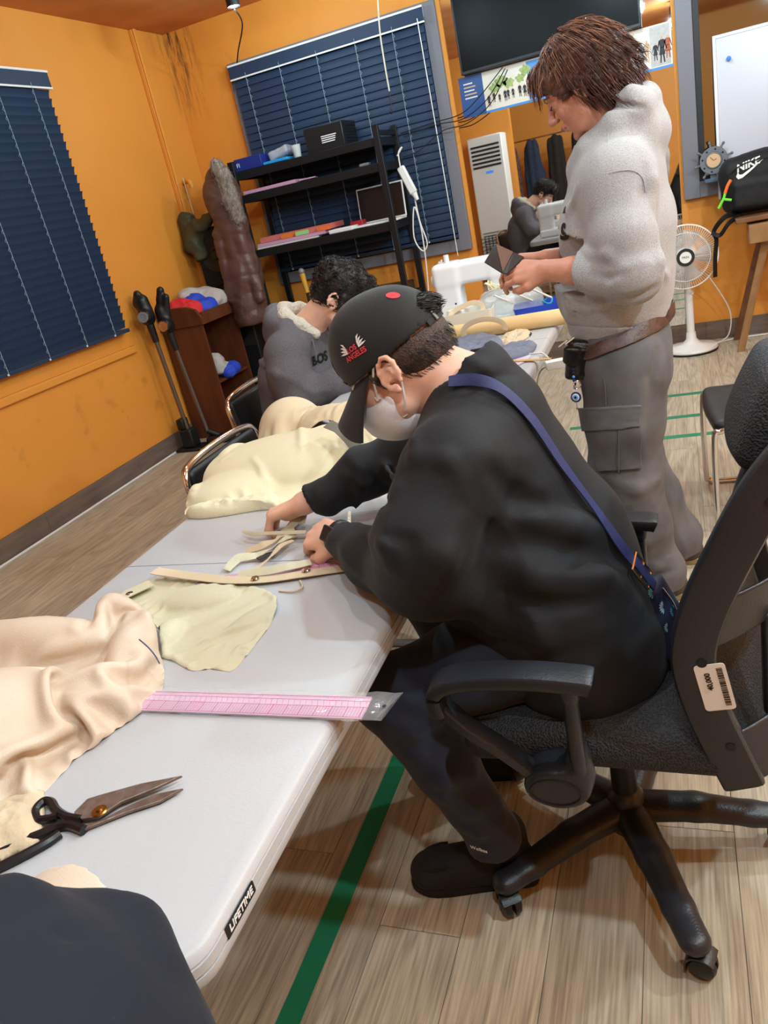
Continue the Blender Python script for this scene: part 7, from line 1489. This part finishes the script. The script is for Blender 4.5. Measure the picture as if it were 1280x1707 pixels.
# olive jacket on a wall hook, string
OLJ = mat('olive_nylon', (66, 66, 44), 0.6, bump=(60, 0.2)); S = SDF(); S.chain([(-3.47, 5.50, 1.56), (-3.44, 5.48, 1.42), (-3.40, 5.44, 1.30)], [0.06, 0.075, 0.06], k=0.04); S.chain([(-3.44, 5.48, 1.44), (-3.34, 5.44, 1.49), (-3.20, 5.42, 1.545)], [0.05, 0.055, 0.035], k=0.04); S.cap((-3.44, 5.48, 1.44), (-3.46, 5.47, 1.36), 0.08, 0.07, k=0.04); S.disp = lambda P: 0.020*(np.abs(noise3(P, 24, 5))*1.4-0.45); tag(S.build('hanging_jacket', 0.008, OLJ), 'olive green jacket bunched up over the loudspeaker', 'jacket')
pp = thing('pipe_stub', 'orange-painted pipe stub with a string on the corner', 'pipe', tuple(ony(285, 310, 5.5))); a = np.array([XL+0.035, 5.66, 1.83]); MB().tube(smoothpts([a, a+[0.05, -0.01, 0.0], a+[0.085, -0.03, -0.02], a+[0.09, -0.03, -0.055]], 14), 0.02, n=10).build('elbow', M_WALL, pp); MB().tube(smoothpts([a+[0.05, -0.06, 0.03], a+[0.06, -0.07, -0.1], a+[0.075, -0.09, -0.24]], 12), 0.004, n=5).build('string', mat('pale_string', (200, 170, 140), 0.8), pp)
# cordless stick vacuums
def stick_vac(label, P, hd, dock=False, group='stick vacuum cleaners'):
    top, neck, foot = [np.array(p, float) for p in P]; root = thing('stick_vacuum', label, 'vacuum', tuple(foot*[1, 1, 0]), group); d = unit(neck-foot); GUN = mat('gunmetal_tube', (120, 112, 108), 0.3, metal=0.8)
    MB().cyl(foot, neck, 0.016, n=14).build('wand', GUN, root); MB().cyl(neck-d*0.02, neck+d*0.11, 0.022, 0.028).build('neck_joint', M_BLKPL, root)
    S = SDF(); c = neck+d*0.17; S.cap(c-d*0.02, c+d*0.10, 0.052, 0.046, k=0.02); S.cap(c+[0.02, -0.02, 0.0], c+[0.03, -0.055, 0.0], 0.045, 0.042, k=0.02); S.cap(c+d*0.05+[-0.03, 0.02, 0], top+[-0.02, 0.0, -0.06], 0.032, 0.024, k=0.03); S.cap(top+[-0.02, 0, -0.06], top, 0.030, 0.026, k=0.02); S.cap(c+[0.02, 0.0, 0.04], top+[0.03, 0, -0.05], 0.026, 0.022, k=0.02); S.build('motor_body', 0.006, M_BLKPL, root)
    fr = c+[0.035, -0.098, 0.0]; MB().lathe([(0.020, 0.003), (0.022, 0.006), (0.034, 0.006), (0.037, 0.0), (0.0, 0.0)], fr, frame((0.35, -0.93, 0.1), (1, 0, 0)), n=24).build('dial_ring', M_CHROME if not dock else M_GREYMET, root)
    if dock: MB().bx(foot[0]-0.11, foot[0]+0.11, foot[1]-0.08, foot[1]+0.08, 0, 0.022).bx(foot[0]-0.05, foot[0]+0.045, foot[1]-0.05, foot[1]+0.05, 0.022, 0.16).bx(foot[0]-0.06, foot[0]+0.0, foot[1]-0.04, foot[1]+0.04, 0.16, 0.24).build('docking_stand', M_BLKPL, root, bevel=0.012)
    else:
        MB().cyl(foot, np.array(hd)+[0, 0, 0.05], 0.02, 0.022).build('head_joint', M_BLKPL, root); h = np.array(hd); S = SDF(); S.box(h+[0.03, 0, 0.032], (0.125, 0.05, 0.03), rotz(0.25), rad=0.02); S.build('floor_head', 0.006, M_BLKPL, root)
        for k in (-1, 0, 1): MB().box(h+[0.03+0.06*k, -0.045+0.015*k, 0.045], (0.035, 0.02, 0.02), rotz(0.25)).build('roller_window', M_BLK, root, bevel=0.003)
stick_vac('black stick vacuum standing in its dock against the left wall', [(-3.455, 4.60, 1.15), (-3.43, 4.61, 0.83), (-3.405, 4.62, 0.10)], None, True); stick_vac('black stick vacuum with round silver dial leaning beside the lectern', [(-3.325, 4.69, 1.14), (-3.345, 4.69, 0.74), (-3.30, 4.70, 0.10)], (-3.22, 4.72, 0.0))
tag(MB().tube(smoothpts([(XL+0.03, 4.55, 0.008), (XL+0.035, 3.5, 0.006), (XL+0.03, 2.6, 0.006), (XL+0.03, 1.4, 0.006)], 30), 0.007, n=6).build('floor_cable', M_WHITEPL), 'white cable running along the left skirting board', 'cable')
# pull cord and lamp cable by the wide blind
pc_ = thing('pull_cord', 'cream pull cord hanging down in front of the wide blind', 'cord', tuple(ony(652, 190, 5.3))); MB().tube(smoothpts([ony(627, -60, 5.3), ony(632, 40, 5.3), ony(640, 100, 5.3), ony(649, 152, 5.3)], 20), 0.005, n=6).build('cord', mat('cream_cord', (206, 198, 178), 0.7), pc_); MB().tube([ony(649, 152, 5.3), ony(652, 182, 5.3)], 0.003, n=6).ball(ony(652, 186, 5.3), (0.008, 0.008, 0.016), 8, 6).build('cord_weight', M_BLK, pc_)
tag(MB().tube(smoothpts([(-2.47, 5.12, 2.67), ony(404, 40, 5.4), ony(397, 85, 5.75), ony(394, 112, 5.92), ony(388, 135, 5.92), ony(400, 190, 5.93), ony(418, 245, 5.93)], 40), 0.005, n=6).build('lamp_cable', M_BLK), 'black cable looping from the spotlight down the edge of the wide blind', 'cable')
# ------------------------------------------------------------------ right side: fan, whiteboard, clock, backpack, step stool
def fan():
    root = thing('standing_fan', 'white pedestal fan with wire guard by the back wall', 'fan', (0.075, 5.70, 0)); WH = mat('fan_white', (232, 230, 226), 0.35); c = np.array([0.062, 5.56, 0.655]); ax = unit([0.05, -1.0, 0.10]); R = frame(ax, (1, 0, 0)); T = lambda x, y, z: c+R @ np.array([x, y, z])
    MB().lathe([(0, 0.0), (0.165, 0.0), (0.17, 0.008), (0.165, 0.022), (0.06, 0.045), (0.034, 0.075), (0.03, 0.12), (0, 0.12)], (0.075, 5.70, 0.012), n=40).build('base', WH, root); MB().lathe([(0, 0.0), (0.168, 0.0), (0.168, 0.012), (0, 0.012)], (0.075, 5.70, 0.0), n=40).build('base_rim', M_BLK, root)
    MB().cyl((0.075, 5.70, 0.12), (0.075, 5.70, 0.40), 0.026, 0.024).build('lower_pole', WH, root); MB().cyl((0.075, 5.70, 0.40), (0.072, 5.69, 0.56), 0.018).build('upper_pole', WH, root); MB().ball((0.095, 5.685, 0.40), 0.014, 10, 6).build('height_knob', WH, root)
    S = SDF(); S.cap(T(0, 0, -0.04), T(0, 0, -0.13), 0.062, 0.045, k=0.01); S.cap((0.072, 5.69, 0.55), T(0, 0, -0.09), 0.03, 0.03, k=0.02); S.build('motor', 0.007, WH, root)
    for k in range(5):
        V = []; N = 8; a0 = k*2*PI/5
        for i in range(N+1):
            r = 0.03+0.14*i/N; wdt = 0.34+0.45*math.sin(PI*i/N*0.8)
            for j, s in enumerate((-1, 1)): a = a0+s*wdt*0.5; V.append(T(r*math.cos(a), r*math.sin(a), -0.02+s*0.018))
        MB().add(V, [(2*i, 2*i+1, 2*i+3, 2*i+2) for i in range(N)]).build('blade', mat('translucent_blade%d' % k, (214, 206, 200), 0.3, alpha=0.55), root, ang=180, solid=0.002)
    gw = MB()
    for sgn in (1, -1):
        for k in range(84):
            a = 2*PI*k/84; P = [T(r*math.cos(a+0.25*(r-0.05)), r*math.sin(a+0.25*(r-0.05)), sgn*z) for r, z in ((0.048, 0.052), (0.11, 0.050), (0.165, 0.036), (0.198, 0.008))]; gw.tube(P, 0.0011, n=3)
    g = gw.build('guard_wires', WH, root)
    for r, z, t in ((0.2, 0.0, 0.005), (0.198, 0.010, 0.0028), (0.150, 0.043, 0.0018), (0.150, -0.043, 0.0018)): MB().tube([T(r*math.cos(a), r*math.sin(a), z) for a in np.linspace(0, 2*PI, 49)[:-1]], t, n=6, closed=True).build('guard_ring', WH, root)
    MB().lathe([(0.036, 0.0), (0.055, 0.0), (0.055, 0.006), (0.036, 0.006), (0.036, 0.0)], T(0, 0, 0.052), R, n=32).build('hub_ring', M_BLK, root); MB().cyl(T(0, 0, 0.050), T(0, 0, 0.057), 0.037, n=28).build('hub_cap', WH, root)
    text_mesh('lettering', 'PRIN', 0.020, M_BLK, root, T(0, 0, 0.0578), np.array([-R[:, 0]*-1, np.cross(ax, R[:, 0]), ax]).T)
    MB().tube(smoothpts([T(0.10, -0.1, -0.10), (0.22, 5.78, 0.45), (0.33, 5.82, 0.22), (0.32, 5.84, 0.05), (0.24, 5.80, 0.01), (0.20, 5.76, 0.02)], 40), 0.004, n=6).build('power_cord', WH, root)
    return root
fan()
tag(MB().tube(smoothpts([(0.24, 5.80, 0.006), (0.33, 5.86, 0.007), (0.45, 5.88, 0.007), (0.9, 5.9, 0.007)], 20), 0.005, n=6).build('floor_cable', M_WHITEPL), 'white cable on the floor leading from the fan to the right', 'cable')
wbd = thing('whiteboard', 'whiteboard with silver frame leaning against the right window', 'whiteboard', (0.9, 5.86, 0.95)); Rw = rotx(math.radians(-3.5)); MB().box((0.88, 5.885, 1.42), (1.16, 0.012, 0.93), Rw).build('surface', mat('whiteboard_gloss', (190, 192, 204), 0.25), wbd, smooth=False)
for (c, d) in (((0.88, 5.878, 1.885), (1.18, 0.02, 0.02)), ((0.88, 5.878, 0.955), (1.18, 0.02, 0.02)), ((0.30, 5.878, 1.42), (0.02, 0.02, 0.95)), ((1.46, 5.878, 1.42), (0.02, 0.02, 0.95))): MB().box(np.array([c[0], 5.885+(-(c[2]-1.42))*math.sin(math.radians(-3.5)), c[2]]), d, Rw).build('frame_bar', mat('silver_frame', (196, 198, 202), 0.35, metal=0.4), wbd, smooth=False, bevel=0.003)
p = ony(1215, 97, 5.86); tag(MB().lathe([(0, 0.008), (0.012, 0.007), (0.014, 0.0), (0, 0.0)], p+[0, 0.02, 0], frame((0, -1, 0), (1, 0, 0)), n=16).build('magnet', mat('blue_magnet', (40, 120, 214), 0.4)), 'round blue magnet on the whiteboard', 'magnet')
def wheel_clock():
    c = np.array([0.268, 5.83, 1.19]); root = thing('ship_wheel_clock', 'grey ship wheel clock standing on the window ledge', 'clock', (0.268, 5.85, 1.06)); GW = mat('weathered_grey_wood', (104, 108, 114), 0.6, bump=(60, 0.3)); R = frame((-0.1, -1, 0.08), (1, 0, 0)); T = lambda x, y, z: c+R @ np.array([x, y, z])
    MB().lathe([(0.052, -0.008), (0.082, -0.008), (0.084, 0.0), (0.082, 0.010), (0.052, 0.010), (0.050, 0.0), (0.052, -0.008)], c, R, n=40).build('rim', GW, root)
    for k in range(8):
        a = 2*PI*k/8+0.2; MB().lathe([(0, 0), (0.006, 0.0), (0.007, 0.012), (0.0045, 0.016), (0.009, 0.026), (0.008, 0.036), (0, 0.04)], T(0.080*math.cos(a), 0.080*math.sin(a), 0), frame(R @ np.array([math.cos(a), math.sin(a), 0]), (0, 0, 1)), n=12).build('handle', GW, root)
        MB().ball(T(0.067*math.cos(a+0.39), 0.067*math.sin(a+0.39), 0.010), 0.006, 8, 5).build('peg', M_BLK, root)
    MB().lathe([(0, 0.0), (0.050, 0.0), (0.050, 0.014), (0.044, 0.018), (0.042, 0.012), (0, 0.012)], c, R, n=32).build('bezel', M_GREYMET, root); MB().cyl(T(0, 0, 0.012), T(0, 0, 0.0135), 0.042, n=28).build('dial', mat('copper_dial', (206, 170, 130), 0.3), root)
    for (a, l) in ((0.4, 0.02), (2.3, 0.03)): MB().box(T(l/2*math.cos(a), l/2*math.sin(a), 0.0145), (l, 0.003, 0.001), R @ rotz(a)).build('hand', M_BLK, root)
    MB().bx(0.21, 0.35, 5.80, 5.88, 1.062, 1.085).build('stand', mat('blue_grey_stand', (78, 104, 126), 0.5), root, bevel=0.004); MB().bx(0.245, 0.295, 5.83, 5.85, 1.085, 1.12).build('bracket', GW, root)
wheel_clock()
def backpack():
    NYL = mat('black_nylon', (18, 18, 21), 0.6, bump=(300, 0.2), spec=0.4); c = np.array([0.545, 5.62, 1.02]); root = thing('backpack', 'black backpack with white sports logo sitting on the wooden step stool', 'backpack', (0.55, 5.6, 0.85)); Rb = rotz(-0.1)
    S = SDF(); S.box(c, (0.25, 0.10, 0.165), Rb, rad=0.07); S.ell(c+[0, 0, 0.06], (0.25, 0.12, 0.13), Rb, k=0.05); S.box(c+[0.0, -0.09, -0.05], (0.20, 0.04, 0.09), Rb, rad=0.035, k=0.02); S.disp = lambda P: 0.005*noise3(P, 20, 4)+0.002*noise3(P, 60, 5); S.build('body', 0.008, NYL, root)
    nr = unit([-0.15, -0.92, 0.36]); ex = unit(ony(1262, 272, 5.5)-ony(1236, 282, 5.5)); ex = unit(ex-nr*(ex@nr)); R = np.array([ex, np.cross(nr, ex), nr]).T; p = hit(S, 1247, 278, 4.5, 7)
    text_on(S, 'lettering', 'NIKE', 0.060, M_WHITE, root, p+R @ np.array([0, 0.012, 0]), R, 0.003, bold=0.002, shear=0.2)
    sw = smoothpts([(-0.075, -0.030), (-0.066, -0.008), (-0.074, -0.034), (-0.05, -0.046), (-0.01, -0.036), (0.04, -0.014), (0.095, 0.012), (0.04, -0.006), (-0.01, -0.022), (-0.04, -0.028), (-0.056, -0.020)], 11, True); sw = np.array([(-0.060, -0.006), (-0.076, -0.026), (-0.068, -0.044), (-0.045, -0.046), (0.0, -0.032), (0.098, 0.014), (0.0, -0.018), (-0.040, -0.028), (-0.056, -0.022)])
    mesh_obj('tick_logo', conform(S, np.c_[sw, np.zeros(len(sw))], p, R, 0.003), [(0, 1, 8), (1, 2, 8), (2, 3, 7, 8), (3, 4, 6, 7), (4, 5, 6)], M_WHITE, root, smooth=False)
    q = ony(1218, 300, 5.48); MB().tube(smoothpts([q, q+[-0.02, -0.005, -0.03], q+[-0.035, -0.005, -0.07]], 10), 0.010, n=6).build('orange_charm', mat('orange_cord', (240, 110, 50), 0.6), root)
    MB().tube(smoothpts([q+[-0.035, -0.006, -0.07], q+[-0.045, -0.006, -0.10], q+[-0.075, -0.006, -0.15]], 10), 0.008, n=6).tube([q+[-0.05, -0.006, -0.10], q+[0.0, -0.006, -0.115]], 0.008, n=6).build('green_charm', mat('neon_green_cord', (110, 230, 60), 0.6), root)
    MB().tube(smoothpts([c+[-0.16, -0.02, -0.16], ony(1208, 362, 5.5), ony(1190, 385, 5.5), ony(1194, 400, 5.5), ony(1192, 430, 5.5), ony(1192, 462, 5.5)], 30), 1.0, n=8, flat=(0.016, 0.003), up=(0.6, -0.7, 0.2)).build('strap', NYL, root); MB().tube(smoothpts([c+[-0.14, -0.03, -0.165], ony(1215, 372, 5.48), ony(1200, 392, 5.48), ony(1186, 388, 5.48)], 20), 1.0, n=8, flat=(0.014, 0.003), up=(0.6, -0.7, 0.2)).build('strap', NYL, root)
    MB().tube(smoothpts([c+[-0.23, -0.07, 0.06], c+[-0.12, -0.115, 0.13], c+[0.1, -0.12, 0.13], c+[0.22, -0.09, 0.06]], 20), 0.004, n=6).build('zip', M_BLK, root)
backpack()
def step_stool():
    OW = mat('oak_brown', (126, 84, 54), 0.5, bump=(40, 0.15), var=(12, (100, 64, 40), 0.3)); OW2 = mat('light_oak', (164, 126, 84), 0.5, bump=(40, 0.15), var=(12, (140, 104, 66), 0.3)); root = thing('step_stool', 'wooden folding step stool holding the backpack at the right edge', 'stool', (0.6, 5.62, 0))
    MB().bx(0.36, 0.86, 5.44, 5.80, 0.815, 0.845).build('top_step', OW, root, bevel=0.005); MB().bx(0.43, 0.82, 5.40, 5.58, 0.69, 0.80).build('apron_board', OW2, root, bevel=0.004)
    for (a, b, m) in (((0.56, 5.50, 0.815), (0.372, 5.52, 0.0), OW2), ((0.56, 5.74, 0.815), (0.372, 5.86, 0.0), OW), ((0.66, 5.50, 0.815), (0.86, 5.52, 0.0), OW2), ((0.66, 5.74, 0.815), (0.86, 5.86, 0.0), OW)):
        a, b = np.array(a), np.array(b); MB().tube([a, b], 1.0, n=8, flat=(0.022, 0.014), up=(0, 1, 0)).build('leg', m, root)
    MB().tube([(0.47, 5.51, 0.40), (0.47, 5.80, 0.40)], 0.012).build('rung', OW, root); MB().tube([(0.76, 5.51, 0.40), (0.76, 5.80, 0.40)], 0.012).build('rung', OW, root)
step_stool()
def side_chair():
    GF = mat('grey_upholstery', (120, 122, 124), 0.85, bump=(300, 0.2)); root = thing('task_chair', 'grey upholstered chair just entering at the right edge', 'chair', (0.95, 4.6, 0)); S = SDF(); S.box((0.80, 4.6, 0.98), (0.03, 0.21, 0.17), roty(0.1), rad=0.028); S.build('backrest', 0.009, GF, root); S = SDF(); S.box((1.02, 4.6, 0.47), (0.22, 0.22, 0.035), rad=0.03); S.build('seat', 0.009, GF, root)
    MB().tube(smoothpts([(0.82, 4.6, 0.9), (0.82, 4.6, 0.6), (0.88, 4.6, 0.45), (0.98, 4.6, 0.44)], 16), 0.014).build('back_post', M_BLKPL, root); MB().cyl((1.0, 4.6, 0.07), (1.0, 4.6, 0.45), 0.022).build('gas_column', M_BLK, root)
    for k in range(5): a = 2*PI*k/5+0.4; MB().tube([(1.0, 4.6, 0.085), (1.0+0.27*math.cos(a), 4.6+0.27*math.sin(a), 0.06)], 0.018).cyl((1.0+0.27*math.cos(a), 4.6+0.27*math.sin(a)-0.012, 0.025), (1.0+0.27*math.cos(a), 4.6+0.27*math.sin(a)+0.012, 0.025), 0.025).build('caster_leg', M_BLKPL, root)
side_chair()
# ------------------------------------------------------------------ seen only in the mirror: standing air conditioner, wire crate, garments on a rail
ac = thing('air_conditioner', 'tall white standing air conditioner reflected in the mirror', 'air conditioner', (-2.25, 0.66, 0)); MB().bx(-2.48, -2.02, 0.47, 0.83, 0.0, 1.86).build('cabinet', M_WHITE, ac, bevel=0.015)
for i in range(6): MB().bx(-2.44, -2.06, 0.83, 0.838, 1.48+0.05*i, 1.505+0.05*i).build('louvre', M_BLKPL, ac, smooth=False)
for i in range(16): MB().bx(-2.44, -2.06, 0.83, 0.836, 0.12+0.035*i, 0.132+0.035*i).build('intake_slat', M_GREYMET, ac, smooth=False)
MB().bx(-2.28, -2.18, 0.83, 0.834, 1.40, 1.43).build('display', mat('blue_display', (60, 130, 210), 0.4, emit=((60, 140, 255), 0.6)), ac, smooth=False)
cr = thing('wire_crate', 'black wire crate before the standing air conditioner, seen in the mirror', 'crate', (-2.2, 1.05, 0)); mb = MB()
for i in range(9): 
    x = -2.4+0.05*i; mb.tube([(x, 0.92, 0.0), (x, 0.92, 0.62)], 0.004, n=4).tube([(x, 1.2, 0.0), (x, 1.2, 0.62)], 0.004, n=4)
for i in range(13): z = 0.01+0.05*i; mb.tube([(-2.4, 0.92, z), (-2.0, 0.92, z), (-2.0, 1.2, z), (-2.4, 1.2, z)], 0.004, n=4, closed=True)
mb.build('wire_grid', M_BLK, cr)
rl_ = thing('clothes_rail', 'steel clothes rail behind the camera, seen in the mirror', 'rail', (-1.6, -1.5, 0)); MB().tube([(-2.6, -1.5, 0), (-2.6, -1.5, 1.75), (-0.3, -1.5, 1.75), (-0.3, -1.5, 0)], 0.014).build('frame', M_CHROME, rl_)
gm = [('dark floral dress hanging at the left of the rail', (52, 40, 44), (120, 90, 84)), ('navy ribbed cloth hanging beside the floral dress', (48, 62, 84), (36, 48, 66)), ('dark brown fur coat hanging on the rail', (46, 36, 32), (30, 24, 22)), ('black padded coat hanging on the rail', (24, 24, 28), (34, 34, 38)), ('teal fleece jacket hanging on the rail', (30, 66, 84), (22, 50, 66)), ('black jacket hanging at the right of the rail', (22, 22, 26), (40, 38, 40))]
for k, (lb, c1, c2) in enumerate(gm):
    x = -2.35+0.36*k; S = SDF(); h = (0.35, 0.4, 0.75, 0.6, 0.8, 0.6)[k]; S.chain([(x, -1.5, 1.62), (x, -1.5, 1.2), (x, -1.5, h)], [0.12, 0.15, 0.17], k=0.04, flat=((0, 1, 0), 0.5)); S.disp = lambda P, k=k: 0.012*np.sin(P[:, 0]*60+k)+0.006*noise3(P, 20, k); o = S.build('hanging_garment', 0.016, mat('garment_%d' % k, c1, 0.85, var=(40, c2, 0.15), bump=(60, 0.4))); tag(o, lb, 'garment', 'garments on the rail')
